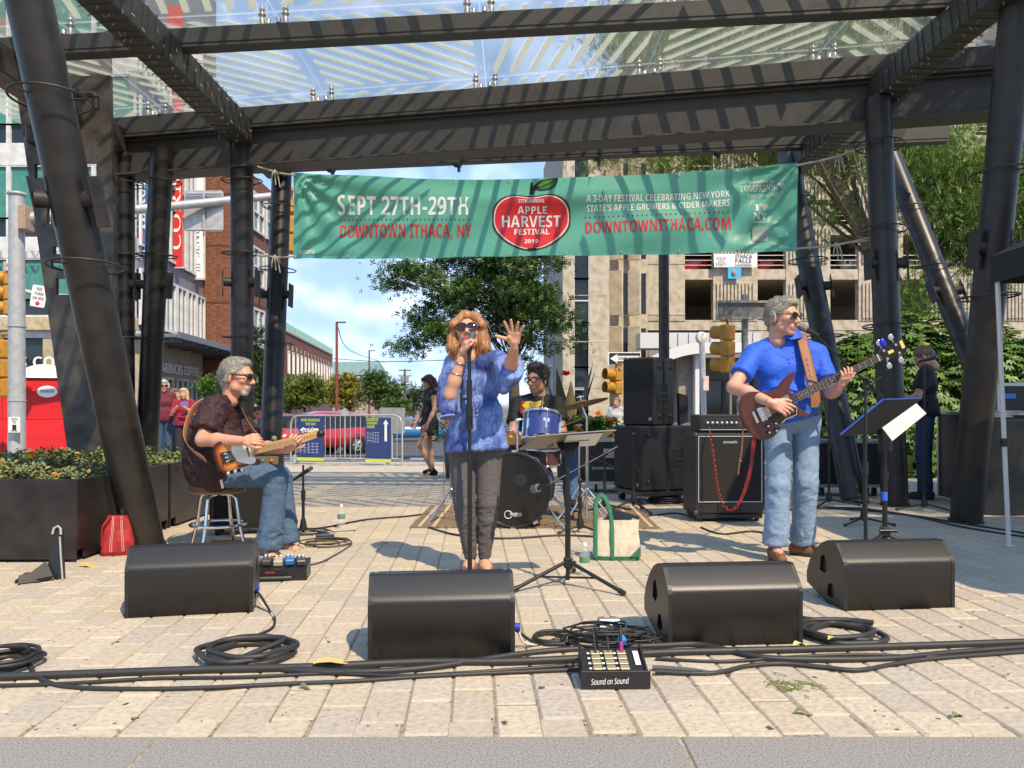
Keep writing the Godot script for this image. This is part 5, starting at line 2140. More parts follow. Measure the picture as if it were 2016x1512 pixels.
func cables() -> void:
	var rub = mat(.026, .025, .025, .55, .0, "fine", 5.0)
	var rub2 = mat(.018, .018, .018, .5)
	cord("thick_cable", "thickest black cable running the whole width in front of the monitors", [V(-2.034, 0, -3.107), V(-1.568, 0, -3.165), V(-1.195, 0, -3.207), V(-.81, 0, -3.237), V(-.38, 0, -3.3), V(-.016, 0, -3.307), V(.292, 0, -3.352), V(.613, 0, -3.427), V(1.044, 0, -3.462), V(1.598, 0, -3.512), V(2.389, 0, -3.601)], .0155, rub)
	cord("thick_cable", "black cable crossing over behind the stage box and dipping on the right", [V(-.887, 0, -3.231), V(-.602, 0, -3.188), V(-.353, 0, -3.231), V(-.139, 0, -3.332), V(.089, 0, -3.441), V(.348, 0, -3.505), V(.611, 0, -3.534), V(.789, 0, -3.556), V(.899, 0, -3.476), V(1.017, 0, -3.372), V(1.214, 0, -3.346), V(1.528, 0, -3.359), V(1.84, 0, -3.441), V(2.359, 0, -3.556)], .0125, rub)
	cord("thin_cable", "thin black cable looping lowest across the near paving", [V(-2.165, 0, -3.307), V(-2.059, 0, -3.399), V(-1.957, 0, -3.339), V(-1.845, 0, -3.194), V(-1.742, 0, -3.095), V(-1.612, 0, -3.029), V(-1.342, 0, -3.008), V(-1.09, 0, -3.024), V(-.841, 0, -3.062), V(-.585, 0, -3.095), V(-.305, 0, -3.153), V(-.016, 0, -3.194), V(.261, 0, -3.231)], .0085, rub)
	cord("thin_cable", "thin black cable just below the thick one at the near left", [V(-1.991, 0, -3.04), V(-1.67, 0, -3.067), V(-1.356, 0, -3.124), V(-1.017, 0, -3.141), V(-.718, 0, -3.182), V(-.403, 0, -3.159), V(-.114, 0, -3.207), V(.267, 0, -3.294)], .0075, rub2)
	cord("thin_cable", "black cable leaving the stage box to the right in a long wave", [V(.553, 0, -3.2), V(.765, 0, -3.182), V(.926, 0, -3.268), V(1.076, 0, -3.3), V(1.222, 0, -3.256), V(1.346, 0, -3.219), V(1.519, 0, -3.294), V(1.741, 0, -3.372), V(2.32, 0, -3.497)], .0095, rub)
	cord("thin_cable", "thin black cable between the two thick cables on the right", [V(.583, 0, -3.372), V(.842, 0, -3.332), V(1.148, 0, -3.392), V(1.454, 0, -3.427), V(1.755, 0, -3.399), V(2.344, 0, -3.534)], .0075, rub2)
	cord("braided_lead", "grey braided lead beside the stage box", [V(.549, 0, -3.243), V(.618, 0, -3.231), V(.696, 0, -3.207), V(.754, 0, -3.176)], .011, mat(.12, .115, .11, .7, .0, "speck", 25.0))
	coil("coiled_cable", "neat coil of black cable before the left monitor", V(-1.09, 0, -3.42), .165, .16, 4, .0125, [V(-1.117, 0, -3.294), V(-.974, 0, -3.256), V(-.799, 0, -3.194), V(-.64, 0, -3.182)], rub, 2)
	coil("coiled_cable", "coil of black cable cut off at the near left edge", V(-2.032, 0, -3.294), .13, .13, 5, .008, [V(-2.042, 0, -3.441), V(-2.024, 0, -3.483)], rub2, 5)
	coil("coiled_cable", "coil of black cable beside the right front monitor", V(1.476, 0, -3.72), .16, .15, 3, .0125, [V(1.439, 0, -3.963), V(1.37, 0, -4.048)], rub, 7)
	coil("tangled_cable", "tangle of thin black cables behind the stage box", V(.398, 0, -3.571), .14, .09, 9, .0045, [V(.461, 0, -3.549), V(.484, 0, -3.476)], rub2, 9)
	coil("tangled_cable", "loose loops of thin black cable trailing beside the stage box", V(.523, 0, -3.601), .1, .07, 6, .0045, [V(.547, 0, -3.512), V(.573, 0, -3.497)], rub2, 13)
	coil("tangled_cable", "open loop of black cable right of the singer's monitor", V(.172, 0, -3.648), .09, .09, 2, .0085, [V(.273, 0, -3.648), V(.38, 0, -3.601)], rub, 15)
	# monitor leads with their blue plugs
	for q in [[[V(-1.356, 0, -4.262) + V(0, .075, -.06), V(-1.286, 0, -4.23) + V(0, .06, 0), V(-1.204, 0, -4.127), V(-1.143, 0, -3.991), V(-1.11, 0, -3.829), V(-1.151, 0, -3.696), V(-1.222, 0, -3.571)], "white and black lead from the guitarist's monitor down to the coil"], [[V(0, 0, -3.455) + V(0, .09, -.06), V(.048, 0, -3.526) + V(0, .05, 0), V(.114, 0, -3.571), V(.188, 0, -3.648)], "white and black lead from the singer's monitor"]]:
		var p = []
		for e in q[0]:
			p.append(e + V(0, .008, 0))
		var t = wthing("monitor_lead", q[1], "cable", p[0] * V(1, 0, 1), "cables on the ground")
		var m = MB.new()
		m.tube(curve([p[0] + V(.03, -.02, 0), p[1] + V(0, -.025, .01), p[2], p[3]]), .005, 6)
		part(t, "white_lead", m, mat(.6, .58, .54, .5))
		m = MB.new()
		m.tube(curve(p), .0065, 6)
		part(t, "black_lead", m, rub2)
		m = MB.new()
		m.bar(p[0] - V(.02, 0, 0), p[0] + V(.035, 0, 0), .017, 12)
		part(t, "blue_plug", m, mat(.02, .04, .42, .4))
	# cables farther back
	for q in [[[V(-1.753, 0, -6.84), V(-1.575, 0, -6.98), V(-1.314, 0, -7.44), V(-.979, 0, -7.675), V(-.684, 0, -7.964), V(-.522, 0, -7.889)], "black cable across the paving from the guitarist to the drums"], [[V(-.698, 0, -6.98), V(-.435, 0, -6.575), V(-.071, 0, -6.401), V(.369, 0, -6.549), V(.646, 0, -6.499)], "black cable lying in front of the drum rug"], [[V(2.402, 0, -7.964), V(3.105, 0, -8.274), V(3.638, 0, -7.889), V(3.892, 0, -7.28), V(4.16, 0, -6.575)], "black cable passing behind the right music stand"], [[V(3.135, 0, -8.356), V(3.494, 0, -8.234), V(3.714, 0, -7.745), V(3.818, 0, -6.98), V(4.05, 0, -6.401)], "lower black cable passing behind the right music stand"], [[V(1.592, 0, -6.98), V(1.674, 0, -6.626), V(1.956, 0, -6.758), V(2.064, 0, -6.575)], "thin cable in front of the bass cabinet"], [[V(.962, 0, -7.964), V(1.186, 0, -7.675), V(1.558, 0, -7.889), V(1.673, 0, -7.539)], "black cable below the speaker trolley"]]:
		cord("floor_cable", q[1], q[0], .008, rub2)
	coil("coiled_cable", "brown patterned guitar lead loosely coiled beside the pedal board", V(-1.392, 0, -6.168), .16, .13, 3, .006, [V(-1.19, 0, -6.102), V(-1.243, 0, -5.507), V(-1.318, 0, -5.334)], mat(.10, .075, .04, .7, .0, "speck", 30.0), 21)
	coil("tangled_cable", "thin black cable looped round the short microphone stand", V(-1.677, 0, -6.705), .2, .12, 3, .004, [V(-1.442, 0, -6.758), V(-1.292, 0, -6.84)], rub2, 23)
	coil("tangled_cable", "bundle of black and blue cables under the speaker trolley", V(1.627, 0, -8.789), .16, .12, 7, .009, [V(1.837, 0, -9.023), V(1.897, 0, -8.789)], rub2, 25)
	# stage box
	var o = V(.379, 0, -3.029)
	var t = thing("stage_box", "black stage box with rows of sockets and white handwriting on its front", "stage box", o, .02)
	var bk = mat(.016, .016, .017, .45, .1, "fine", 8.0)
	var m = MB.new()
	m.box(V(0, .034, .0), V(.256, .066, .006), .002)
	part(t, "front_plate", m, bk)
	m = MB.new()
	m.xf = Transform3D(Basis(V(0, 0, -1), Vector3.UP, Vector3.RIGHT), Vector3.ZERO)
	m.slab(PackedVector2Array([U(.004, 0), U(.17, 0), U(.17, .1), U(.15, .1), U(.004, .055)]), -.112, .112)
	part(t, "case", m, bk)
	for e in [-1.0, 1.0]:
		m = MB.new()
		m.xf = Transform3D(Basis(V(0, 0, -1), Vector3.UP, Vector3.RIGHT), Vector3.ZERO)
		m.slab(PackedVector2Array([U(.0, 0), U(.175, 0), U(.175, .115), U(.15, .115), U(.0, .066)]), e * .116 - .004, e * .116 + .004)
		part(t, "side_plate", m, bk)
	var sl = Basis(Vector3.RIGHT, .29)
	for r in 4:
		for c in 3:
			m = MB.new()
			m.xf = Transform3D(sl, V(-.062 + c * .05, .066 + r * .0093 + .001, -.026 - r * .031))
			m.box(V(0, .004, 0), V(.034, .008, .024), .002)
			part(t, "socket", m, mat(.5, .4, .25, .35, .6))
			m = MB.new()
			m.xf = Transform3D(sl, V(-.088 + c * .05, .066 + r * .0093 + .0022, -.026 - r * .031))
			m.box(Vector3.ZERO, V(.01, .002, .01))
			part(t, "number_label", m, mat(.6, .6, .6, .6))
	m = MB.new()
	m.xf = Transform3D(sl, V(.092, .087, -.09))
	m.box(Vector3.ZERO, V(.02, .002, .09))
	part(t, "tape", m, mat(.65, .65, .66, .6))
	m = MB.new()
	m.text("Sound on Sound", V(-.09, .018, .0045), .021, .135, false, false, V(1, .03, 0).normalized(), V(.1, 1, 0).normalized())
	part(t, "handwriting", m, mat(.75, .75, .75, .6))
	for e in [-.08, .0, .08]:
		m = MB.new()
		m.at(V(e, .05, .003), 0, PI / 2)
		m.lathe([U(.0045, 0), U(.004, .002), U(0, .0022)], 8)
		part(t, "screw", m, mat(.03, .03, .03, .4, .5))
	m = MB.new()
	m.bar(V(.04, .1, -.12), V(.038, .14, -.128), .008, 10)
	part(t, "purple_plug", m, mat(.3, .03, .16, .4))
	m = MB.new()
	m.tube(curve([V(.038, .14, -.128), V(.04, .19, -.15), V(.05, .12, -.22), V(.04, .02, -.24)]), .006, 6)
	m.tube(curve([V(-.06, .1, -.11), V(-.065, .17, -.14), V(-.05, .16, -.2), V(-.03, .03, -.26)]), .004, 6)
	m.tube(curve([V(-.01, .1, -.12), V(-.01, .15, -.15), V(.0, .1, -.22), V(.02, .02, -.25)]), .004, 6)
	part(t, "plugged_leads", m, rub2)
	m = MB.new()
	m.at(V(.055, .12, -.21), .3, .4)
	m.box(Vector3.ZERO, V(.028, .028, .03), .004)
	part(t, "blue_tape", m, mat(.02, .2, .6, .5))
	# small grey power box
	t = thing("power_box", "small grey metal outlet box standing behind the stage box", "outlet box", V(.433, 0, -3.679), .1)
	var gm = mat(.30, .32, .31, .4, .5, "patch", 8.0)
	m = MB.new()
	m.at(V(0, .045, -.04), 0, -.5)
	m.box(Vector3.ZERO, V(.112, .06, .11), .012)
	part(t, "box", m, gm)
	for e in [-.026, .026]:
		m = MB.new()
		m.at(V(e, .076, -.06), 0, -.5)
		m.box(Vector3.ZERO, V(.034, .012, .03), .008)
		part(t, "outlet", m, mat(.07, .02, .015, .5))
	m = MB.new()
	m.bar(V(0, .03, .02), V(0, .035, .05), .014, 10)
	part(t, "gland", m, chrome())

func flower(c: Color) -> Mesh:
	var m = MB.new()
	m.col = c
	for k in 14:
		var w = k * 2.4
		var e = .35 + .65 * (k / 14.0)
		var d = V(cos(w) * e, 1.1 - e, sin(w) * e)
		var q = d.cross(Vector3.UP).normalized() * .3
		m.quad(Vector3.ZERO, d * .7 + q, d, d * .7 - q)
	return m.mesh()

func left_side() -> void:
	var st = mat(.024, .0195, .0175, .36, .0, "steel", .6)
	var g = RandomNumberGenerator.new()
	g.seed = 4
	var leaf = leaf_mesh("twig")
	var lm = vmat(.6, .0, "", 1.0, {"backlight_enabled": true, "backlight": Color(.3, .35, .1)})
	for k in 2:
		var z0 = -5.46 - k * 1.5
		var t = thing("steel_planter", ["low dark steel planter with marigolds at the near left", "dark steel planter behind, next to the guitarist, with marigolds"][k], "planter", V(-4.4, 0, z0 - .73), .0, "dark steel planters")
		var m = MB.new()
		m.box(V(0, .285, .72), V(3.05, .53, .02), .004)
		part(t, "front_panel", m, st)
		m = MB.new()
		m.box(V(1.52, .315, .0), V(.02, .47, 1.45), .004)
		m.box(V(1.52, .055, .12), V(.019, .07, 1.0))
		part(t, "side_panel", m, st)
		m = MB.new()
		m.box(V(0, .285, -.72), V(3.05, .53, .02), .004)
		part(t, "rear_panel", m, st)
		m = MB.new()
		m.box(V(0, .46, 0), V(3.02, .03, 1.42))
		part(t, "soil", m, mat(.05, .035, .025, .95, .0, "stone", 3.0))
		for e in [.62, -.6]:
			m = MB.new()
			m.at(V(1.44, .045, e), 0, 0, PI / 2)
			m.lathe([U(.0, -.015), U(.043, -.015), U(.043, .015), U(0, .015)], 14)
			part(t, "caster", m, mat(.3, .3, .3, .5))
		var xfs = []
		var cols = []
		for j in 1900:
			var p = V(g.randf_range(-1.2, 1.5), 0, g.randf_range(-.7, .68))
			var hh = .05 + .05 * sin(p.x * 5.0 + k) * cos(p.z * 6.0) + (.07 if p.x > -.3 else -.04) * g.randf()
			if p.x < -.6 and g.randf() < .6:
				continue
			p.y = .46 + g.randf() * maxf(hh, .03)
			xfs.append(Transform3D(Basis.from_euler(V(g.randf_range(-.6, .6), g.randf() * TAU, g.randf_range(-.6, .6))) * Basis.from_scale(Vector3.ONE * g.randf_range(.04, .085)), p))
			cols.append(Color(.07, .095, .025).lerp(Color(.22, .23, .09), g.randf()))
		tag(multi(t, "foliage", leaf, lm, xfs, cols), "", "", "", "stuff")
		for j in 26:
			var c: Color = [Color(.75, .42, .01), Color(.72, .25, .01), Color(.35, .02, .01), Color(.75, .5, .02)][j % 4]
			var o = part(t, "flower", flower(c), vmat(.6), V(g.randf_range(-.6, 1.45), .55 + g.randf() * .06, g.randf_range(-.2, .69)))
			o.scale = Vector3.ONE * g.randf_range(.022, .035)
			o.rotation = V(g.randf_range(.0, .9), g.randf() * 3, 0)
		if k == 0:
			m = MB.new()
			m.at(V(-.19, .53, .62), .2, -.5)
			m.box(V(0, .03, 0), V(.2, .09, .012), .003)
			part(t, "plaque", m, mat(.2, .2, .19, .5, .4))
	# tall steel fin behind the planter, pierced with slots
	var t = wthing("steel_fin", "tall slanting brown steel fin pierced with rectangular slots", "sculpture", V(-4.541, .472, -9))
	var c = CSGPolygon3D.new()
	c.name = "plate"
	c.polygon = PackedVector2Array([U(-5.4519, 4.9413), U(-4.3758, 4.9413), U(-4.3207, 2.6789), U(-4.2213, .444), U(-4.2213, .3061), U(-4.8007, .3061), U(-4.8173, .444)])
	c.depth = .06
	c.material = mat(.085, .072, .058, .4, .1, "steel", .5)
	c.position = V(0, 0, -9.0) - t.position
	for q in [[68, 322, 120, 350], [165, 320, 190, 348], [92, 365, 118, 385], [160, 366, 186, 386], [92, 410, 100, 440], [105, 485, 128, 500], [100, 515, 135, 530], [110, 548, 145, 580]]:
		var h = CSGPolygon3D.new()
		h.name = "slot"
		h.material = c.material
		h.operation = CSGShape3D.OPERATION_SUBTRACTION
		h.depth = .5
		h.position = V(0, 0, .25)
		h.polygon = PackedVector2Array([U((q[0] - 1008) / 1631.0 * 9, 1.04 + (797 - q[3]) / 1631.0 * 9), U((q[2] - 1008) / 1631.0 * 9, 1.04 + (797 - q[3]) / 1631.0 * 9), U((q[2] - 1008) / 1631.0 * 9, 1.04 + (797 - q[1]) / 1631.0 * 9), U((q[0] - 1008) / 1631.0 * 9, 1.04 + (797 - q[1]) / 1631.0 * 9)])
		c.add_child(h, true)
	t.add_child(c)
	var m = MB.new()
	m.box(V(-5.108, 3.932, -8.9), V(.13, .2, .2), .01)
	part(t, "stub_bracket", m, st)
	# red tote bag against the post
	t = thing("red_bag", "red canvas bag with pale stitching leaning on the left post", "bag", V(-2.736, 0, -5.75), .35)
	var red = mat(.33, .012, .018, .75, .0, "denim", 4.0)
	m = MB.new()
	var rings = []
	for q in [[.0, .095, .05], [.03, .11, .06], [.1, .105, .058], [.18, .09, .045], [.25, .07, .03], [.275, .066, .026]]:
		var r = []
		for k in 20:
			var w = TAU * k / 20
			r.append(V(pow(absf(cos(w)), .5) * signf(cos(w)) * q[1], q[0], pow(absf(sin(w)), .5) * signf(sin(w)) * q[2] + .008 * sin(q[0] * 40 + k)))
		rings.append(r)
	for a in rings.size() - 1:
		for k in 20:
			m.quad(rings[a][(k + 1) % 20], rings[a][k], rings[a + 1][k], rings[a + 1][(k + 1) % 20])
	for k in 20:
		m.tri(rings[0][k], rings[0][(k + 1) % 20], Vector3.ZERO)
	part(t, "pouch", m, red)
	m = MB.new()
	for e in [-.03, -.022, .022, .03]:
		m.tube([V(e * 1.5, .03, .064), V(e * 1.4, .1, .063), V(e * 1.1, .18, .05), V(e, .27, .031)], .0015, 4)
	part(t, "stitching", m, mat(.7, .55, .5, .8))
	m = MB.new()
	m.tube(curve([V(-.04, .27, .03), V(-.06, .25, .06), V(-.09, .2, .075), V(-.095, .08, .07)]), .008, 6, true, .4)
	part(t, "strap", m, red)
	m = MB.new()
	m.box(V(.03, .29, 0), V(.03, .06, .02), .005)
	part(t, "black_handle", m, metal_black())
	# folded black guitar stand
	t = thing("folded_stand", "black folding instrument stand lying open on the paving at left", "guitar stand", V(-2.761, 0, -4.917), .25)
	var bk = mat(.014, .014, .014, .4, .0, "speck", 6.0)
	m = MB.new()
	m.at(V(.03, 0, -.02), -.1, -.18)
	m.slab(PackedVector2Array([U(-.06, 0), U(.065, .0), U(.035, .29), U(.022, .315), U(.006, .316), U(-.012, .3), U(-.03, .1)]), -.009, .009)
	part(t, "upright", m, bk)
	m = MB.new()
	m.at(V(-.05, .016, .02), .0, -PI / 2 + .12)
	m.slab(PackedVector2Array([U(-.1, -.05), U(.06, -.03), U(.11, .04), U(.0, .06), U(-.04, .11), U(-.09, .1)]), -.008, .008)
	part(t, "base_wing", m, bk)
	m = MB.new()
	m.at(V(-.05, .02, .05), .5, -.5)
	m.slab(PackedVector2Array([U(-.09, -.02), U(.1, -.02), U(.07, .1), U(-.02, .04), U(-.08, .03)]), -.007, .007)
	part(t, "front_wing", m, bk)
	m = MB.new()
	m.tube([V(.095, .0, .04), V(.075, .14, .0), V(.062, .25, -.03)], .006, 6)
	part(t, "pale_edge", m, mat(.45, .42, .36, .6, .0, "speck", 20.0))
	m = MB.new()
	m.tube([V(.018, .265, -.045), V(.025, .3, -.055), V(.045, .31, -.058), V(.06, .295, -.055), V(.064, .26, -.046)], .008, 6)
	part(t, "rubber_tip", m, mat(.3, .3, .29, .6))
	# stool
	var so = V(-2.109, 0, -5.95)
	t = thing("bar_stool", "chrome bar stool with a brown leather seat under the guitarist", "stool", so, .3)
	m = MB.new()
	m.lathe([U(0, .41), U(.17, .41), U(.19, .42), U(.19, .485), U(.175, .5), U(0, .505)], 32)
	part(t, "seat", m, mat(.19, .09, .04, .5, .0, "patch", 4.0))
	m = MB.new()
	m.lathe([U(.191, .415), U(.193, .417), U(.193, .422), U(.191, .424)], 32)
	part(t, "seat_trim", m, mat(.3, .2, .1, .4))
	m = MB.new()
	for k in 5:
		var w = TAU * k / 5 + .6
		var e = V(cos(w), 0, sin(w))
		var tq = V(-sin(w), 0, cos(w))
		for j in 9:
			var f = (j - 4) / 4.0
			m.bar(e * .1925 + tq * (f * .02 - .004) + V(0, .44 + .01 * sin(j * 2.1), 0), e * .1935 + tq * (f * .02 + .004) + V(0, .47 - .012 * cos(j * 1.7), 0), .0013, 3)
	part(t, "seat_print", m, mat(.03, .02, .015, .6))
	for k in 4:
		var w = TAU * k / 4 + .5
		var e = V(cos(w), 0, sin(w))
		m = MB.new()
		m.tube(curve([V(0, .4, 0) + e * .03, e * .1 + V(0, .398, 0), e * .135 + V(0, .375, 0), e * .15 + V(0, .3, 0), e * .17 + V(0, .18, 0), e * .215 + V(0, .01, 0)], .02), .0125, 10)
		part(t, "leg", m, chrome())
	m = MB.new()
	var ring = []
	for k in 33:
		ring.append(V(cos(TAU * k / 32) * .19, .185, sin(TAU * k / 32) * .19))
	m.tube(ring, .011, 8, false)
	part(t, "foot_ring", m, chrome())
	# guitar amplifier
	t = thing("guitar_amplifier", "black guitar amplifier behind the stool", "amplifier", V(-2.152, 0, -6.75), .2)
	m = MB.new()
	m.box(V(0, .36, 0), V(.56, .62, .26), .015)
	part(t, "cabinet", m, tolex())
	m = MB.new()
	m.box(V(0, .3, .131), V(.49, .44, .01), .003)
	part(t, "grille", m, mat(.012, .012, .012, .9, .0, "speck", 25.0))
	m = MB.new()
	m.box(V(0, .59, .131), V(.5, .07, .01), .003)
	part(t, "control_panel", m, mat(.2, .17, .1, .4, .4))
	for k in 7:
		m = MB.new()
		m.at(V(-.2 + k * .066, .59, .136), 0, PI / 2)
		m.lathe([U(.016, 0), U(.013, .02), U(0, .021)], 10)
		part(t, "knob", m, [mat(.5, .1, .02, .4), mat(.02, .02, .02, .4), mat(.05, .15, .3, .4)][k % 3])
	for e in [[-1, -1], [1, -1], [-1, 1], [1, 1]]:
		m = MB.new()
		m.at(V(.22 * e[0], .0, .09 * e[1]))
		m.lathe([U(.0, 0), U(.022, 0), U(.026, .05), U(0, .05)], 10)
		part(t, "foot", m, metal_black())
	m = MB.new()
	m.box(V(0, .02, 0), V(.3, .035, .06), .004)
	one("wooden_block", m, mat(.28, .12, .05, .7), "small wooden block on the ground in front of the guitar amplifier", "block", V(-2.076, 0, -6.124))
	# a small toy figure on the amplifier
	m = MB.new()
	m.ell(V(0, .04, 0), V(.03, .04, .025), 10)
	m.ell(V(0, .095, 0), V(.024, .026, .024), 10)
	one("small_figure", m, mat(.16, .2, .08, .6), "small green round ornament on top of the guitar amplifier", "ornament", V(-1.923, .633, -6.7) * V(1, 0, 1) + V(0, .671, 0))
	# pedal board
	t = thing("pedal_board", "black pedal board with small effect pedals at the guitarist's feet", "pedal board", V(-1.385, 0, -4.888), .12)
	m = MB.new()
	m.xf = Transform3D(Basis(V(0, 0, -1), Vector3.UP, Vector3.RIGHT), Vector3.ZERO)
	m.slab(PackedVector2Array([U(0, 0), U(.2, 0), U(.2, .1), U(0, .065)]), -.19, .17)
	part(t, "board", m, metal_black())
	m = MB.new()
	m.at(V(-.08, .022, .006), 0, 0, PI / 2)
	m.tube([V(0, .09, .0), V(0, .06, .012), V(0, -.12, .012), V(0, -.16, .0)], .01, 8)
	part(t, "handle", m, mat(.05, .05, .05, .5))
	m = MB.new()
	m.text("GATOR", V(-.07, .045, .003), .013, .055, true)
	part(t, "badge", m, mat(.6, .02, .04, .5))
	for k in 5:
		m = MB.new()
		m.at(V(-.14 + k * .066, .1 + .005 * (k % 2), -.09), .05 * k, .17)
		m.box(Vector3.ZERO, V(.055, .035, .09), .006)
		var pd = part(t, "pedal", m, [mat(.3, .3, .3, .4, .5), mat(.05, .05, .05, .4), mat(.35, .3, .2, .4), mat(.02, .12, .38, .4), mat(.04, .04, .04, .4)][k])
		m = MB.new()
		for e in 2:
			m.at(V(-.152 + k * .066 + e * .024, .12 + .005 * (k % 2), -.11))
			m.lathe([U(.008, 0), U(.007, .014), U(0, .015)], 8)
		part(pd, "knob", m, mat(.5, .5, .5, .3, .5))
	# short microphone stand in front of the amplifier
	mic_stand("short_mic_stand", "short black microphone stand beside the guitarist's knee", V(-1.663, 0, -6.6), .56, 3, .2, Vector3.ZERO)
	var me = V(-1.732, .469, -6.6)
	mic("microphone", "black microphone on the short stand aimed at the amplifier", V(-1.602, .534, -6.6), V(-1.753, .435, -6.62), .013, .018)
	m = MB.new()
	m.at(V(0, .02, 0), .2)
	m.box(Vector3.ZERO, V(.14, .035, .09), .006)
	one("direct_box", m, metal_black(), "flat black direct box beside the short microphone stand", "box", V(-1.444, 0, -6.401))

func bottle(label: String, at: Vector3) -> void:
	var t = thing("water_bottle", label, "bottle", at, .0, "water bottles")
	var pl = glass(.9, .95, .95, .12, .04)
	var m = MB.new()
	var p = [U(0, .003), U(.028, .0), U(.031, .006)]
	for k in 8:
		p.append(U(.0315 if k % 2 else .0295, .012 + k * .0075))
	p.append_array([U(.031, .075), U(.031, .12), U(.0315, .125), U(.029, .14), U(.02, .165), U(.0125, .178), U(.0125, .186)])
	m.lathe(p, 20)
	part(t, "bottle", m, pl)
	m = MB.new()
	m.lathe([U(.0315, .08), U(.0322, .081), U(.0322, .117), U(.0315, .118)], 20)
	part(t, "label", m, mat(.16, .34, .22, .5, .0, "speck", 20.0))
	m = MB.new()
	m.lathe([U(.0145, .182), U(.0145, .197), U(.013, .199), U(0, .199)], 14)
	part(t, "cap", m, mat(.75, .77, .77, .4))

func mic(called: String, label: String, head: Vector3, tail: Vector3, r := .014, hr := .025, group := "microphones") -> void:
	var t = wthing(called, label, "microphone", tail, group)
	var d = (head - tail).normalized()
	var m = MB.new()
	m.tube([tail, tail + d * .01, head - d * hr * 1.8, head - d * hr * 1.2], [r * .75, r * .8, r * 1.35, r * 1.45], 14)
	part(t, "body", m, metal_black())
	m = MB.new()
	m.tube([head - d * hr * 1.3, head - d * hr * .9, head - d * hr * .3, head + d * hr * .4, head + d * hr * .85, head + d * hr], [hr * .8, hr * .97, hr, hr * .93, hr * .55, .002], 16)
	part(t, "grille", m, mat(.22, .22, .22, .45, .6, "speck", 40.0))
	m = MB.new()
	m.tube([head - d * hr * 1.32, head - d * hr * 1.1], hr * .9, 16)
	part(t, "ring", m, mat(.4, .4, .4, .3, .8))

# a stand with a tripod foot; boom, if any, is the pair [pivot offset end, other end]
func mic_stand(called: String, label: String, o: Vector3, h: float, legs := 3, spread := .27, turn := Vector3.ZERO, boom: Array = [], hub := .06) -> Node3D:
	var t = wthing(called, label, "microphone stand", o, "microphone stands")
	var bk = metal_black()
	var m = MB.new()
	m.bar(o + V(0, hub * .5, 0), o + V(0, h * .55, 0), .0125, 10)
	m.bar(o + V(0, h * .5, 0), o + V(0, h, 0), .009, 10)
	part(t, "pole", m, bk)
	m = MB.new()
	m.bar(o + V(0, h * .5, 0), o + V(0, h * .5 + .08, 0), .018, 12)
	part(t, "clutch", m, bk)
	m = MB.new()
	m.at(o)
	m.lathe([U(.03, hub - .02), U(.032, hub), U(.018, hub + .07), U(.014, hub + .08)], 14)
	part(t, "hub", m, bk)
	for k in legs:
		var w = TAU * k / legs + turn.y
		var e = V(cos(w), 0, sin(w)) * spread
		m = MB.new()
		m.bar(o + V(0, hub, 0), o + e + V(0, .012, 0), .009, 8)
		m.bar(o + e * .93 + V(0, .016, 0), o + e * 1.02 + V(0, .012, 0), .013, 8)
		part(t, "leg", m, bk)
	if boom:
		m = MB.new()
		m.bar(boom[0], boom[1], .0075, 8)
		m.bar(boom[0].lerp(boom[1], .84), boom[1], .0125, 10)
		part(t, "boom", m, bk)
		m = MB.new()
		m.ell(o + V(0, h, 0), V(.02, .024, .022), 10)
		m.bar(o + V(0, h, 0), o + V(.03, h, .03), .008, 8)
		part(t, "boom_clamp", m, bk)
	return t

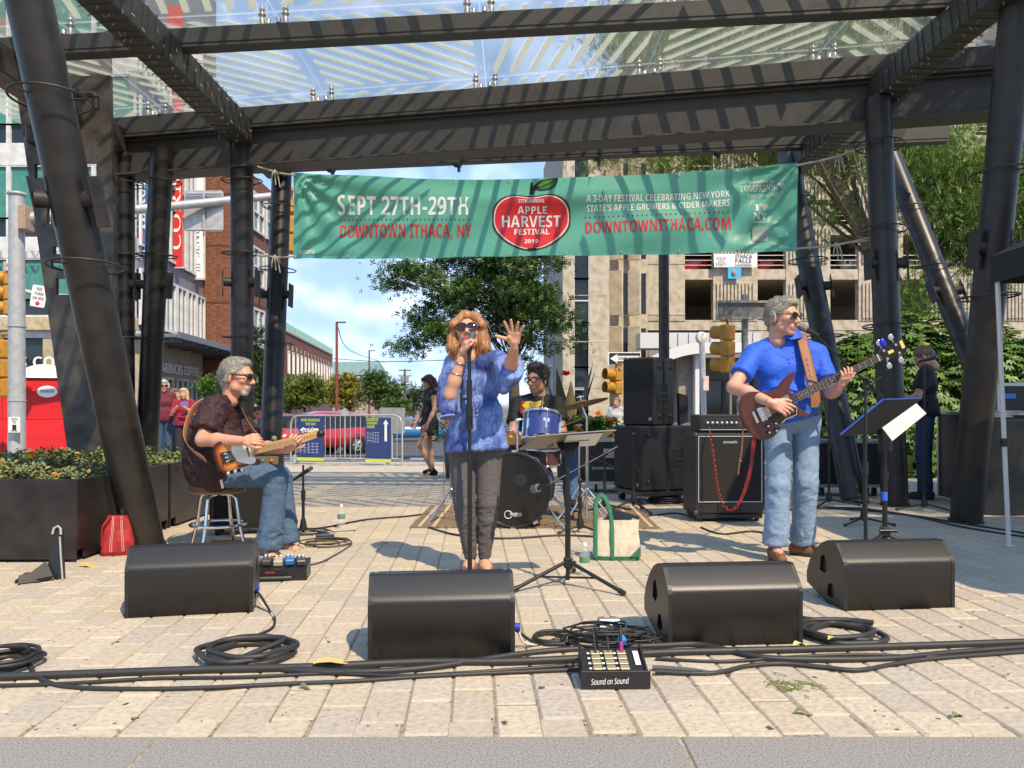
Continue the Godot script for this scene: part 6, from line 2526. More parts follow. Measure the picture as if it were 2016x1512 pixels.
func drums() -> void:
	var blue = mat(.012, .035, .22, .2, .3, "patch", 3.0, .0, {"clearcoat_enabled": true, "clearcoat": 1.0})
	var ch = chrome()
	# rug
	var m = MB.new()
	m.box(Vector3.ZERO, V(2.1, .012, 1.5))
	var rug = one("drum_rug", m, mat(.22, .16, .10, .95, .0, "stone", 3.0), "brown patterned rug under the drum kit", "rug", V(.2, .006, -7.72))
	rug.rotation.y = -.02
	for k in 4:
		m = MB.new()
		m.box(V(-.97 + k * .12 + (1.6 if k > 1 else .0), .0075, 0), V(.03, .003, 1.46))
		part(rug, "rug_border", m, mat(.45, .36, .24, .95))
	# bass drum
	var o = V(.0128, .325, -6.95)
	var t = thing("bass_drum", "blue bass drum with a black front head", "drum", o * V(1, 0, 1), -.12)
	m = MB.new()
	m.at(V(0, .325, 0), 0, PI / 2)
	m.lathe([U(.3, -.45), U(.3, -.03)], 48)
	part(t, "shell", m, blue)
	m = MB.new()
	m.at(V(0, .325, 0), 0, PI / 2)
	m.lathe([U(.3, -.06), U(.318, -.06), U(.322, .0), U(.318, .008), U(.3, .008), U(.296, -.004)], 48)
	m.lathe([U(.3, -.46), U(.318, -.46), U(.32, -.42), U(.3, -.42)], 48)
	part(t, "hoop", m, mat(.016, .016, .018, .3))
	m = MB.new()
	m.at(V(0, .325, 0), 0, PI / 2)
	m.lathe([U(.297, -.004), U(.285, .0), U(.27, -.003), U(.0, -.002)], 48)
	var head = part(t, "front_head", m, mat(.012, .012, .013, .22, .0, "patch", 2.0))
	m = MB.new()
	m.text("AQUARIAN", V(-.032, .115, .0), .02, .1, true)
	m.text("DRUMHEADS", V(.0, .103, .0), .009, .068, true)
	var arc = []
	for k in 18:
		var w = .5 + 5.4 * k / 17
		arc.append(V(-.045 + .032 * cos(w), .118 + .032 * sin(w), .0))
	m.tube(arc, .0035, 5)
	part(head, "lettering", m, mat(.72, .72, .72, .5))
	m = MB.new()
	m.at(V(.06, .41, 0), 0, PI / 2)
	m.lathe([U(.05, .0), U(.049, .001), U(.0, .001)], 24)
	part(head, "impact_patch", m, mat(.02, .02, .02, .35))
	for k in 10:
		var w = TAU * k / 10 + .3
		var e = V(cos(w), sin(w), 0)
		m = MB.new()
		m.bar(V(0, .325, -.3) + e * .31, V(0, .325, .005) + e * .325, .006, 6)
		m.xf = Transform3D(Basis(Vector3.BACK, w), V(0, .325, .0) + e * .325)
		m.box(V(0, 0, 0), V(.02, .045, .025), .004)
		part(t, "lug_claw", m, ch)
	for s in [-1.0, 1.0]:
		m = MB.new()
		m.bar(V(.26 * s, .2, -.1), V(.43 * s, .015, .02), .008, 8)
		part(t, "spur", m, ch)
	# drum microphone leaning at the front head
	mic("microphone", "round kick drum microphone at the bass drum head", V(.183, .35, -6.78), V(.302, .403, -6.66), .016, .038)
	mic_stand("drum_mic_stand", "small black boom stand holding the kick drum microphone", V(.555, 0, -6.75), .42, 3, .2, V(0, .6, 0), [V(.302, .403, -6.66), V(.882, .686, -6.95)])
	# toms and snare
	drum("rack_tom", "glossy blue rack tom above the bass drum", V(.252, .844, -7.1), .155, .24, -.3, -.08, blue, true)
	drum("snare_drum", "shallow chrome-hooped snare drum beside the drummer's knee", V(.265, .583, -7.45), .17, .14, .1, .0, mat(.1, .045, .04, .25, .2), false)
	m = MB.new()
	var q = V(.265, 0, -7.45)
	m.bar(q + V(0, .05, 0), q + V(0, .5, 0), .014, 10)
	for k in 3:
		var w = TAU * k / 3
		m.bar(q + V(0, .2, 0), q + V(cos(w) * .24, .01, sin(w) * .24), .009, 8)
		m.bar(q + V(0, .48, 0), q + V(cos(w) * .17, .53, sin(w) * .17), .008, 8)
	one("snare_stand", m, ch, "chrome tripod stand under the snare drum", "drum stand")
	# tom holder
	m = MB.new()
	m.tube(curve([V(.043, .573, -7.05), V(.048, .854, -7.05), V(.061, .915, -7.05), V(.139, .897, -7.08)], .01), .0125, 10)
	m.ell(V(.047, .906, -7.04), V(.024, .024, .024), 12)
	m.ell(V(.138, .863, -7.05), V(.03, .035, .02), 12)
	m.box(V(.043, .597, -7.02), V(.13, .05, .06), .01)
	one("tom_holder", m, ch, "curved chrome holder between the bass drum and blue tom", "drum stand")
	# tambourine hung below the tom
	t = wthing("tambourine", "black half-moon tambourine with silver jingles below the blue tom", "tambourine", V(.285, .763, -6.95))
	m = MB.new()
	var rim = []
	for k in 17:
		var w = PI * .95 + PI * 1.1 * k / 16
		rim.append(V(.291, .779, -6.98) + V(cos(w) * .16, sin(w) * .03 * -1.0 - .01, -sin(w) * .1))
	m.tube(rim, .018, 8, true, .4)
	part(t, "rim", m, metal_black())
	for k in 5:
		m = MB.new()
		m.ell(rim[2 + k * 3] + V(0, .0, .012), V(.026, .007, .026), 12)
		part(t, "jingle", m, ch)
	# cymbals
	cymbal("crash_cymbal", "tilted bronze crash cymbal on a chrome stand beside the drummer", V(.609, 1.04, -7.2), .235, V(-.24, 1, -.13), V(.649, 0, -7.2))
	cymbal("hi_hat", "flat hi-hat cymbals half hidden by the music stand", V(.595, .788, -7.35), .18, V(.03, 1, .03), V(.595, 0, -7.35))
	cymbal("floor_cymbal", "low cymbal behind the singer's hip", V(-.019, .737, -7.6), .2, V(.1, 1, .3), V(-.037, 0, -7.6))
	# left cymbal stand foot
	m = MB.new()
	var b = V(-.604, 0, -7.35)
	m.bar(b + V(0, .02, 0), b + V(0, .62, 0), .004, 6)
	m.bar(b + V(.06, .3, 0), V(-.735, 0, -7.218), .013, 8)
	m.bar(b + V(.06, .3, 0), b + V(.25, .01, .1), .011, 8)
	m.bar(b + V(.06, .3, 0), b + V(.12, .01, -.25), .011, 8)
	m.bar(b + V(.06, .22, 0), b + V(.06, .6, 0), .011, 8)
	one("hardware_stand", m, mat(.35, .35, .36, .25, .8), "chrome stand with splayed legs behind the singer", "drum stand")
	# more black stands among the drums
	mic_stand("drum_mic_stand", "black boom stand between the drums and the speaker stack", V(.915, 0, -8.2), .55, 3, .25, V(0, .3, 0), [V(.591, .614, -7.9), V(1.082, .393, -8.25)])
	mic_stand("drum_mic_stand", "black boom stand reaching over beside the loudspeaker", V(1.18, 0, -8.05), .75, 3, .25, V(0, 1.0, 0), [V(.981, .927, -8), V(1.271, .32, -8.1)], .12)
	mic("microphone", "slim black microphone clipped over the blue tom", V(.251, 1.006, -6.95), V(.262, 1.113, -7), .008, .012)
	# drum stool
	t = thing("drum_throne", "round black drum stool under the drummer", "stool", V(.27, 0, -8.15), 0)
	m = MB.new()
	m.lathe([U(0, .46), U(.16, .46), U(.175, .48), U(.17, .53), U(0, .54)], 24)
	part(t, "seat", m, tolex())
	for k in 3:
		m = MB.new()
		m.bar(V(0, .3, 0), V(cos(k * 2.1) * .25, .01, sin(k * 2.1) * .25), .011, 8)
		part(t, "leg", m, ch)
	m = MB.new()
	m.bar(V(0, .15, 0), V(0, .47, 0), .015, 10)
	part(t, "column", m, ch)

func drum(called: String, label: String, c: Vector3, r: float, h: float, rx: float, rz: float, ma: Material, badge: bool) -> void:
	var t = thing(called, label, "drum", c, .0)
	t.rotation = V(rx, 0, rz)
	var m = MB.new()
	m.lathe([U(r, -h / 2), U(r, h / 2)], 36)
	part(t, "shell", m, ma)
	for s in [-1.0, 1.0]:
		m = MB.new()
		m.lathe([U(r, s * h / 2 - .012), U(r + .014, s * h / 2 - .012), U(r + .016, s * h / 2), U(r + .014, s * h / 2 + .012), U(r - .004, s * h / 2 + .012), U(r - .006, s * h / 2)], 36)
		part(t, "hoop", m, chrome())
		m = MB.new()
		m.lathe([U(r, s * h / 2), U(0, s * h / 2 + s * .001)] if s < 0 else [U(0, h / 2), U(r, h / 2)], 36)
		part(t, "head", m, mat(.6, .6, .58, .4) if called == "rack_tom" else mat(.28, .18, .16, .3))
	for k in 6:
		var w = TAU * k / 6 + .3
		m = MB.new()
		m.at(V(cos(w) * (r + .012), 0, sin(w) * (r + .012)))
		m.bar(V(0, -h / 2, 0), V(0, h / 2, 0), .004, 6)
		m.box(V(-cos(w) * .006, 0, -sin(w) * .006), V(.022, h * .4, .022), .006)
		part(t, "tension_lug", m, chrome())
	if badge:
		m = MB.new()
		m.at(V(.035, .03, r + .001), .2)
		m.box(Vector3.ZERO, V(.05, .03, .003), .001)
		part(t, "badge", m, mat(.5, .52, .55, .3, .6))
		m = MB.new()
		m.text("Pearl", V(.018, .022, r + .009), .014, .034, true, true, V(.98, 0, -.2))
		part(t, "badge_lettering", m, mat(.03, .04, .1, .4))

func cymbal(called: String, label: String, c: Vector3, r: float, up: Vector3, foot: Vector3) -> void:
	var t = wthing(called, label, "cymbal", foot)
	var y = up.normalized()
	var x = Vector3.RIGHT.slide(y).normalized()
	var m = MB.new()
	m.xf = Transform3D(Basis(x, y, x.cross(y)), c)
	var p = []
	for k in 14:
		var e = r * (1.0 - k / 14.0)
		p.append(U(e, .035 * (1 - e / r) * .7 + (.018 * smoothstep(.28, .12, e / r)) + (.0008 if k % 2 else .0)))
	p.append(U(.005, .045))
	var under = p.duplicate()
	under.reverse()
	m.lathe(p, 40)
	part(t, "cymbal", m, mat(.36, .22, .07, .36, .85, "patch", 4.0))
	if called == "hi_hat":
		m = MB.new()
		m.xf = Transform3D(Basis(x, -y, -x.cross(y)), c - y * .012)
		m.lathe(p, 40)
		part(t, "lower_cymbal", m, mat(.36, .22, .07, .36, .85, "patch", 4.0))
	m = MB.new()
	var top = c + y * .075
	m.bar(c - y * .05, top, .006, 8)
	m.ell(c + y * .07, V(.018, .013, .018), 10)
	m.bar(c + y * .07 - x * .03, c + y * .07 + x * .03, .007, 6)
	part(t, "wing_nut", m, chrome())
	m = MB.new()
	m.tube([foot + V(0, .06, 0), V(foot.x, c.y - .12, foot.z), c - y * .04], .0115, 10)
	part(t, "pole", m, chrome())
	for k in 3:
		var w = TAU * k / 3 + .4
		m = MB.new()
		m.bar(foot + V(0, .32, 0), foot + V(cos(w) * .27, .012, sin(w) * .27), .008, 8)
		m.bar(foot + V(0, .1, 0), foot + V(cos(w) * .15, .15, sin(w) * .15), .006, 6)
		part(t, "leg", m, chrome())

func flight_case(called: String, label: String, o: Vector3, s: Vector3, turn: float, casters := true) -> Node3D:
	var t = thing(called, label, "flight case", o, turn, "flight cases")
	var al = mat(.5, .5, .5, .35, .7)
	var y0 = .12 if casters else .0
	var m = MB.new()
	m.box(V(0, y0 + s.y / 2, 0), s, .004)
	part(t, "panel", m, mat(.022, .022, .023, .5, .0, "fine", 4.0))
	m = MB.new()
	for a in [-1.0, 1.0]:
		for b in [-1.0, 1.0]:
			m.box(V(a * s.x / 2, y0 + s.y / 2, b * s.z / 2), V(.035, s.y, .035), .003)
			m.box(V(0, y0 + s.y / 2 + a * s.y / 2, b * s.z / 2), V(s.x, .035, .034), .003)
			m.box(V(a * s.x / 2, y0 + s.y / 2 + b * s.y / 2, 0), V(.034, .034, s.z), .003)
	part(t, "aluminium_edging", m, al)
	m = MB.new()
	m.box(V(0, y0 + s.y * .7, s.z / 2 + .005), V(.13, .11, .012), .003)
	part(t, "latch", m, al)
	if casters:
		for a in [-1.0, 1.0]:
			for b in [-1.0, 1.0]:
				m = MB.new()
				m.at(V(a * (s.x / 2 - .1), .05, b * (s.z / 2 - .1)), 0, 0, PI / 2)
				m.lathe([U(0, -.016), U(.05, -.016), U(.05, .016), U(0, .016)], 14)
				part(t, "caster", m, mat(.02, .03, .06, .5))
	return t

func speaker(called: String, label: String, o: Vector3, s: Vector3, turn: float, handle: Vector2) -> Node3D:
	# grille on local +z, handle on local +x
	var t = thing(called, label, "speaker", o, turn)
	var m = MB.new()
	m.box(V(0, s.y / 2, 0), s, .018)
	part(t, "cabinet", m, tolex())
	m = MB.new()
	m.box(V(0, s.y / 2, s.z / 2 + .004), V(s.x - .03, s.y - .03, .012), .004)
	part(t, "grille", m, mat(.01, .01, .01, .8, .0, "speck", 40.0, .6))
	m = MB.new()
	m.box(V(s.x / 2 - .05, .07, s.z / 2 + .011), V(.035, .035, .004), .001)
	part(t, "badge", m, mat(.3, .3, .3, .4, .5))
	var hx = s.x / 2
	m = MB.new()
	for q in [[.0, .085, .19, .02], [.0, -.085, .19, .02]]:
		m.box(V(hx + .003, handle.y + q[1], handle.x), V(.012, q[3], .15), .004)
	m.box(V(hx + .003, handle.y, handle.x - .07), V(.012, .18, .02), .004)
	m.box(V(hx + .003, handle.y, handle.x + .07), V(.012, .18, .02), .004)
	m.box(V(hx + .002, handle.y - .015, handle.x), V(.02, .03, .13), .006)
	part(t, "handle", m, mat(.012, .012, .012, .4))
	m = MB.new()
	m.box(V(hx + .0005, handle.y, handle.x), V(.003, .15, .12))
	part(t, "handle_cup", m, mat(.004, .004, .004, .6))
	for a in [-1.0, 1.0]:
		for b in [.1, s.y - .1]:
			m = MB.new()
			m.at(V(hx, b, a * (s.z / 2 - .09)), 0, 0, -PI / 2)
			m.lathe([U(.022, 0), U(.02, .012), U(.008, .014), U(.006, .008), U(0, .008)], 14)
			part(t, "rigging_cap", m, mat(.01, .01, .01, .35))
	m = MB.new()
	m.box(V(hx + .003, s.y / 2, s.z * .03), V(.006, s.y, .03))
	part(t, "joint_strip", m, mat(.008, .008, .008, .6))
	return t

func amps() -> void:
	# trolley, subwoofer and top box
	var turn = -1.22
	var base = V(1.547, 0, -8.95)
	var t = thing("speaker_trolley", "low black trolley with blue castors under the big loudspeaker", "trolley", base, turn)
	var m = MB.new()
	m.box(V(0, .115, 0), V(.64, .05, .68), .006)
	part(t, "platform", m, metal_black())
	for a in [-1.0, 1.0]:
		for b in [-1.0, 1.0]:
			m = MB.new()
			m.at(V(a * .25, .045, b * .27), .4, 0, PI / 2)
			m.lathe([U(0, -.018), U(.045, -.018), U(.045, .018), U(0, .018)], 16)
			part(t, "castor", m, mat(.015, .04, .1, .4))
			m = MB.new()
			m.box(V(a * .25, .08, b * .27), V(.05, .03, .06), .004)
			part(t, "castor_fork", m, chrome())
	speaker("subwoofer", "large black subwoofer on the trolley beside the bass amplifier", base + V(0, .14, 0), V(.6, .68, .68), turn, U(-.12, .34))
	speaker("loudspeaker", "tall black loudspeaker standing on the subwoofer", base + V(-.08, .82, .05), V(.4, .72, .4), turn + .5, U(.02, .35))
	m = MB.new()
	m.at(base + V(.28, .83, .1), .5, 0, .12)
	m.slab(PackedVector2Array([U(-.06, 0), U(.05, .02), U(.09, .3), U(-.03, .34)]), -.02, .02)
	one("black_cloth_cover", m, mat(.01, .01, .01, .8), "black flap leaning beside the tall loudspeaker", "cover")
	flight_case("flight_case", "black flight case with aluminium edges behind the loudspeakers", V(2.108, 0, -10.2), V(.6, .68, .5), .1)
	var fc = flight_case("flight_case", "black flight case with lettering left of the loudspeakers", V(1.165, 0, -10), V(.5, .5, .5), -.1)
	m = MB.new()
	m.text("SOUND ON SOUND", V(-.2, .28, .252), .028, .38)
	part(fc, "lettering", m, mat(.6, .6, .6, .5))
	# bass cabinet with amplifier head
	var o = V(1.933, 0, -7.35)
	t = thing("bass_cabinet", "black bass speaker cabinet with a pale trim line and castors", "amplifier", o, .05)
	m = MB.new()
	m.box(V(0, .43, -.2), V(.64, .72, .4), .014)
	part(t, "cabinet", m, tolex())
	m = MB.new()
	m.box(V(0, .47, .003), V(.565, .58, .01), .003)
	part(t, "grille", m, mat(.013, .0128, .0125, .85, .0, "speck", 22.0))
	m = MB.new()
	for e in [[0, .29, .575, .008], [0, -.29, .575, .008]]:
		m.box(V(e[0], .47 + e[1], .008), V(e[2], e[3], .012), .002)
	for e in [-.284, .284]:
		m.box(V(e, .47, .008), V(.008, .58, .0119), .002)
	part(t, "trim", m, mat(.42, .5, .58, .3, .3))
	m = MB.new()
	m.text("acoustic", V(0, .7, .012), .022, .125, true, false, Vector3.RIGHT, Vector3.UP, true)
	part(t, "badge", m, mat(.6, .6, .6, .4, .4))
	m = MB.new()
	m.box(V(0, .125, -.02), V(.58, .09, .03))
	part(t, "bass_port", m, mat(.004, .004, .004, .9))
	for e in [-.1, .1]:
		m = MB.new()
		m.box(V(e, .125, .002), V(.012, .09, .02))
		part(t, "port_divider", m, tolex())
	m = MB.new()
	m.box(V(0, .05, -.18), V(.6, .04, .34), .006)
	part(t, "base_frame", m, metal_black())
	for e in [[-1, -1], [1, -1], [-1, 1], [1, 1]]:
		m = MB.new()
		m.at(V(e[0] * .26, .03, -.2 + e[1] * .15), 0, 0, PI / 2)
		m.lathe([U(0, -.012), U(.03, -.012), U(.03, .012), U(0, .012)], 12)
		part(t, "castor", m, mat(.03, .03, .03, .5))
		m = MB.new()
		m.box(V(e[0] * .305, .43 + e[1] * .345, .0), V(.035, .035, .02), .008)
		part(t, "corner_cap", m, mat(.1, .1, .1, .4, .5))
	t = thing("amplifier_head", "black amplifier head with a row of knobs on the bass cabinet", "amplifier", o + V(.0, .79, -.02), .05)
	m = MB.new()
	m.box(V(0, .085, -.13), V(.56, .155, .27), .01)
	part(t, "case", m, tolex())
	m = MB.new()
	m.box(V(0, .085, .006), V(.52, .085, .01), .003)
	part(t, "front_panel", m, mat(.03, .03, .032, .4, .3))
	m = MB.new()
	m.box(V(0, .03, .008), V(.52, .006, .01))
	part(t, "trim_line", m, mat(.42, .5, .58, .3, .3))
	for k in 10:
		m = MB.new()
		m.at(V(-.2 + k * .043, .09, .011), 0, PI / 2)
		m.lathe([U(.014, 0), U(.012, .016), U(0, .017)], 12)
		part(t, "knob", m, mat(.5, .5, .5, .3, .6))
	bottle("clear water bottle standing on the amplifier head", o + V(.12, .953, -.1))
	bottle("clear water bottle alone on the paving near the short microphone stand", V(-1.438, 0, -6.98))
	bottle("clear water bottle beside the cream tote bag", V(.443, 0, -5.048))

func stands() -> void:
	# straight stand of the singer with a round base
	var o = V(-.251, 0, -4.93)
	var t = wthing("straight_mic_stand", "straight black microphone stand in front of the singer", "microphone stand", o, "microphone stands")
	var bk = metal_black()
	var m = MB.new()
	m.at(o)
	m.lathe([U(0, .002), U(.125, .002), U(.127, .012), U(.04, .024), U(.02, .04), U(.014, .05)], 32)
	part(t, "base", m, bk)
	m = MB.new()
	m.bar(o + V(0, .03, 0), o + V(0, .72, 0), .0145, 12)
	m.bar(o + V(0, .7, 0), V(-.254, 1.357, -4.93), .0105, 12)
	part(t, "pole", m, bk)
	m = MB.new()
	m.bar(V(-.254, .895, -4.93), V(-.254, 1.031, -4.93), .021, 14)
	m.bar(V(-.254, 1.013, -4.93), V(-.254, 1.188, -4.93), .0165, 14)
	part(t, "grip_clutch", m, bk)
	m = MB.new()
	m.bar(V(-.254, 1.079, -4.93), V(-.3, 1.073, -4.9), .009, 8)
	m.bar(V(-.3, 1.103, -4.9), V(-.3, 1.016, -4.9), .008, 8)
	m.ell(V(-.3, 1.103, -4.9), V(.012, .012, .012), 8)
	part(t, "side_clip", m, bk)
	m = MB.new()
	m.tube([V(-.254, 1.333, -4.93), V(-.254, 1.376, -4.93), V(-.251, 1.406, -4.93)], [.011, .017, .02], 12)
	part(t, "mic_clip", m, bk)
	mic("vocal_microphone", "black vocal microphone held at the singer's mouth", V(-.239, 1.455, -4.94), V(-.257, 1.351, -4.93), .0145, .0235)
	# music stand of the singer
	o = V(.322, 0, -4.78)
	t = wthing("music_stand", "black tripod music stand with a tilted grey desk right of the singer", "music stand", o, "music stands")
	m = MB.new()
	m.bar(o + V(0, .1, 0), o + V(0, .5, 0), .0165, 12)
	m.bar(o + V(0, .48, 0), o + V(0, .8, 0), .0125, 12)
	m.bar(o + V(0, .46, 0), o + V(0, .52, 0), .021, 12)
	part(t, "pole", m, bk)
	m = MB.new()
	m.at(o)
	m.box(V(0, .13, 0), V(.05, .06, .05), .008)
	m.box(V(.03, .13, .02), V(.03, .025, .02), .004)
	m.bar(V(0, .03, 0), V(0, .1, 0), .012, 10)
	part(t, "hub", m, bk)
	for e in [V(0, 0, -4.572), V(.612, 0, -4.499), V(.385, 0, -5.15)]:
		m = MB.new()
		m.bar(o + V(0, .14, 0), e + V(0, .014, 0), .011, 10)
		m.bar(e.lerp(o, .1) + V(0, .027, 0), e + V(0, .014, 0), .015, 10)
		m.bar(o + V(0, .045, 0), o.lerp(e, .5) + V(0, .07, 0), .006, 6)
		part(t, "leg", m, bk)
	var A = V(.039, .778, -4.86)
	var B = V(.487, .806, -4.9)
	var C = V(.58, .898, -4.64)
	var D = V(.147, .868, -4.6)
	m = MB.new()
	var n = (B - A).cross(D - A).normalized() * .003
	m.quad(A - n, B - n, C - n, D - n)
	m.quad(D + n, C + n, B + n, A + n)
	for q in [[A, B], [B, C], [C, D], [D, A]]:
		m.bar(q[0], q[1], .004, 6)
	part(t, "desk", m, mat(.22, .2, .175, .5, .0, "patch", 3.0))
	m = MB.new()
	m.xf = Transform3D(Basis.IDENTITY, o)
	m.tube([V(0, .74, .0), V(0, .8, .0), V(0, .82, .02)], [.03, .05, .065], 14)
	part(t, "desk_holder", m, bk)
	m = MB.new()
	m.bar(A.lerp(B, .45) + V(0, .02, .1), A.lerp(B, .38) + V(0, .0, .03), .003, 5)
	m.bar(A.lerp(B, .75) + V(0, .035, .15), A.lerp(B, .9) + V(0, .035, .15), .003, 5)
	part(t, "page_wire", m, bk)
	# sheets lying on the desk
	m = MB.new()
	m.xf = Transform3D(Basis((B - A).normalized(), n.normalized(), (B - A).normalized().cross(n.normalized())), (A + C) / 2 + n * 3.0 + (B - A) * .2)
	m.box(Vector3.ZERO, V(.2, .004, .26))
	one("sheet_music", m, mat(.7, .7, .68, .8), "white sheets lying on the singer's music stand", "paper")
	# tote bag
	t = thing("tote_bag", "cream canvas tote bag with green straps and base", "bag", V(.704, 0, -5.598), -.08)
	var cream = mat(.62, .54, .41, .85, .0, "denim", 3.0)
	var green = mat(.03, .17, .085, .8, .0, "denim", 4.0)
	var rings = []
	for q in [[.0, .15, .075], [.03, .158, .08], [.045, .158, .08], [.12, .155, .078], [.2, .15, .07], [.27, .15, .062]]:
		var r = []
		for k in 28:
			var w = TAU * k / 28
			r.append(V(pow(absf(cos(w)), .4) * signf(cos(w)) * q[1] + .004 * sin(q[0] * 50 + k), q[0], pow(absf(sin(w)), .4) * signf(sin(w)) * q[2] + .006 * sin(k * 1.7 + q[0] * 30)))
		rings.append(r)
	for band in 2:
		m = MB.new()
		for a in rings.size() - 1:
			if (a < 1) != (band == 0):
				continue
			for k in 28:
				m.quad(rings[a][(k + 1) % 28], rings[a][k], rings[a + 1][k], rings[a + 1][(k + 1) % 28])
				if band == 1:
					m.quad(rings[a][k] * V(.97, 1, .95), rings[a][(k + 1) % 28] * V(.97, 1, .95), rings[a + 1][(k + 1) % 28] * V(.97, 1, .95), rings[a + 1][k] * V(.97, 1, .95))
		if band == 0:
			for k in 28:
				m.tri(rings[0][k], rings[0][(k + 1) % 28], Vector3.ZERO)
		part(t, "base" if band == 0 else "canvas", m, green if band == 0 else cream)
	for e in [1.0, -1.0]:
		m = MB.new()
		m.tube(curve([V(-.03, .01, e * .084), V(-.03, .14, e * .084), V(-.035, .27, e * .068), V(-.06, .38, e * .05), V(-.1, .43, e * .03), V(-.135, .38, e * .04), V(-.14, .27, e * .066), V(-.14, .02, e * .078)], .02), .014, 8, true, .2, V(0, 0, 1))
		part(t, "strap", m, green)
	m = MB.new()
	m.slab(PackedVector2Array([U(.09, .03), U(.159, .03), U(.158, .1)]), .07, .086)
	part(t, "corner_patch", m, green)
	t = thing("black_folder", "black folder with paper edges sticking out of the tote bag", "folder", V(.704, 0, -5.598) + V(.03, .2, -.005), -.05)
	m = MB.new()
	m.at(V(0, .02, 0), 0, -.1, -.28)
	m.box(V(.0, .02, 0), V(.21, .16, .045), .006)
	part(t, "cover", m, mat(.015, .015, .016, .4))
	for k in 7:
		m = MB.new()
		m.at(V(0, .02, 0), 0, -.1, -.28)
		m.box(V(.06 + k * .006, .045, .024), V(.003, .06, .002))
		part(t, "paper_edge", m, mat(.7, .7, .7, .7))
	# bass player's boom stand and microphone
	o = V(2.262, 0, -5.3)
	var h = 1.1862
	mic_stand("boom_mic_stand", "tall black boom microphone stand before the bass player", o, h, 3, .28, V(0, .4, 0), [V(1.92, 1.472, -5.22), V(2.379, 1.092, -5.33)])
	mic("vocal_microphone", "black vocal microphone at the bass player's mouth", V(1.814, 1.528, -5.2), V(1.926, 1.474, -5.21), .0145, .0235)
	# bass player's music stand
	o = V(2.588, 0, -5.75)
	t = wthing("music_stand", "black music stand with a hanging sheet and blue tape at right", "music stand", o, "music stands")
	m = MB.new()
	m.bar(o + V(0, .1, 0), o + V(0, .55, 0), .017, 12)
	m.bar(o + V(0, .53, 0), o + V(0, .83, 0), .013, 12)
	m.bar(o + V(0, .52, 0), o + V(0, .58, 0), .024, 12)
	part(t, "pole", m, bk)
	m = MB.new()
	m.bar(V(2.584, .377, -5.75), V(2.584, .437, -5.75), .0215, 14)
	part(t, "blue_tape", m, mat(.02, .12, .55, .6))
	m = MB.new()
	m.at(o)
	m.box(V(0, .16, 0), V(.06, .07, .06), .01)
	m.bar(V(-.05, .17, .03), V(.07, .17, .03), .012, 8)
	part(t, "hub", m, bk)
	for e in 3:
		var w = TAU * e / 3 + .5
		m = MB.new()
		m.bar(o + V(0, .15, 0), o + V(cos(w) * .3, .012, sin(w) * .3), .012, 8)
		part(t, "leg", m, bk)
	A = V(2.236, .83, -5.62)
	B = V(2.621, .844, -5.8)
	C = V(2.889, 1.08, -5.86)
	D = V(2.52, 1.071, -5.6)
	m = MB.new()
	n = (B - A).cross(D - A).normalized() * .004
	m.quad(A - n, B - n, C - n, D - n)
	m.quad(D + n, C + n, B + n, A + n)
	part(t, "desk", m, mat(.02, .02, .02, .75))
	m = MB.new()
	m.bar(o + V(0, .72, 0), o + V(0, .87, .0), .045, 12)
	part(t, "desk_holder", m, bk)
	m = MB.new()
	m.bar(A - n * 3.0, D - n * 3.0, .009, 6)
	m.bar(D - n * 2.0, C - n * 2.0, .006, 6)
	one("blue_folder", m, mat(.02, .06, .35, .5), "blue folder edge on the bass player's music stand", "folder")
	m = MB.new()
	var P0 = V(2.458, .888, -5.5)
	var P1 = V(2.507, .802, -5.46)
	var P2 = V(2.752, .983, -5.5)
	var P3 = V(2.704, 1.05, -5.54)
	m.quad(P0, P1, P2, P3)
	m.quad(P3 - V(0, 0, .002), P2 - V(0, 0, .002), P1 - V(0, 0, .002), P0 - V(0, 0, .002))
	one("song_sheet", m, mat(.55, .53, .55, .8), "white song sheet hanging from the bass player's music stand", "paper")

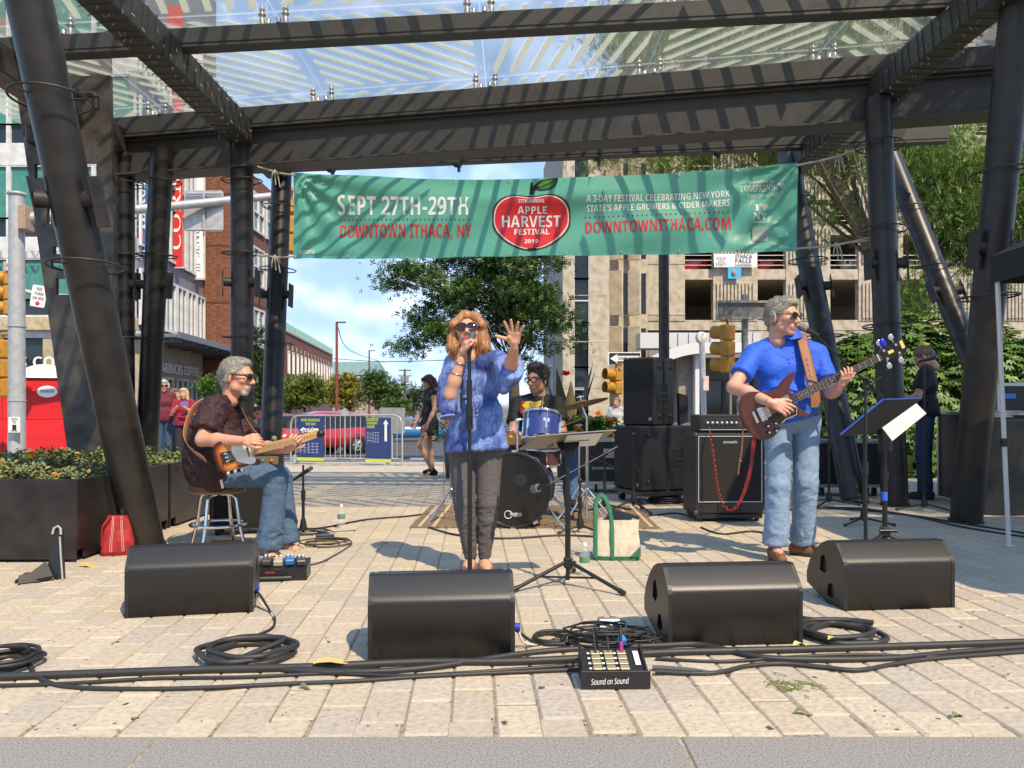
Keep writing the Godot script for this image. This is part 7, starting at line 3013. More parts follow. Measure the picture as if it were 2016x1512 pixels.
func right_side() -> void:
	var bk = metal_black()
	# canopy tent: one leg and a corner of its roof are in view
	var t = wthing("pop_up_tent", "black pop-up tent with a white leg at the right edge", "tent", V(5.15, 0, -4.6))
	var roof = MB.new()
	var x0 = 3.55
	var x1 = 6.55
	var z0 = -6.15
	var z1 = -3.15
	var ap = V((x0 + x1) / 2, 3.05, (z0 + z1) / 2)
	var cs = [V(x0, 2.14, z0), V(x0, 2.14, z1), V(x1, 2.14, z1), V(x1, 2.14, z0)]
	for k in 4:
		var a: Vector3 = cs[k]
		var b: Vector3 = cs[(k + 1) % 4]
		roof.tri(a, b, ap)
		roof.quad(a - V(0, .2, 0), b - V(0, .2, 0), b, a)
	part(t, "roof", roof, mat(.012, .013, .013, .75, .0, "fine", 3.0))
	for q in [[V(3.659, 0, -6.102), V(3.572, 1.982, -6.1)], [V(3.62, 0, -3.2), V(3.62, 2.1, -3.2)], [V(6.5, 0, -3.2), V(6.5, 2.1, -3.2)], [V(6.5, 0, -6.1), V(6.5, 2.1, -6.1)]]:
		var m = MB.new()
		m.bar(q[0], q[1], .019, 4)
		m.box(q[0] + V(0, .003, 0), V(.07, .006, .07))
		part(t, "leg", m, mat(.62, .6, .55, .45, .1))
		m = MB.new()
		m.bar(q[0].lerp(q[1], .37), q[0].lerp(q[1], .4), .028, 8)
		part(t, "leg_clamp", m, bk)
	# black cases and racks in the shade
	flight_case("flight_case", "tall black flight case in the shade behind the right post", V(5.331, 0, -8.9), V(1.1, .95, .8), -.1, false)
	var fc = flight_case("flight_case", "upright black flight case with a blue tape label behind the right post", V(5.172, 0, -9.1) + V(.05, 0, .3), V(.42, 1.25, .4), .1, false)
	var m = MB.new()
	m.box(V(-.08, 1.13, .205), V(.13, .05, .004))
	part(fc, "blue_label", m, mat(.02, .25, .6, .5))
	t = thing("mixing_rack", "open black rack with pale papers behind the tent leg", "rack", V(4.915, 0, -8), -.1)
	m = MB.new()
	m.box(V(0, .45, 0), V(.9, .9, .5), .01)
	part(t, "case", m, tolex())
	m = MB.new()
	for k in 3:
		m.box(V(-.28 + k * .05, .93 + k * .022, .1), V(.24, .02, .18), .004)
	part(t, "papers", m, mat(.4, .37, .33, .8))
	# stands waiting behind the posts
	mic_stand("spare_mic_stand", "black microphone stand behind the leaning right post", V(3.29, 0, -8.6), 1.1, 3, .3, V(0, .2, 0))
	mic_stand("spare_mic_stand", "black microphone stand in front of the soundman", V(4.082, 0, -8.2), 1.45, 3, .3, V(0, .9, 0))
	mic("microphone", "black microphone on the stand beside the soundman's shoulder", V(4.218, 1.513, -8.2), V(4.022, 1.467, -8.2), .014, .022)
	mic_stand("spare_mic_stand", "short black stand behind the bass player's elbow", V(3.055, 0, -7.2), .95, 3, .25, V(0, .5, 0), [V(2.914, 1.027, -7.2), V(3.209, 1.283, -7.2)])
	flight_case("flight_case", "low black case behind the leaning right post", V(3.849, 0, -9.6), V(.8, .5, .4), .0)

# ---------------------------------------------------------------- hands, heads, figures
# wrist, direction of the fingers, palm normal (out of the palm), thumb side; curl of index..little and thumb in radians
func hand(out: MB, w: Vector3, f: Vector3, pn: Vector3, curl: Array, spread := .1, th := .7, sc := 1.0) -> void:
	f = f.normalized()
	pn = (pn - f * pn.dot(f)).normalized()
	var s = f.cross(pn) * (1.0 if th >= 0 else -1.0)   # towards the thumb
	th = absf(th)
	var d = Sdf.new()
	d.kk = .007 * sc
	d.cap(w - f * .015 * sc, w + f * .02 * sc, .024 * sc, .024 * sc, .02)
	for k in 4:
		var o: float = (1.5 - k) * .019 * sc
		d.cap(w + f * .02 * sc + s * o * .7, w + f * (.08 - .004 * k) * sc + s * o, .0135 * sc, .0112 * sc, .012 * sc)
	d.cap(w + f * .02 * sc + s * .02 * sc, w + f * .05 * sc + s * .032 * sc + pn * .008 * sc, .016 * sc, .012 * sc, .012 * sc)
	var lens = [.072, .08, .074, .058]
	for k in 4:
		var o: float = (1.5 - k) * .019 * sc
		var p = w + f * (.082 - .004 * k) * sc + s * o
		var dir = (f + s * (1.5 - k) * spread).normalized()
		var ax = dir.cross(pn).normalized()
		for j in 3:
			dir = dir.rotated(ax, -curl[k] * [.6, 1.0, .7][j] * -1.0)
			var l: float = lens[k] * [.46, .3, .24][j] * sc
			var q = p + dir * l
			d.cap(p, q, [.0098, .009, .0082][j] * sc, [.009, .0082, .0072][j] * sc, .003)
			p = q
	var p = w + f * .032 * sc + s * .028 * sc
	var dir = (f * cos(th) + s * sin(th) + pn * .25).normalized()
	for j in 3:
		dir = (dir + (-s * .35 + pn * .15) * curl[4] * j).normalized()
		var q = p + dir * [.034, .03, .024][j] * sc
		d.cap(p, q, [.0135, .011, .0098][j] * sc, [.011, .0098, .008][j] * sc, .005)
		p = q
	d.mesh(.004 * sc, out)

func head_sdf(out: MB, x: Transform3D, sc: float, cell := .0055, wide := 1.0, nose := 1.0, open := .0) -> void:
	var d = Sdf.new()
	d.kk = .022
	d.ell(V(0, .032, -.012), V(.074 * wide, .086, .095))
	d.ell(V(0, -.028, .028), V(.06 * wide, .088, .064))
	d.cap(V(-.038 * wide, -.07, .015), V(.038 * wide, -.07, .015), .03)
	d.cap(V(-.012, -.1, .062), V(.012, -.1, .062), .019)
	for s in [-1.0, 1.0]:
		d.ell(V(.041 * s * wide, -.022, .062), V(.024, .02, .024), .02)
		d.ell(V(.078 * s * wide, -.012, -.012), V(.009, .033, .02), .006, Basis(Vector3.UP, .5 * s))
	d.cap(V(-.04, .024, .074), V(.04, .024, .074), .013, .013, .016)
	d.cap(V(0, .012, .09), V(0, -.03, .114 * nose), .0085, .0125, .01)
	for s in [-1.0, 1.0]:
		d.ell(V(.012 * s, -.036, .1), V(.009, .008, .012), .008)
	d.cap(V(-.021, -.064, .083), V(.021, -.064, .083), .0085, .0085, .01)
	d.cap(V(-.016, -.078 - open, .081), V(.016, -.078 - open, .081), .0085, .0085, .01)
	for s in [-1.0, 1.0]:
		d.ell(V(.033 * s, -.001, .097), V(.02, .012, .014), .012, Basis.IDENTITY, -1.0)
	d.cap(V(0, -.05, -.03), V(0, -.15, -.035), .052 * wide, .055 * wide, .025)
	var m = MB.new()
	d.mesh(cell, m)
	var k0 = out.v.size()
	for k in m.v.size():
		out.v.append(x * (m.v[k] * sc))
		out.n.append((x.basis * m.n[k]).normalized())
		out.c.append(face_col(m.v[k]))
		out.t.append(Vector2.ZERO)
	for k in m.i:
		out.i.append(k0 + k)

var skin = Color(.50, .27, .185)
var lips = Color(.42, .15, .12)
var beard = Color(0, 0, 0, 0)
var brows = Color(.12, .08, .05)
var eyes = false

func face_col(p: Vector3) -> Color:
	var c = skin
	var rosy = maxf(.0, 1.0 - (p - V(.04 * signf(p.x), -.03, .07)).length() / .035)
	c = c.lerp(Color(skin.r * 1.05, skin.g * .78, skin.b * .75), rosy * .6)
	if p.z > .075 and absf(p.y + .071) < .014 and absf(p.x) < .027:
		c = lips
	if beard.a > .0:
		var on = (p.y < -.055 and p.z > .03 and absf(p.x) < .036 and p.z > .055 - .3 * absf(p.x)) and not (absf(p.y + .071) < .01 and absf(p.x) < .02 and p.z > .083)
		if beard.b < .1:
			on = p.y < -.045 and p.y > -.115 and p.z > -.01 and c != lips
		if on:
			c = c.lerp(beard, beard.a)
	if absf(p.y - .026) < .006 and absf(absf(p.x) - .033) < .02 and p.z > .06:
		c = brows
	if eyes:
		var e = U(absf(p.x) - .033, (p.y + .001) * 1.4)
		if p.z > .06 and e.length() < .013:
			c = Color(.6, .55, .52) if e.length() > .006 else Color(.03, .02, .015)
			if p.y > .005:
				c = Color(.1, .06, .05)
	return c

func skin_mat() -> StandardMaterial3D:
	return vmat(.5, .0, "skin", 8.0, {"subsurf_scatter_enabled": true, "subsurf_scatter_strength": .12})

# trunk and limbs of one figure; J holds the joints, g the girth
func bones(d: Sdf, J: Dictionary, g: float, add: float, what: Array) -> void:
	var up: Vector3 = (J.sr - J.sl)
	var dn: Vector3 = (J.hr - J.hl)
	if "trunk" in what:
		var ch: Vector3 = J.chest
		var be: Vector3 = J.belly
		var pe: Vector3 = (J.hl + J.hr) / 2
		d.cap(J.sl.lerp(J.sr, .12), J.sl.lerp(J.sr, .88), .05 * g + add, -1, .04)
		d.cap(ch - up * .22, ch + up * .22, .1 * g + add, -1, .06)
		d.cap(be - dn * .3, be + dn * .3, J.get("br", .105) * g + add, -1, .06)
		d.cap(pe - dn * .32, pe + dn * .32, .1 * g + add, -1, .06)
		d.cap(J.neck, ch, .056 * g + add * .5, .085 * g + add, .05)
		for s in ["sl", "sr"]:
			d.cap(J.neck, J[s], .05 * g + add * .5, .05 * g + add * .7, .03)
	if "arms" in what:
		for s in ["l", "r"]:
			d.cap(J["s" + s], J["e" + s], .05 * g + add, .041 * g + add, .03)
			d.cap(J["e" + s], J["w" + s].lerp(J["e" + s], .62), .041 * g + add, .043 * g + add, .02)
			d.cap(J["w" + s].lerp(J["e" + s], .62), J["w" + s], .043 * g + add, .027 * g + add, .02)
	if "legs" in what:
		for s in ["l", "r"]:
			d.cap(J["h" + s], J["k" + s], .084 * g + add, .058 * g + add, .04)
			d.cap(J["k" + s], J["k" + s].lerp(J["a" + s], .35), .057 * g + add, .056 * g + add, .03)
			d.cap(J["k" + s].lerp(J["a" + s], .35), J["a" + s], .056 * g + add, .038 * g + add, .03)
	if "feet" in what:
		for s in ["l", "r"]:
			var a: Vector3 = J["a" + s]
			var f: Vector3 = J["f" + s]
			d.cap(a - V(0, .03, 0), a + f * .3 - V(0, .045, 0), .035, .03, .03)
			d.cap(a + f * .3 - V(0, .045, 0), a + f * .8 - V(0, .058, 0), .033, .024, .03)

func figure(label: String, J: Dictionary, g: float, o: Vector3, cell := .013) -> MeshInstance3D:
	var d = Sdf.new()
	bones(d, J, g, -.04, ["trunk"])
	bones(d, J, g, J.get("thin", -.024), ["legs"])
	bones(d, J, g, .0, ["arms", "feet"])
	var x: Transform3D = J.head
	d.cap(J.neck, x * V(0, -.1, -.03), .055 * g, .05 * g, .02)
	var m = MB.new()
	m.col = skin
	d.mesh(cell, m)
	smooth_normals(m)
	head_sdf(m, x, J.get("hs", 1.0), J.get("hc", .0055), J.get("wide", 1.0), J.get("nose", 1.0), J.get("open", .0))
	for h in J.get("hands", []):
		hand(m, h[0], h[1], h[2], h[3], h[4], h[5], h[6] if h.size() > 6 else 1.0)
	for k in m.v.size():
		m.v[k] -= o
	return one("person", m, skin_mat(), label, "person", o, J.get("group", ""))

func wear(p: MeshInstance3D, called: String, m: MB, ma: Material) -> MeshInstance3D:
	var w = part(p, called, m, ma)
	w.position = -p.position
	return w

func shell(J: Dictionary, g: float, add: float, what: Array, cell := .012) -> MB:
	var d = Sdf.new()
	bones(d, J, g, add, what)
	var m = MB.new()
	d.mesh(cell, m)
	return smooth_normals(m)

func hx(x: Transform3D, sc: float, p: Vector3) -> Vector3:
	return x * (p * sc)

# hair: caps and lumps in head space, the face cut away
func hair(p: MeshInstance3D, J: Dictionary, lumps: Array, cuts: Array, ma: Material, rough: float, fr: Vector3, cell := .006, sd := 1, strands := 500, length := .022, flow := V(0, -.35, -.8), lift := .35) -> void:
	var d = Sdf.new()
	d.kk = .02
	for q in lumps:
		if q.size() == 2:
			d.ell(q[0], q[1])
		else:
			d.cap(q[0], q[1], q[2], q[3])
	for q in cuts:
		d.ell(q[0], q[1], .012, Basis.IDENTITY, -1.0)
	var m = MB.new()
	d.mesh(cell, m)
	smooth_normals(m)
	folds(m, rough, fr, sd)
	# loose strands lying along the surface
	var r = RandomNumberGenerator.new()
	r.seed = sd
	var st = MB.new()
	var n0 = m.v.size()
	for k in strands:
		var e = r.randi() % n0
		var q = m.v[e]
		var n = m.n[e]
		if q.z > (.085 if lift > .1 else .06):
			continue
		var d2 = (flow.slide(n).normalized() + n * lift * r.randf() + V(r.randfn(), r.randfn(), r.randfn()) * (.14 if lift > .1 else .06)).normalized()
		var l = length * r.randf_range(.5, 1.2)
		st.tube([q - n * .003, q + d2 * l * .5 + n * .003, q + (d2 + flow * .25).normalized() * l], [.0016, .0015, .0004], 3, false)
	for e in [m, st]:
		for k in e.v.size():
			e.v[k] = J.head * (e.v[k] * J.get("hs", 1.0))
			e.n[k] = (J.head.basis * e.n[k]).normalized()
	var h = wear(p, "hair", m, ma)
	part(h, "hair_strands", st, ma).set_meta("kind", "stuff")

func glasses(p: MeshInstance3D, J: Dictionary, dark: Material, frame: Material, w: float, h: float, big := false) -> void:
	var x: Transform3D = J.head
	var sc: float = J.get("hs", 1.0)
	var fm = MB.new()
	fm.xf = x * Transform3D(Basis.from_scale(Vector3.ONE * sc), Vector3.ZERO)
	for s in [-1.0, 1.0]:
		var lm = MB.new()
		lm.xf = fm.xf * Transform3D(Basis(Vector3.UP, .18 * s), V(.034 * s, .004, .104))
		lm.ell(Vector3.ZERO, V(w, h, .006), 18)
		wear(p, "lens", lm, dark)
		var ring = []
		for k in 17:
			var a = TAU * k / 16
			ring.append(V(.034 * s, .004, .104) + Basis(Vector3.UP, .18 * s) * V(cos(a) * w, sin(a) * h, .002))
		fm.tube(ring, .003 if not big else .0045, 6, false)
		fm.tube([V(.066 * s, .012, .096), V(.079 * s, .012, .06), V(.08 * s, .01, -.01), V(.078 * s, .0, -.03)], .0032 if not big else .005, 6)
	fm.bar(V(-.016, .009, .113), V(.016, .009, .113), .003, 6)
	wear(p, "glasses_frame", fm, frame)

func people() -> void:
	singer()
	bassist()
	guitarist()
	drummer()
	others()

# look: direction of the face; tilt sideways
func head_at(c: Vector3, look: Vector3, roll := .0) -> Transform3D:
	var z = look.normalized()
	var x = Vector3.UP.cross(z).normalized()
	var b = Basis(x, z.cross(x), z)
	return Transform3D(b * Basis(Vector3.BACK, roll), c)

func shoes(p: MeshInstance3D, J: Dictionary, ma: Material, sole: Material, w := .042, h := .05, ln := .2) -> void:
	for s in ["l", "r"]:
		var a: Vector3 = J["a" + s]
		var f: Vector3 = (J["f" + s] * V(1, 0, 1)).normalized()
		var y: float = J["gnd"] if J.has("gnd") else a.y - .085
		var b = V(a.x, y, a.z) - f * .05
		var d = Sdf.new()
		d.kk = .02
		d.cap(b + V(0, .04, 0), b + f * .09 + V(0, .045, 0), w * .85, w * .9)
		d.cap(b + f * .09 + V(0, .04, 0), b + f * ln + V(0, .03, 0), w * .95, w * .72)
		d.cap(b + V(0, .05, 0), a, w * .8, w * .75)
		for q in d.caps:
			q[5] = Vector3.DOWN
			q[6] = -(y + .012)
		var m = MB.new()
		d.mesh(.007, m)
		smooth_normals(m)
		var sh = wear(p, "shoe", m, ma)
		m = MB.new()
		var poly = PackedVector2Array()
		var sd = f.cross(Vector3.UP)
		for k in 20:
			var t = TAU * k / 20
			var q = b + f * (ln * .5 + cos(t) * (ln * .5 + w * .8)) + sd * sin(t) * w * .98
			poly.append(U(q.x, q.z))
		m.xf = Transform3D(Basis(V(1, 0, 0), V(0, 0, 1), V(0, -1, 0)), V(0, y, 0))
		m.slab(poly, -.018, -.001)
		part(sh, "sole", m, sole)

func singer() -> void:
	skin = Color(.62, .345, .235)
	lips = Color(.5, .09, .09)
	beard = Color(0, 0, 0, 0)
	brows = Color(.3, .17, .09)
	var J = {}
	J.head = head_at(V(-.268, 1.479, -5.08), V(-.04, .30, 1.0), .03)
	J.hs = .97
	J.open = .008
	J.neck = V(-.22, 1.357, -5.12)
	J.sl = V(-.361, 1.297, -5.12)
	J.sr = V(-.078, 1.307, -5.06)
	J.chest = V(-.22, 1.181, -5.12)
	J.belly = V(-.219, .993, -5.1)
	J.hl = V(-.312, .778, -5.14)
	J.hr = V(-.142, .778, -5.14)
	J.el = V(-.372, 1.098, -4.97)
	J.wl = V(-.302, 1.315, -4.93)
	J.er = V(-.012, 1.233, -4.84)
	J.wr = V(.011, 1.36, -4.62)
	J.kl = V(-.291, .437, -5.1)
	J.kr = V(-.15, .437, -5.1)
	J.al = V(-.257, .095, -5.12)
	J.ar = V(-.17, .095, -5.12)
	J.fl = V(-.03, 0, .16)
	J.fr = V(.03, 0, .16)
	J.hands = [
		[V(-.299, 1.342, -4.93), V(-.261, 1.44, -4.9) - V(-.299, 1.342, -4.93), V(1, .0, -.25), [.85, .95, 1.05, 1.1, .5], .02, -.5, .92],
		[V(.011, 1.373, -4.6), V(.02, .86, .5), V(.05, -.45, .9), [.08, .04, .1, .12, .1], .3, -1.15, .97]]
	var p = figure("singer in a blue tunic with sunglasses holding the microphone, one arm stretched out", J, .93, V(-.214, 0, -5.125))
	# tights
	var d = Sdf.new()
	var grey = mat(.095, .085, .085, .85, .0, "denim", 9.0)
	for s in ["l", "r"]:
		d.cap(J["h" + s], J["k" + s], .09, .064, .012)
		d.cap(J["k" + s], J["k" + s].lerp(J["a" + s], .3), .063, .06, .012)
		d.cap(J["k" + s].lerp(J["a" + s], .3), J["a" + s] + V(0, .015, 0), .06, .036, .012)
	d.cap(J.hl + V(0, .05, 0), J.hr + V(0, .05, 0), .1, .1, .06)
	var m = MB.new()
	d.mesh(.01, m)
	smooth_normals(m)
	folds(m, .0045, V(9, 26, 9), 5, [.25, [.62, .35, 1.3, 1], [.43, 12.0, .8]])
	wear(p, "leggings", m, grey)
	# tunic: boxy trunk with a straight hem, wide sleeves
	d = Sdf.new()
	var hem = .7742
	var cn = V(.06, -1, 0).normalized()
	var co = cn.dot(V(-.2189, hem, -5.1))
	d.cap(J.sl.lerp(J.sr, .1), J.sl.lerp(J.sr, .9), .066, -1, .05)
	d.cap(J.chest + V(-.058, -.01, 0), J.chest + V(.058, -.01, 0), .096, -1, .05)
	d.cap(J.belly + V(-.055, 0, .01), J.belly + V(.055, 0, .01), .1, -1, .05)
	d.cap(J.belly + V(-.06, -.1, .0), J.belly + V(.064, -.1, .0), .103, -1, .05)
	d.cap(J.belly + V(-.07, -.2, .0), J.belly + V(.074, -.2, .0), .106, -1, .05, cn, co)
	d.cap(J.belly + V(-.076, -.26, .0), J.belly + V(.08, -.26, .0), .108, -1, .04, cn, co)
	# her right sleeve hangs in a wide bell from the lifted elbow
	var sl2 = V(-.38, 1.031, -5)
	d.cap(J.sl, V(-.376, 1.179, -5.03), .058, .066, .03)
	d.cap(V(-.376, 1.179, -5.03), sl2, .066, .06, .02, V(.12, -1, .25).normalized(), V(.12, -1, .25).normalized().dot(V(-.379, .964, -4.98)))
	# the other sleeve opens towards the camera round the forearm
	var so = (J.wr - J.er).normalized()
	var oc = so.dot(J.er.lerp(J.wr, .26))
	d.cap(J.sr, J.er, .058, .07, .03, so, oc)
	d.cap(J.er + V(0, -.01, 0), J.er.lerp(J.wr, .4) + V(0, -.02, 0), .068, .078, .02, so, oc)
	d.cap(J.er + V(-.03, -.05, .02), J.er + V(-.035, -.1, .03), .045, .03, .05)
	d.ell(J.neck + V(-.005, .03, .06), V(.046, .045, .045), .01, Basis.IDENTITY, -1.0)
	d.ell(J.neck + V(-.005, -.06, .12), V(.014, .1, .045), .01, Basis.IDENTITY, -1.0)
	m = MB.new()
	d.mesh(.008, m)
	smooth_normals(m)
	folds(m, .0012, V(30, 12, 30), 7)
	folds(m, .009, V(15, 2.6, 15), 8, [.25, [1.33, 1.05, .8, 1]])
	var f = FastNoiseLite.new()
	f.seed = 4
	f.frequency = 1.0
	f.fractal_octaves = 5
	# crackled dye: dark veins on mid blue with paler clouds
	for k in m.v.size():
		var q: Vector3 = m.v[k]
		var a = absf(f.get_noise_3d(q.x * 17.0, q.y * 10.0, q.z * 17.0))
		var b = f.get_noise_3d(q.x * 6.0 + 9.0, q.y * 4.0, q.z * 6.0)
		var c = Color(.17, .27, .6).lerp(Color(.045, .08, .3), clampf(.5 + b * 1.9, 0, 1))
		m.c[k] = c.lerp(Color(.02, .03, .12), smoothstep(.12, .0, a) * (.75 + .4 * b))
	wear(p, "tunic", m, vmat(.75, .0, "fine", 8.0, {"rim_enabled": true, "rim": .3}))
	# pale sleeve linings
	for q in [[J.er.lerp(J.wr, .262), so, .074], [V(-.376, .964, -4.985), V(.12, -1, .25).normalized(), .06]]:
		m = MB.new()
		var n: Vector3 = q[1]
		var bx = n.cross(Vector3.RIGHT).normalized()
		m.xf = Transform3D(Basis(n.cross(bx), n, bx) * Basis.IDENTITY, q[0])
		m.lathe([U(q[2], .002), U(q[2] * .9, .003), U(q[2] * .75, -.012), U(0, -.02)], 20)
		wear(p, "sleeve_lining", m, mat(.16, .22, .5, .8))
	for k in 6:
		m = MB.new()
		m.ell(V(-.211, 1.116, -4.985) + V(.0, -.028 * k, .02 - .003 * k), V(.006, .006, .004), 8)
		wear(p, "button", m, mat(.2, .22, .4, .3))
	# sandals
	for s in ["l", "r"]:
		var a: Vector3 = J["a" + s]
		var fd: Vector3 = J["f" + s].normalized()
		m = MB.new()
		for k in 4:
			var o = a + fd * (.03 + k * .035) - V(0, .045 + k * .01, 0)
			var st = []
			for j in 9:
				var w = PI * j / 8
				st.append(o + fd.cross(Vector3.UP) * cos(w) * (.046 - k * .001) + V(0, sin(w) * (.058 - k * .006) - .02, 0) + fd * .012 * sin(w * 2.0 + k))
			m.tube(st, .0075, 6, true, .4)
		var sn = wear(p, "sandal", m, mat(.34, .2, .12, .35, .4))
		m = MB.new()
		m.box(V(0, 0, 0), V(.085, .014, .25), .006)
		for k in m.v.size():
			m.v[k] = Basis(Vector3.UP, atan2(fd.x, fd.z)) * m.v[k] + V(a.x, .009, a.z) + fd * .065
		part(sn, "sole", m, mat(.12, .08, .05, .6))
	# hair: a full reddish blond bob
	hair(p, J, [[V(0, .045, -.025), V(.094, .082, .1)], [V(-.074, .05, .02), V(-.095, -.1, .02), .032, .04], [V(.074, .05, .02), V(.097, -.1, .0), .032, .042], [V(-.06, .0, -.06), V(-.07, -.14, -.05), .06, .055], [V(.06, .0, -.06), V(.07, -.14, -.05), .06, .055], [V(-.02, .098, .055), V(-.085, .035, .062), .026, .028], [V(-.02, .1, .05), V(.05, .085, .06), .028, .024], [V(.05, .085, .06), V(.088, .03, .055), .024, .026]],
		[[V(0, -.03, .1), V(.064, .105, .095)], [V(0, -.2, .06), V(.05, .12, .08)]], mat(.34, .15, .052, .5, .0, "fine", 7.0, .0, {"rim_enabled": true, "rim": .4}), .006, V(26, 5, 26), .006, 3, 900, .06, V(0, -1, 0), .02)
	glasses(p, J, mat(.03, .012, .02, .08), mat(.03, .015, .015, .2), .034, .023, true)
	# bracelets
	m = MB.new()
	for q in [[.35, .034], [.84, .03]]:
		var o: Vector3 = J.el.lerp(J.wl, q[0] * .6 + .38)
		var ax: Vector3 = (J.wl - J.el).normalized()
		var bx = ax.cross(Vector3.BACK).normalized()
		var r = []
		for k in 17:
			r.append(o + (bx * cos(TAU * k / 16) + ax.cross(bx) * sin(TAU * k / 16)) * q[1])
		m.tube(r, .0045, 6, false)
	wear(p, "bracelet", m, mat(.4, .33, .25, .3, .8))

func jeans(p: MeshInstance3D, J: Dictionary, g: float, col: Color, flare := .062, sd := 3, seat := true, called := "jeans") -> MeshInstance3D:
	var d = Sdf.new()
	for s in ["l", "r"]:
		d.cap(J["h" + s], J["k" + s], .094 * g, .076 * g, .012)
		d.cap(J["k" + s], J["a" + s] + (J["k" + s] - J["a" + s]).normalized() * .01, .075 * g, flare * g, .012, (J["a" + s] - J["k" + s]).normalized(), (J["a" + s] - J["k" + s]).normalized().dot(J["a" + s] + V(0, .0, 0)))
	d.cap(J.hl + V(0, .05, 0), J.hr + V(0, .05, 0), .1 * g, -1, .03)
	d.cap(J.hl.lerp(J.belly, .45), J.hr.lerp(J.belly, .45), .092 * g, -1, .04)
	var m = MB.new()
	d.mesh(.009, m)
	smooth_normals(m)
	folds(m, .0018, V(15, 30, 15), sd + 1)
	var kl: Vector3 = J.kl
	var al: Vector3 = J.al
	folds(m, .0095, V(7, 8, 7), sd, [.3, [al.y + .06, 9.0, .9], [kl.y, 8.0, .7]])
	var o = wear(p, called, m, mat(col.r, col.g, col.b, .85, .0, "denim", 1.6))
	return o

func tshirt(p: MeshInstance3D, J: Dictionary, g: float, add: float, ma: Material, called := "shirt", sleeve := .72, hem := .3, sd := 6, amp := .011) -> MeshInstance3D:
	var d = Sdf.new()
	bones(d, J, g, add, ["trunk"])
	var up: Vector3 = J.sr - J.sl
	# the shirt falls over the hips
	var pe: Vector3 = (J.hl + J.hr) / 2
	var dn: Vector3 = J.hr - J.hl
	d.cap(pe.lerp(J.belly, .3) - dn * .34, pe.lerp(J.belly, .3) + dn * .34, .112 * g + add, -1, .06, (pe - J.belly).normalized(), (pe - J.belly).normalized().dot(pe.lerp(J.belly, hem)))
	for q in d.caps:
		if q[2] > .09 and q[5] == Vector3.ZERO and q[0].distance_to(pe) < .12:
			q[5] = (pe - J.belly).normalized()
			q[6] = (pe - J.belly).normalized().dot(pe.lerp(J.belly, hem))
	for s in ["l", "r"]:
		var a: Vector3 = J["s" + s]
		var e: Vector3 = J["e" + s]
		var ax = (e - a).normalized()
		d.cap(a, a.lerp(e, sleeve + .05), .05 * g + add, .056 * g + add, .03, ax, ax.dot(a.lerp(e, sleeve)))
	d.ell(J.neck + (J.head.origin - J.neck) * .35 + J.head.basis.z * .02, V(.06, .05, .06), .012, Basis.IDENTITY, -1.0)
	var m = MB.new()
	d.mesh(.0085, m)
	smooth_normals(m)
	folds(m, amp * .2, V(17, 20, 17), sd + 1)
	folds(m, amp, V(7, 9, 7), sd, [.4, [J.chest.y, J.belly.y, .6, 1]])
	return wear(p, called, m, ma)

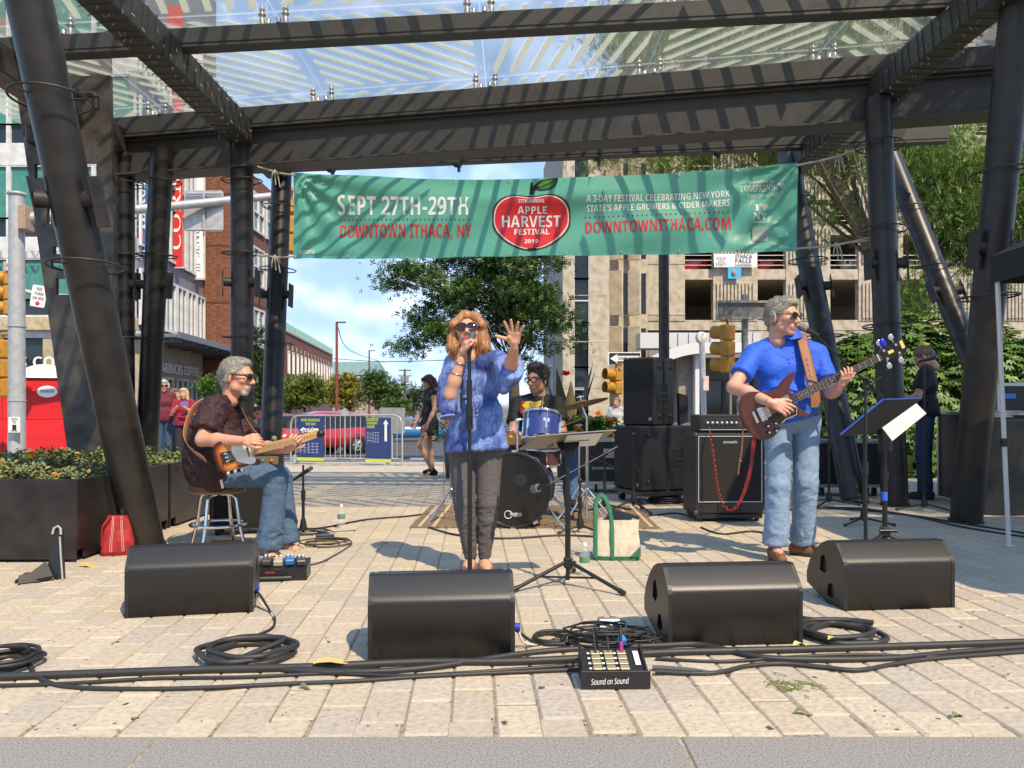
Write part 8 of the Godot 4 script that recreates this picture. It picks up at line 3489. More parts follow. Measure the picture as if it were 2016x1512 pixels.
func bassist() -> void:
	skin = Color(.62, .34, .245)
	lips = Color(.5, .22, .18)
	brows = Color(.4, .36, .3)
	var J = {}
	J.head = head_at(V(1.804, 1.626, -5.52), V(.72, -.06, .85))
	J.hs = 1.04
	J.wide = .98
	J.neck = V(1.844, 1.483, -5.6)
	J.sl = V(1.632, 1.382, -5.58)
	J.sr = V(2.067, 1.385, -5.62)
	J.chest = V(1.847, 1.277, -5.6)
	J.belly = V(1.854, 1.091, -5.58)
	J.br = .112
	J.hl = V(1.806, .906, -5.62)
	J.hr = V(1.999, .905, -5.64)
	J.el = V(1.449, 1.156, -5.42)
	J.wl = V(1.607, 1.053, -5.14)
	J.er = V(2.118, 1.124, -5.5)
	J.wr = V(2.053, 1.152, -5.2)
	J.kl = V(1.783, .502, -5.55)
	J.kr = V(1.985, .515, -5.6)
	J.al = V(1.766, .104, -5.55)
	J.ar = V(2.006, .097, -5.72)
	J.fl = V(-.01, 0, .17)
	J.fr = V(.13, 0, .1)
	J.gnd = .0
	J.hands = [
		[V(1.609, 1.053, -5.135), V(1.695, 1.015, -5.12) - V(1.607, 1.053, -5.14), V(.1, -.2, -.95), [.35, .45, .5, .55, .4], .1, .6, 1.0],
		[V(2.052, 1.158, -5.19), V(2.08, 1.234, -5.11) - V(2.052, 1.158, -5.19), V(-.3, -.2, -.9), [.55, .6, .65, .7, .3], .08, -.7, .92]]
	var p = figure("grey-haired bass player in a blue polo shirt and jeans at the right microphone", J, 1.06, V(1.881, 0, -5.598))
	jeans(p, J, .98, Color(.2, .29, .415), .078, 14)
	var polo = mat(.012, .10, .62, .7, .0, "fine", 6.0, .0, {"rim_enabled": true, "rim": .25})
	tshirt(p, J, 1.06, .012, polo, "polo_shirt", .66, .42, 21, .009)
	# collar and placket
	var m = MB.new()
	for s in [-1.0, 1.0]:
		var o: Vector3 = J.neck + V(.012, .04, .008)
		var a = []
		for k in 9:
			var w = -.25 + 2.6 * k / 8.0
			a.append(o + V(s * sin(w) * .078, .004 + .02 * (k / 8.0), cos(w) * .08))
		for k in 8:
			m.quad(a[k] + V(s * .022, -.055 + .003 * k, .034 - .003 * k), a[k + 1] + V(s * .022, -.052 + .003 * k, .031 - .003 * k), a[k + 1] + V(0, .012, 0), a[k] + V(0, .012, 0))
			m.quad(a[k] + V(0, .012, 0), a[k + 1] + V(0, .012, 0), a[k + 1] + V(s * .012, -.047 + .003 * k, .014 - .002 * k), a[k] + V(s * .012, -.05 + .003 * k, .016 - .002 * k))
	wear(p, "collar", m, polo)
	for k in 2:
		m = MB.new()
		m.ell(V(1.849, 1.384, -5.452) + V(0, -.035 * k, 0), V(.006, .006, .004), 8)
		wear(p, "button", m, mat(.02, .06, .3, .3))
	m = MB.new()
	var bc: Vector3 = ((J.hl + J.hr) / 2).lerp(J.belly, .42)
	var ring = []
	for k in 25:
		var w = TAU * k / 24
		ring.append(bc + V(cos(w) * .178, 0, sin(w) * .132))
	m.tube(ring, .018, 6, false, 1.0)
	wear(p, "belt", m, mat(.12, .05, .02, .5))
	shoes(p, J, mat(.17, .075, .03, .7, .0, "patch", 12.0), mat(.03, .022, .018, .8), .05, .05, .2)
	for s in ["l", "r"]:
		m = MB.new()
		var a: Vector3 = J["a" + s] * V(1, 0, 1)
		var f: Vector3 = J["f" + s].normalized()
		for k in 4:
			var o = a + f * (.035 + k * .028) + V(0, .094 - k * .007, 0)
			var sd = f.cross(Vector3.UP)
			m.tube([o - sd * .028 - V(0, .012, 0), o, o + sd * .028 - V(0, .012, 0)], .003, 5)
		wear(p, "laces", m, mat(.3, .16, .08, .8))
	hair(p, J, [[V(0, .043, -.02), V(.079, .085, .098)], [V(.0, .09, .04), V(.058, .04, .05)], [V(-.074, .01, -.02), V(-.07, -.035, -.03), .018, .014], [V(.074, .01, -.02), V(.07, -.035, -.03), .018, .014], [V(0, .0, -.085), V(0, -.06, -.065), .045, .035]],
		[[V(0, -.005, .115), V(.078, .09, .09)], [V(.08, -.03, .02), V(.03, .04, .035)], [V(-.08, -.03, .02), V(.03, .04, .035)]], mat(.44, .39, .31, .55, .0, "bark", 9.0), .004, V(14, 30, 34), .006, 5, 1300, .022)
	glasses(p, J, mat(.012, .012, .014, .05), mat(.25, .2, .12, .25, .8), .029, .021)
	bass_guitar(p)

# instruments are laid out flat: x along the neck, y up the body, z out of the front
func outline(p: Array) -> PackedVector2Array:
	var c = Curve2D.new()
	c.bake_interval = .012
	for k in p.size() + 1:
		var q: Vector2 = p[k % p.size()]
		var tg: Vector2 = (p[(k + 1) % p.size()] - p[(k - 1 + p.size()) % p.size()]) / 6.0
		c.add_point(q, -tg, tg)
	var r = c.get_baked_points()
	r.remove_at(r.size() - 1)
	return r

func neck_parts(t: Node3D, fx: Transform3D, x0: float, x1: float, x2: float, wood: Material, board: Material, wire: Material, strings: int, w0: float, w1: float, frets: int) -> void:
	var m = MB.new()
	m.xf = fx
	m.slab(PackedVector2Array([U(x0, -w0), U(x1, -w1), U(x1, w1), U(x0, w0)]), -.012, .006)
	part(t, "neck", m, wood)
	m = MB.new()
	m.xf = fx
	m.slab(PackedVector2Array([U(x0, -w0), U(x1, -w1), U(x1, w1), U(x0, w0)]), .0065, .0105)
	var fb = part(t, "fretboard", m, board)
	for k in frets:
		var e: float = 1.0 - pow(.5, (k + 1) / 12.0)
		var x = lerpf(x1, x2, e)
		if x < x0:
			break
		var w = lerpf(w1, w0, (x1 - x) / (x1 - x0))
		m = MB.new()
		m.xf = fx
		m.box(V(x, 0, .0112), V(.0028, w * 2, .002))
		part(fb, "fret", m, wire)
		if k + 1 in [3, 5, 7, 9, 15, 17, 19]:
			m = MB.new()
			m.xf = fx
			m.ell(V(x + .01, 0, .0105), V(.0035, .0035, .001), 8)
			part(fb, "inlay", m, mat(.5, .5, .42, .3) if board.albedo_color.r < .4 else mat(.02, .02, .02, .4))
	for k in strings:
		var s = (k - (strings - 1) / 2.0) / ((strings - 1) / 2.0)
		m = MB.new()
		m.xf = fx
		m.bar(V(x2, s * w0 * .85, .017), V(x1 + .02, s * w1 * .8, .014), .0011 if strings == 4 else .0007, 4)
		part(t, "string", m, mat(.6, .58, .55, .3, .9))

func bass_guitar(owner_p: MeshInstance3D) -> void:
	var nut = V(2.275, 1.331, -5.16)
	var br = V(1.575, .982, -5.22)
	var x = (nut - br).normalized()
	var y = V(.1, 1, .12).slide(x).normalized()
	var z = x.cross(y)
	var fx = Transform3D(Basis(x, y, z), br)
	var ln = br.distance_to(nut)
	var t = wthing("bass_guitar", "dark cherry double-horned bass guitar worn by the bass player", "bass guitar", V(1.729, .934, -5.25))
	var cherry = mat(.075, .01, .008, .22, .0, "", 1.0, .0, {"clearcoat_enabled": true, "clearcoat": .8})
	var s = ln / .775
	var pts = []
	for q in [[-.125, .0], [-.1, .12], [-.02, .158], [.08, .115], [.14, .1], [.22, .135], [.285, .15], [.275, .118], [.225, .075], [.215, .035], [.235, .0], [.215, -.035], [.225, -.075], [.255, -.125], [.235, -.14], [.17, -.105], [.1, -.11], [.0, -.165], [-.09, -.13]]:
		pts.append(U(q[0], q[1]) * s)
	var poly = outline(pts)
	var m = MB.new()
	m.xf = fx
	m.slab(poly, -.038, -.006, true)
	var inner: PackedVector2Array = Geometry2D.offset_polygon(poly, -.008)[0]
	m.slab(inner, -.008, .0, true)
	part(t, "body", m, cherry)
	neck_parts(t, fx, .2 * s, ln, .0, mat(.07, .02, .012, .4), mat(.03, .014, .009, .5), mat(.55, .5, .42, .3, .8), 4, .027, .02, 20)
	m = MB.new()
	m.xf = fx
	m.slab(PackedVector2Array([U(.02, -.03), U(.19, -.03), U(.21, -.06), U(.19, -.1), U(.12, -.095), U(.07, -.115), U(.03, -.08)]), .0, .003)
	var pg = part(t, "pickguard", m, mat(.012, .012, .012, .25))
	m = MB.new()
	m.xf = fx
	m.tube([V(.19, -.03, .003), V(.21, -.06, .003), V(.19, -.1, .003), V(.12, -.095, .003), V(.07, -.115, .003), V(.03, -.08, .003)], .002, 4)
	part(pg, "binding", m, mat(.6, .55, .4, .4))
	m = MB.new()
	m.xf = fx
	m.box(V(.0, 0, .008), V(.04, .095, .014), .005)
	m.box(V(-.045, 0, .006), V(.02, .08, .01), .004)
	for k in 4:
		m.box(V(-.005, -.03 + k * .02, .016), V(.035, .012, .008), .003)
	part(t, "bridge", m, chrome())
	for q in [[.165, .06, .085, .02], [.035, .035, .075, .01]]:
		m = MB.new()
		m.xf = fx
		m.box(V(q[0], 0, .007), V(q[1], q[2], .013), .004)
		part(t, "pickup", m, mat(.45, .45, .45, .12, .9))
	for q in [[.0, -.085], [.05, -.09], [-.01, -.125], [.035, -.135]]:
		m = MB.new()
		m.xf = fx * Transform3D(Basis(Vector3.RIGHT, PI / 2), V(q[0], q[1], .0))
		m.lathe([U(.014, .0), U(.013, .016), U(.011, .018), U(0, .018)], 14)
		part(t, "knob", m, mat(.03, .025, .025, .3))
		m = MB.new()
		m.xf = fx
		m.ell(V(q[0], q[1], .018), V(.008, .008, .002), 10)
		part(t, "knob_cap", m, chrome())
	m = MB.new()
	m.xf = fx
	m.box(V(ln + .004, 0, .008), V(.008, .044, .012), .002)
	part(t, "nut", m, mat(.7, .65, .5, .4))
	m = MB.new()
	m.xf = fx
	m.slab(PackedVector2Array([U(ln, -.022), U(ln + .05, -.04), U(ln + .17, -.045), U(ln + .2, -.01), U(ln + .185, .0), U(ln + .2, .02), U(ln + .16, .045), U(ln + .05, .04), U(ln, .022)]), -.014, .002)
	var hs = part(t, "headstock", m, mat(.012, .012, .013, .2))
	m = MB.new()
	m.xf = fx
	m.box(V(ln + .09, 0, .003), V(.035, .02, .002))
	m.box(V(ln + .17, .01, .003), V(.02, .05, .002))
	part(hs, "inlay", m, mat(.7, .6, .2, .4))
	for q in [[.05, 1], [.13, 1], [.05, -1], [.13, -1]]:
		m = MB.new()
		m.xf = fx
		m.bar(V(ln + q[0], q[1] * .028, .0), V(ln + q[0], q[1] * .028, .018), .008, 10)
		m.bar(V(ln + q[0], q[1] * .04, -.008), V(ln + q[0], q[1] * .065, -.008), .004, 6)
		m.ell(V(ln + q[0], q[1] * .08, -.008), V(.018, .02, .004), 12)
		part(hs, "tuner", m, mat(.6, .6, .62, .2, .8))
	m = MB.new()
	m.xf = fx
	m.ell(V(ln + .07, .07, .0), V(.018, .032, .012), 12)
	part(hs, "blue_clip", m, mat(.01, .03, .5, .3))
	# leather strap over the far shoulder
	var lt = mat(.26, .10, .045, .6, .0, "patch", 9.0)
	m = MB.new()
	m.tube(curve([V(1.965, 1.024, -5.36), V(1.959, 1.129, -5.37), V(1.942, 1.296, -5.425), V(1.93, 1.416, -5.475), V(1.933, 1.491, -5.53), V(1.954, 1.529, -5.62), V(1.978, 1.487, -5.74)], .02), .036, 8, true, .09, V(0, .3, 1))
	var st = part(t, "strap", m, lt)
	m = MB.new()
	for k in 7:
		var o: Vector3 = V(1.954, 1.122, -5.355).lerp(V(1.938, 1.346, -5.43), k / 6.0)
		m.bar(o - V(0, .009, 0), o + V(0, .009, .0), .003, 5)
	part(st, "stitching", m, mat(.6, .42, .3, .7))
	# leather tail at the strap end and thong hanging below the body
	m = MB.new()
	m.slab(PackedVector2Array([U(1.4738, .9916), U(1.5222, .9271), U(1.49, .882), U(1.4416, .9013)]), -5.27, -5.262)
	m.tube(curve([V(1.467, .895, -5.26), V(1.458, .756, -5.26), V(1.445, .676, -5.26), V(1.435, .595, -5.26)]), .005, 5)
	m.ell(V(1.448, .682, -5.26), V(.01, .01, .01), 8)
	part(t, "leather_thong", m, lt)
	# red coiled lead from the instrument to the amplifier
	var path = curve([V(1.533, .941, -5.22), V(1.605, .794, -5.5), V(1.808, .526, -6.3), V(1.904, .245, -6.9), V(1.863, .139, -7.1), V(1.789, .26, -7.15), V(1.753, .563, -7.2), V(1.735, .717, -7.22), V(1.741, .839, -7.3)], .01)
	m = MB.new()
	var hel = []
	for k in path.size():
		var a: float = k * 1.05
		var e = smoothstep(.0, 25.0, k) * smoothstep(.0, 25.0, path.size() - k)
		var dd: Vector3 = (path[mini(k + 1, path.size() - 1)] - path[maxi(k - 1, 0)]).normalized()
		var bx = dd.cross(Vector3.BACK if absf(dd.z) < .9 else Vector3.UP).normalized()
		hel.append(path[k] + (bx * cos(a) + dd.cross(bx) * sin(a)) * .011 * e)
	m.tube(hel, .0042, 5)
	one("coiled_lead", m, mat(.32, .02, .02, .4), "red coiled guitar lead hanging between the bass and its amplifier", "cable")

func guitarist() -> void:
	skin = Color(.60, .32, .215)
	lips = Color(.5, .25, .2)
	brows = Color(.5, .47, .42)
	beard = Color(.55, .5, .44, .85)
	var J = {}
	J.head = head_at(V(-1.93, 1.24, -5.82), V(1.0, -.1, .18))
	J.hs = 1.1
	J.neck = V(-2.012, 1.08, -5.88)
	J.sl = V(-2.048, 1.009, -5.68)
	J.sr = V(-2.092, 1.007, -6.07)
	J.chest = V(-2.08, .892, -5.87)
	J.belly = V(-2.091, .723, -5.88)
	J.br = .165
	J.hl = V(-2.048, .562, -5.78)
	J.hr = V(-2.108, .545, -5.98)
	J.el = V(-2.068, .806, -5.53)
	J.wl = V(-1.742, .807, -5.36)
	J.er = V(-1.835, .737, -5.95)
	J.wr = V(-1.507, .743, -5.56)
	J.kl = V(-1.624, .546, -5.72)
	J.kr = V(-1.683, .512, -6.02)
	J.al = V(-1.682, .051, -5.74)
	J.ar = V(-1.626, .043, -6)
	J.fl = V(.08, -.03, .12)
	J.fr = V(.16, -.01, .05)
	J.hands = [
		[V(-1.734, .807, -5.355), V(-1.66, .821, -5.33) - V(-1.742, .807, -5.36), V(.1, -.35, -.9), [.8, .9, 1.0, 1.1, .5], .05, -.5, 1.03],
		[V(-1.502, .747, -5.555), V(-1.439, .819, -5.47) - V(-1.507, .743, -5.56), V(-.1, -.1, -.95), [.6, .65, .7, .75, .3], .06, -.7, 1.0]]
	var p = figure("grey-haired guitarist in a dark patterned shirt seated on the stool", J, 1.08, V(-1.672, 0, -5.89))
	jeans(p, J, 1.0, Color(.07, .12, .2), .083, 33)
	# patterned shirt, worn loose over the waist
	var d = Sdf.new()
	bones(d, J, 1.08, .016, ["trunk"])
	d.cap(V(-2.07, .675, -5.78), V(-2.134, .662, -5.98), .185, -1, .08)
	d.cap(V(-2.112, .595, -5.8), V(-2.178, .582, -5.98), .16, -1, .06, V(0, -1, 0), -.4884)
	for s in ["l", "r"]:
		var ax: Vector3 = (J["e" + s] - J["s" + s]).normalized()
		d.cap(J["s" + s], J["s" + s].lerp(J["e" + s], .8), .082, .094, .04, ax, ax.dot(J["s" + s].lerp(J["e" + s], .74)))
	d.ell(J.neck + V(.02, .035, 0), V(.07, .05, .07), .012, Basis.IDENTITY, -1.0)
	var m = MB.new()
	d.mesh(.009, m)
	smooth_normals(m)
	folds(m, .002, V(17, 20, 17), 45)
	folds(m, .013, V(6, 8, 6), 44)
	var sm = mat(.3, .13, .14, .75, .0, "", 1.0, .0, {"albedo_texture": dots_tex(), "uv1_triplanar": true, "uv1_scale": Vector3.ONE * 1.8})
	wear(p, "patterned_shirt", m, sm)
	m = MB.new()
	for s in [-1.0, 1.0]:
		var a = []
		for k in 8:
			var w = -.15 + 2.5 * k / 7.0
			a.append(J.neck + V(.02 + cos(w) * .078, .025 + .016 * k / 7.0, s * sin(w) * .075))
		for k in 7:
			var o = V(.022, -.045, s * .012)
			m.quad(a[k] + o, a[k + 1] + o * .95, a[k + 1] + V(0, .016, 0), a[k] + V(0, .016, 0))
			m.quad(a[k] + V(0, .016, 0), a[k + 1] + V(0, .016, 0), a[k + 1] + o * .85, a[k] + o * .85)
	wear(p, "collar", m, sm)
	for s in ["l", "r"]:
		var a: Vector3 = J["a" + s]
		var fd: Vector3 = (J["f" + s] * V(1, 0, 1)).normalized()
		m = MB.new()
		for k in 3:
			var o = a + fd * (.05 + k * .05) - V(0, .045 + k * .012, 0)
			var st = []
			for j in 9:
				var w = PI * j / 8
				st.append(o + fd.cross(Vector3.UP) * cos(w) * .046 + V(0, sin(w) * (.048 - k * .008) - .025, 0) + fd * .02 * (j / 8.0))
			m.tube(st, .011, 6, true, .35)
		var sn = wear(p, "sandal", m, mat(.16, .11, .07, .7))
		m = MB.new()
		m.box(Vector3.ZERO, V(.1, .022, .28), .01)
		for k in m.v.size():
			m.v[k] = Basis(Vector3.UP, atan2(fd.x, fd.z)) * m.v[k] + a - V(0, .098, 0) + fd * .075
		part(sn, "sole", m, mat(.11, .085, .06, .8))
	hair(p, J, [[V(0, .04, -.02), V(.078, .083, .098)], [V(0, .092, .03), V(.056, .026, .05)], [V(-.074, .02, .0), V(-.072, -.03, -.035), .018, .02], [V(.074, .02, .0), V(.072, -.03, -.035), .018, .02], [V(0, .0, -.085), V(0, -.075, -.06), .048, .036]],
		[[V(0, -.01, .118), V(.08, .1, .088)], [V(.085, -.03, .02), V(.03, .045, .04)], [V(-.085, -.03, .02), V(.03, .045, .04)]], mat(.36, .34, .30, .6, .0, "bark", 12.0), .002, V(40, 40, 40), .006, 9, 1300, .012)
	beard.a = .0
	glasses(p, J, mat(.012, .01, .01, .06), mat(.05, .02, .012, .25), .028, .018, true)
	electric_guitar()

func dots_tex() -> Texture2D:
	if not texs.has("dots"):
		var im = Image.create(256, 256, false, Image.FORMAT_RGB8)
		im.fill(Color(.3, .24, .27))
		var g = RandomNumberGenerator.new()
		g.seed = 8
		for k in 620:
			var x = g.randi() % 256
			var y = g.randi() % 256
			var c: Color = [Color(1, 1, 1), Color(1, .95, 1), Color(1.0, .8, .85), Color(.05, .05, .05)][g.randi() % 4].clamp()
			for j in g.randi_range(3, 9):
				im.set_pixel((x + g.randi_range(0, 4)) % 256, (y + g.randi_range(0, 3)) % 256, c)
		texs["dots"] = ImageTexture.create_from_image(im)
	return texs["dots"]

func electric_guitar() -> void:
	var nut = V(-1.437, .807, -5.5)
	var br = V(-1.864, .698, -5.42)
	var x = (nut - br).normalized()
	var y = V(.1, 1, .18).slide(x).normalized()
	var z = x.cross(y)
	var fx = Transform3D(Basis(x, y, z), br)
	var ln = br.distance_to(nut)
	var s = ln / .62
	var t = wthing("electric_guitar", "sunburst electric guitar with a white pickguard on the guitarist's lap", "electric guitar", V(-1.865, .596, -5.45))
	var pts = []
	for q in [[-.11, .0], [-.095, .11], [-.02, .155], [.07, .125], [.14, .1], [.21, .115], [.265, .095], [.275, .03], [.27, -.02], [.215, -.035], [.235, -.075], [.27, -.125], [.24, -.145], [.17, -.125], [.09, -.13], [-.01, -.165], [-.09, -.12]]:
		pts.append(U(q[0], q[1]) * s)
	var poly = outline(pts)
	var m = MB.new()
	m.xf = fx
	m.slab(poly, -.04, -.004, true)
	part(t, "body", m, mat(.02, .009, .006, .2, .0, "", 1.0, .0, {"clearcoat_enabled": true, "clearcoat": 1.0}))
	# sunburst lacquer: dark edge, red ring, amber middle
	m = MB.new()
	m.xf = fx
	var c = U(.06, -.005) * s
	var fr = [1.0, .9, .78, .62, .0]
	var cc = [Color(.018, .008, .005), Color(.05, .012, .005), Color(.34, .07, .012), Color(.62, .21, .025), Color(.66, .28, .045)]
	var k0 = m.v.size()
	for a in 5:
		for q in poly:
			m.col = cc[a]
			var e = c + (q - c) * fr[a]
			m.pt(V(e.x, e.y, -.002 if a == 0 else .0), V(0, 0, 1))
	var n = poly.size()
	var sgn = Geometry2D.is_polygon_clockwise(poly)
	for a in 4:
		for k in n:
			var q0 = k0 + a * n + k
			var q1 = k0 + a * n + (k + 1) % n
			if sgn:
				m.i.append_array([q0, q1 + n, q1, q0, q0 + n, q1 + n])
			else:
				m.i.append_array([q0, q1, q1 + n, q0, q1 + n, q0 + n])
	for k in m.i.size() / 3:
		var a = m.v[m.i[k * 3]]
		if (m.v[m.i[k * 3 + 1]] - a).cross(m.v[m.i[k * 3 + 2]] - a).dot(z) > 0:
			var e = m.i[k * 3 + 1]
			m.i[k * 3 + 1] = m.i[k * 3 + 2]
			m.i[k * 3 + 2] = e
	part(t, "sunburst_top", m, vmat(.18, .0, "", 1.0, {"clearcoat_enabled": true, "clearcoat": 1.0}))
	neck_parts(t, fx, .22 * s, ln, .0, mat(.5, .26, .08, .35), mat(.55, .33, .12, .35), mat(.6, .55, .45, .3, .8), 6, .027, .021, 21)
	m = MB.new()
	m.xf = fx
	m.slab(outline([U(.05, .03) * s, U(.08, .11) * s, U(.15, .085) * s, U(.22, .095) * s, U(.25, .04) * s, U(.215, -.03) * s, U(.235, -.09) * s, U(.2, -.12) * s, U(.14, -.1) * s, U(.07, -.05) * s]), .001, .004)
	part(t, "pickguard", m, mat(.75, .74, .7, .35))
	m = MB.new()
	m.xf = fx
	m.box(V(.005, .0, .004), V(.08 * s, .085, .006), .002)
	m.box(V(-.03, .0, .008), V(.006, .085, .012))
	for k in 3:
		m.bar(V(-.012, -.026 + k * .026, .012), V(.008, -.026 + k * .026, .012), .006, 8)
	part(t, "bridge", m, chrome())
	m = MB.new()
	m.xf = fx * Transform3D(Basis(Vector3.BACK, .25), V(.032, .0, .0))
	m.box(V(0, 0, .007), V(.018, .07, .008), .003)
	part(t, "bridge_pickup", m, mat(.015, .015, .015, .4))
	m = MB.new()
	m.xf = fx
	m.box(V(.19 * s, 0, .007), V(.02, .07, .01), .005)
	part(t, "neck_pickup", m, chrome())
	m = MB.new()
	m.xf = fx
	m.box(V(.03, -.105, .002), V(.15 * s, .03, .005), .002)
	part(t, "control_plate", m, chrome())
	for k in 3:
		m = MB.new()
		m.xf = fx * Transform3D(Basis(Vector3.RIGHT, PI / 2), V(-.02 + k * .045, -.105, .004))
		m.lathe([U(.011, .0), U(.011, .016), U(0, .017)], 12)
		part(t, "knob", m, chrome())
	m = MB.new()
	m.xf = fx
	m.slab(PackedVector2Array([U(ln, -.021), U(ln + .03, -.03), U(ln + .15, -.018), U(ln + .165, .01), U(ln + .15, .03), U(ln + .12, .028), U(ln + .03, .022), U(ln, .021)]), -.012, .004)
	var hs = part(t, "headstock", m, mat(.55, .33, .12, .35))
	for k in 6:
		m = MB.new()
		m.xf = fx
		m.bar(V(ln + .03 + k * .019, .012, .0), V(ln + .03 + k * .019, .012, .016), .004, 8)
		m.box(V(ln + .03 + k * .019, .045, -.006), V(.012, .022, .008), .003)
		part(hs, "tuner", m, chrome())
	m = MB.new()
	m.xf = fx
	m.ell(V(ln + .168, .0, .012), V(.028, .026, .02), 12)
	part(hs, "clip_on_tuner", m, mat(.01, .01, .01, .3))
	# tan strap behind the back
	m = MB.new()
	m.tube(curve([V(-2.037, .676, -5.5), V(-2.191, .754, -5.62), V(-2.27, .853, -5.75), V(-2.238, 1.029, -5.86), V(-2.109, 1.084, -5.95), V(-1.946, 1.029, -5.9), V(-1.81, .889, -5.72), V(-1.695, .819, -5.55)], .02), .03, 8, true, .1, V(1, 0, .2))
	part(t, "strap", m, mat(.36, .19, .1, .6))
	m = MB.new()
	m.xf = fx
	m.bar(V(-.08, -.14, -.02), V(-.085, -.2, -.02), .011, 10)
	part(t, "jack_plug", m, chrome())

func drummer() -> void:
	skin = Color(.53, .27, .165)
	lips = Color(.45, .19, .15)
	brows = Color(.03, .025, .02)
	beard = Color(.16, .12, .09, .4)
	eyes = true
	var J = {}
	J.head = head_at(V(.245, 1.28, -8), V(-.62, -.05, .85))
	J.hs = 1.12
	J.wide = .96
	J.hc = .006
	J.neck = V(.247, 1.104, -8.05)
	J.sl = V(.049, 1.05, -8.05)
	J.sr = V(.439, 1.05, -8.05)
	J.chest = V(.237, .936, -8.06)
	J.belly = V(.238, .777, -8.1)
	J.hl = V(.149, .603, -8.1)
	J.hr = V(.348, .603, -8.1)
	J.el = V(0, .756, -7.85)
	J.wl = V(.149, .728, -7.6)
	J.er = V(.487, .782, -7.95)
	J.wr = V(.389, .785, -7.55)
	J.kl = V(.019, .606, -7.62)
	J.kr = V(.533, .582, -7.62)
	J.al = V(.019, .164, -7.6)
	J.ar = V(.55, .164, -7.6)
	J.fl = V(-.02, 0, .17)
	J.fr = V(.02, 0, .17)
	J.hands = [
		[J.wl, V(.6, .1, .7), V(.1, -.9, .1), [.9, 1.0, 1.1, 1.1, .5], .05, .5, 1.0],
		[J.wr, V(-.2, .1, .9), V(-.1, -.9, .1), [.9, 1.0, 1.1, 1.1, .5], .05, -.5, 1.0]]
	var p = figure("dark-haired drummer with glasses and a black printed T-shirt behind the drums", J, 1.02, V(.313, 0, -8.789))
	eyes = false
	beard.a = .0
	jeans(p, J, .98, Color(.05, .12, .25), .07, 51)
	tshirt(p, J, 1.02, .016, mat(.014, .0135, .014, .8, .0, "fine", 5.0), "black_shirt", .62, .2, 52, .01)
	shoes(p, J, mat(.03, .03, .03, .7), mat(.02, .02, .02, .8), .045)
	# the print: a yellow running animal shape with red behind
	var sil = [[.0, .02], [.05, .055], [.12, .06], [.2, .05], [.28, .065], [.33, .05], [.31, .02], [.25, .015], [.22, -.03], [.19, -.03], [.19, .0], [.1, .0], [.06, -.04], [.03, -.05], [.05, -.01]]
	for ly in 2:
		var m = MB.new()
		var poly = PackedVector2Array()
		if ly == 0:
			poly = PackedVector2Array([U(-.02, -.045), U(.08, -.05), U(.12, .0), U(.1, .06), U(-.01, .065)])
		else:
			for q in sil:
				poly.append(U(q[0] * .85, q[1] * 1.1))
		m.slab(poly, 0, .002)
		for k in m.v.size():
			var q = m.v[k]
			m.v[k] = V(.096, 1.011, -7.86) + V(q.x * .75, q.y, .03 + .006 * ly + q.z - pow((q.x - .1) * 2.2, 2.0) * .35)
		wear(p, ["red_print", "yellow_print"][ly], m, [mat(.4, .03, .02, .7), mat(.72, .52, .05, .7)][ly])
	hair(p, J, [[V(0, .055, -.02), V(.084, .085, .1)], [V(0, .115, .04), V(.062, .035, .05)], [V(-.075, .02, .0), V(-.073, -.02, -.02), .016, .016], [V(.075, .02, .0), V(.073, -.02, -.02), .016, .016], [V(0, .0, -.085), V(0, -.07, -.06), .045, .034]],
		[[V(0, -.012, .12), V(.08, .095, .088)], [V(.085, -.035, .02), V(.03, .045, .04)], [V(-.085, -.035, .02), V(.03, .045, .04)]], mat(.022, .017, .014, .5), .007, V(34, 34, 34), .006, 12, 900, .035, V(0, .5, -.5), .8)
	glasses(p, J, glass(.5, .5, .5, .12), mat(.015, .012, .012, .25), .028, .02, true)
	for q in [[J.wl + V(.03, .02, .08), V(.22, .06, .18), "pale drumstick in the drummer's hand behind the blue tom"], [J.wr + V(-.02, .02, .08), V(.26, .12, .1), "pale drumstick pointing past the cymbal stand"]]:
		var m = MB.new()
		m.tube([Vector3.ZERO - q[1] * .4, q[1] * .8, q[1], q[1] * 1.04], [.007, .006, .0045, .006], 8)
		one("drumstick", m, mat(.55, .36, .17, .5), q[2], "drumstick", q[0], "drumsticks")

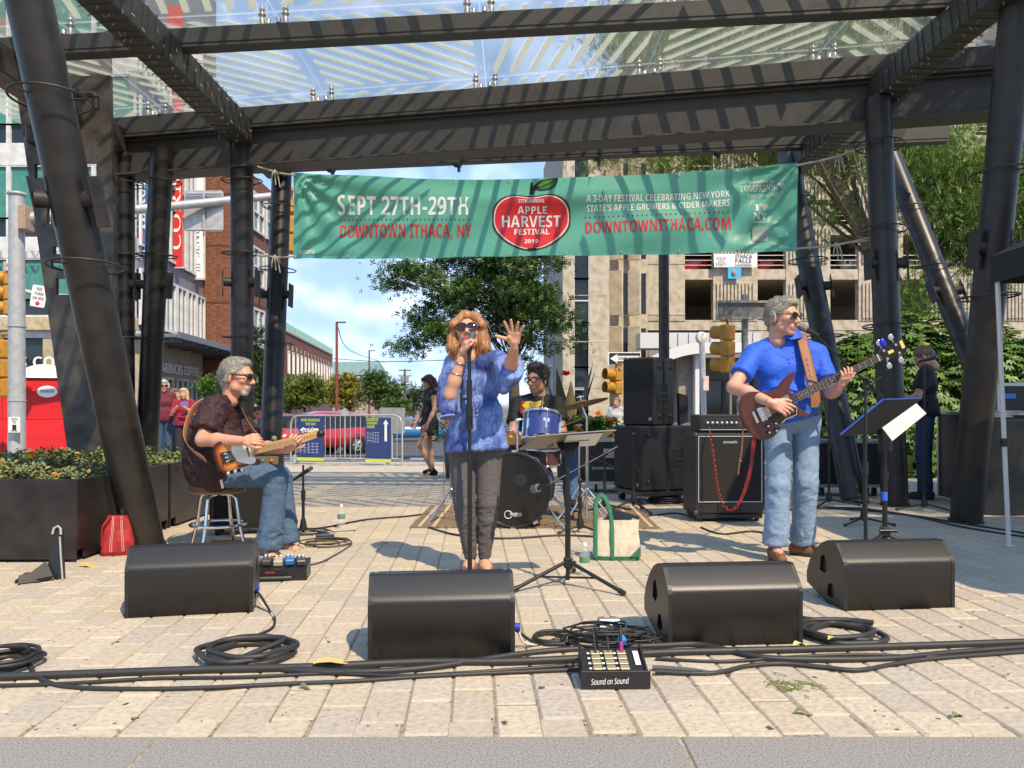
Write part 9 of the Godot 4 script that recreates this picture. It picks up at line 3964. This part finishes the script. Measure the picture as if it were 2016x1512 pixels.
# people farther away: simple clothes, given by a few joints
func extra(label: String, foot: Vector3, h: float, turn: float, top: Color, legs: Color, hc: Color, o := {}) -> MeshInstance3D:
	var s = h / 1.7
	var b = Basis(Vector3.UP, turn)
	var T = Transform3D(b * Basis.from_scale(Vector3.ONE * s), foot)
	var J = {}
	J.head = head_at(T * V(.0, 1.585, .02), b * V(o.get("lx", .0), o.get("ly", .0), 1.0))
	J.hs = s * .97
	J.hc = o.get("hc", .012)
	J.neck = T * V(0, 1.44, -.01)
	J.sl = T * V(-.16, 1.4, -.01)
	J.sr = T * V(.16, 1.4, -.01)
	J.chest = T * V(0, 1.27, 0)
	J.belly = T * V(0, 1.08, .01)
	J.hl = T * V(-.085, .92, 0)
	J.hr = T * V(.085, .92, 0)
	var arm: Array = o.get("arms", [[-.22, 1.12, .0], [-.2, .88, .1], [.22, 1.12, .0], [.2, .88, .1]])
	J.el = T * V(arm[0][0], arm[0][1], arm[0][2])
	J.wl = T * V(arm[1][0], arm[1][1], arm[1][2])
	J.er = T * V(arm[2][0], arm[2][1], arm[2][2])
	J.wr = T * V(arm[3][0], arm[3][1], arm[3][2])
	var lg: Array = o.get("legs", [[-.09, .5, .02], [-.09, .085, .0], [.09, .5, .02], [.09, .085, .0]])
	J.kl = T * V(lg[0][0], lg[0][1], lg[0][2])
	J.al = T * V(lg[1][0], lg[1][1], lg[1][2])
	J.kr = T * V(lg[2][0], lg[2][1], lg[2][2])
	J.ar = T * V(lg[3][0], lg[3][1], lg[3][2])
	J.fl = b * V(-.02, lg[1][3] if lg[1].size() > 3 else .0, .17)
	J.fr = b * V(.02, lg[3][3] if lg[3].size() > 3 else .0, .17)
	J.hands = []
	if o.get("hands", true):
		J.hands = [[J.wl, (J.wl - J.el).normalized(), b * V(1, 0, 0), [.4, .45, .5, .5, .3], .05, .5, s], [J.wr, (J.wr - J.er).normalized(), b * V(-1, 0, 0), [.4, .45, .5, .5, .3], .05, -.5, s]]
	J.group = o.get("group", "people in the background")
	J.thin = -.004 if o.has("dress") else -.024
	var p = figure(label, J, o.get("g", .95) * s, foot, o.get("cell", .022))
	var cell: float = o.get("cell", .022)
	var m: MB
	if o.has("dress"):
		var d = Sdf.new()
		bones(d, J, .93 * s, .012, ["trunk"])
		d.cap(T * V(-.06, .86, 0), T * V(.06, .86, 0), .12 * s, -1, .08, Vector3.DOWN, -(foot.y + o.dress * s))
		d.cap(T * V(-.07, .76, 0), T * V(.07, .76, 0), .125 * s, -1, .06, Vector3.DOWN, -(foot.y + o.dress * s))
		m = MB.new()
		d.mesh(cell * .7, m)
		smooth_normals(m)
		folds(m, .01, V(12, 4, 12), 3)
		wear(p, "dress", m, mat(top.r, top.g, top.b, .85))
		shoes(p, J, mat(.012, .012, .012, .5), mat(.012, .012, .012, .5), .036, .03, .17)
	else:
		var dj = J.duplicate()
		jeans(p, dj, .95 * s, legs, .068, 7, true, "trousers")
		tshirt(p, J, o.get("g", .95) * s, .016, mat(top.r, top.g, top.b, .8, .0, "fine", 4.0), "shirt", o.get("sleeve", .6), .15, 9, .01)
		shoes(p, J, mat(.03, .028, .028, .7), mat(.05, .05, .05, .8), .045 * s)
	var lum = [[V(0, .05, -.02), V(.084, .083, .1)], [V(0, .0, -.085), V(0, -.06, -.065), .045, .035]]
	if o.get("long", .0) > 0:
		var l: float = o.long
		lum.append([V(-.078, .03, .0), V(-.085, -l, -.01), .03, .034])
		lum.append([V(.078, .03, .0), V(.085, -l, -.01), .03, .034])
		lum.append([V(0, .0, -.075), V(0, -l, -.07), .06, .06])
		lum.append([V(0, .085, .06), V(.062, .04, .04)])
	if hc.a > .0:
		hair(p, J, lum, [[V(0, -.012, .118), V(.076, .095 if o.get("long", .0) == 0 else .075, .085)]], mat(hc.r, hc.g, hc.b, .5), .005, V(24, 12, 24), .011, 2, 120, .05, V(0, -1, 0), .1)
	if o.has("shades"):
		glasses(p, J, mat(.01, .01, .01, .1), mat(.01, .01, .01, .3), .03, .02, true)
	return p

func others() -> void:
	skin = Color(.56, .32, .22)
	lips = Color(.5, .2, .17)
	brows = Color(.1, .06, .04)
	# the walking woman in black
	var p = extra("woman in a short black dress walking past the barrier", V(-1.318, -.091, -13.267), 1.6, -1.15, Color(.011, .011, .012), Color(0, 0, 0), Color(.06, .018, .012), {"dress": .69, "long": .1, "cell": .018, "ly": -.55, "lx": -.1, "hc": .008,
		"arms": [[-.19, 1.12, .04], [-.15, .9, .2], [.2, 1.12, -.02], [.18, .88, .1]], "legs": [[-.08, .5, -.02], [-.07, .085, -.08], [.08, .52, .2], [.07, .13, .0, -.08]], "group": ""})
	var m = MB.new()
	for k in 5:
		var o: Vector3 = V(-1.153, 1.017, -12.62) + V(.012 * sin(k * 2.0), -.02 * k, 0)
		m.ell(o, V(.012, .008, .012), 6)
	wear(p, "tattoo", m, mat(.08, .06, .06, .6))
	# the soundman with his back turned
	extra("man in a black T-shirt and jeans turned away behind the music stand", V(4.567, 0, -9.15), 1.68, -2.1, Color(.012, .012, .0125), Color(.03, .06, .13), Color(.2, .125, .09, 1.0), {"cell": .016, "g": 1.05, "ly": -.6, "hc": .008, "arms": [[-.26, 1.14, .06], [-.16, 1.05, .3], [.27, 1.14, .06], [.2, 1.05, .32]], "group": "", "sleeve": .7})
	# passers-by beside the flowers
	extra("woman in a maroon top with dark glasses beside the left posts", V(-6.982, -.224, -16.6), 1.76, .5, Color(.12, .012, .03), Color(.03, .07, .15), Color(.42, .36, .3), {"long": .03, "shades": true, "sleeve": .9, "hands": false})
	extra("young person with long brown hair and white shirt in the passing group", V(-7.023, -.248, -17.2), 1.62, 1.2, Color(.66, .66, .66), Color(.03, .03, .03), Color(.16, .085, .05), {"long": .2, "sleeve": .9, "hands": false})
	extra("blond woman in a crimson jacket holding a phone in the passing group", V(-6.496, -.216, -16.4), 1.58, .1, Color(.26, .008, .035), Color(.02, .02, .02), Color(.5, .36, .19), {"long": .12, "sleeve": .95, "hands": false, "arms": [[-.24, 1.15, .05], [-.06, 1.32, .26], [.24, 1.15, .05], [.06, 1.32, .26]]})
	m = MB.new()
	m.box(Vector3.ZERO, V(.15, .08, .01), .004)
	one("mobile_phone", m, mat(.12, .16, .4, .4), "pale blue phone held up by the blond woman", "phone", V(-6.347, 1.06, -16.05))
	# far figures on the right
	extra("child in a white top and orange shorts far behind the loudspeaker", V(2.221, -.26, -17.5), 1.45, -.5, Color(.55, .55, .53), Color(.6, .12, .02), Color(.25, .13, .06), {"cell": .026, "hands": false})
	extra("woman in dark clothes seated in the shade of the shop entrance", V(9.16, -1, -36), 1.35, -.2, Color(.02, .02, .025), Color(.02, .02, .02), Color(.03, .02, .02), {"cell": .03, "long": .15, "hands": false})

# flower tubs behind the drums, litter on the paving, shade tree beside the stage
func details() -> void:
	var g = RandomNumberGenerator.new()
	g.seed = 31
	var lm = vmat(.55, .0, "", 1.0, {"backlight_enabled": true, "backlight": Color(.35, .4, .1)})
	for q in [[1155, 12.0, "round flower tub with orange marigolds and canna leaves behind the drummer"], [932, 12.6, "round flower tub with orange marigolds behind the singer"]]:
		var o = V((q[0] - 1008.0) / 1631 * q[1], gy(-q[1]), -q[1])
		var t = thing("flower_tub", q[2], "planter", o, .0, "flower tubs")
		var m = MB.new()
		m.lathe([U(.0, .0), U(.42, .0), U(.46, .55), U(.44, .56), U(.42, .5), U(0, .5)], 28)
		part(t, "tub", m, mat(.07, .06, .055, .6, .0, "patch", 2.0))
		var xfs = []
		var cols = []
		for k in 700:
			var p = V(g.randfn() * .2, .5 + g.randf() * .34, g.randfn() * .2)
			xfs.append(Transform3D(Basis.from_euler(V(g.randf_range(-.8, .8), g.randf() * TAU, 0)) * Basis.from_scale(Vector3.ONE * g.randf_range(.06, .13)), p))
			cols.append(Color(.04, .09, .02).lerp(Color(.16, .3, .04), g.randf()))
		tag(multi(t, "foliage", leaf_mesh("twig"), lm, xfs, cols), "", "", "", "stuff")
		for k in 18:
			var fl = part(t, "flower", flower(Color(.8, .2, .005)), vmat(.6), V(g.randf_range(-.42, .42), g.randf_range(.6, .95), g.randf_range(.1, .42)))
			fl.scale = Vector3.ONE * g.randf_range(.04, .065)
			fl.rotation.x = .9
		for k in (9 if q[0] > 1000 else 0):
			m = MB.new()
			var a = g.randf() * TAU
			var h = g.randf_range(.9, 1.55)
			var c = V(cos(a) * .1 - .25, .5, sin(a) * .1 - .1)
			var tip = c + V(cos(a) * .3, h - .3, sin(a) * .3)
			var mid = c.lerp(tip, .5) + V(0, .1, 0)
			var w = V(-sin(a), 0, cos(a)) * .09
			m.quad(c, mid + w, tip, mid - w)
			m.bar(c, mid, .008, 5)
			part(t, "canna_leaf", m, mat(.05, .06, .025, .5) if k % 3 else mat(.3, .26, .1, .6))
		if q[0] < 1000:
			continue
		var rf = part(t, "red_flower", flower(Color(.6, .01, .02)), vmat(.6), V(-.3, 1.5, 0))
		rf.scale = Vector3.ONE * .12
	# scraps on the ground
	for q in [[V(-.702, 0, -3.243), Color(.72, .42, .12), .075, "orange scrap of paper caught under the cables"], [V(1.211, 0, -3.483), Color(.6, .5, .15), .045, "yellow leaf lying on the cables at right"], [V(-2.726, 0, -5.317), Color(.65, .42, .05), .06, "yellow leaf on the paving below the planter"], [V(1.384, 0, -3.571), Color(.5, .38, .1), .04, "yellow leaf beside the right cable coil"], [V(-.76, 0, -3.04), Color(.16, .17, .04), .02, "small green leaf on the near paving"], [V(.98, 0, -2.785), Color(.17, .18, .05), .032, "green seed pod on the paving at right"], [V(1.483, 0, -2.758), Color(.17, .18, .05), .032, "green seed pod near the right edge of the paving"]]:
		var m = MB.new()
		var s: float = q[2]
		for k in 5:
			var x0 = -s + k * s * .4
			var w0 = s * .35 * sin(PI * k / 5.0) + .001
			var w1 = s * .35 * sin(PI * (k + 1) / 5.0) + .001
			m.quad(V(x0, .004 + .01 * sin(k), w0), V(x0 + s * .4, .004 + .01 * sin(k + 1), w1), V(x0 + s * .4, .008 + .01 * sin(k + 1), -w1), V(x0, .008 + .01 * sin(k), -w0))
		var o = one("fallen_leaf", m, mat(q[1].r, q[1].g, q[1].b, .7), q[3], "leaf", q[0] + V(0, .03 if "cable" in q[3] else .002, 0), "leaves and scraps on the paving")
		o.rotation.y = g.randf() * .8
	var m = MB.new()
	for k in 40:
		var o: Vector3 = V(1.033, 0, -3.051) + V(g.randfn() * .05, .003, g.randfn() * .045)
		m.tube([o, o + V(g.randf_range(-.03, .03), .006, g.randf_range(-.02, .02)), o + V(g.randf_range(-.05, .05), .001, g.randf_range(-.03, .03))], .0018, 3)
	tag(one("leaf_litter", m, mat(.16, .19, .05, .8), "small heap of green leaf litter on the right paving", "litter"), "", "", "", "stuff")
	# scattered specks
	var xs = []
	var cs = []
	var sp = MB.new()
	sp.quad(V(-1, 0, .5), V(1, 0, .6), V(.7, .2, -.5), V(-.8, .1, -.6))
	for k in 420:
		var z = -2.65 - pow(g.randf(), 1.6) * 6.0
		xs.append(Transform3D(Basis(Vector3.UP, g.randf() * TAU) * Basis.from_scale(Vector3.ONE * (g.randf_range(.002, .007) if k % 12 else g.randf_range(.008, .016))), V(g.randf_range(-.62, .62) * -z, .002, z)))
		cs.append([Color(.1, .07, .04), Color(.3, .22, .1), Color(.07, .06, .05), Color(.5, .46, .4)][k % 4])
	var grit = Node3D.new()
	grit.name = "paving_debris"
	add_child(grit)
	tag(grit, "scattered brown specks of dry leaf over the paving", "debris", "", "stuff")
	multi(grit, "specks", sp.mesh(), vmat(.9), xs, cs)
	# the tree that shades the right of the stage stands beside the tent, out of the picture
	tree("honey_locust", "honey locust beside the tent that shades the right of the stage", V(8.6, 0, -4.2), [V(8.4, 2.0, -4.3), V(7.8, 4.6, -4.5), V(7.0, 6.4, -4.8)], .17, [[V(6.7, 7.4, -4.9), V(2.1, 1.3, 2.2)], [V(8.4, 6.6, -5.2), V(1.8, 1.2, 1.8)]], 190, 50, .2, "sprig", Color(.07, .13, .012), Color(.2, .26, .03), "honey locust trees", Color(.17, .13, .085))
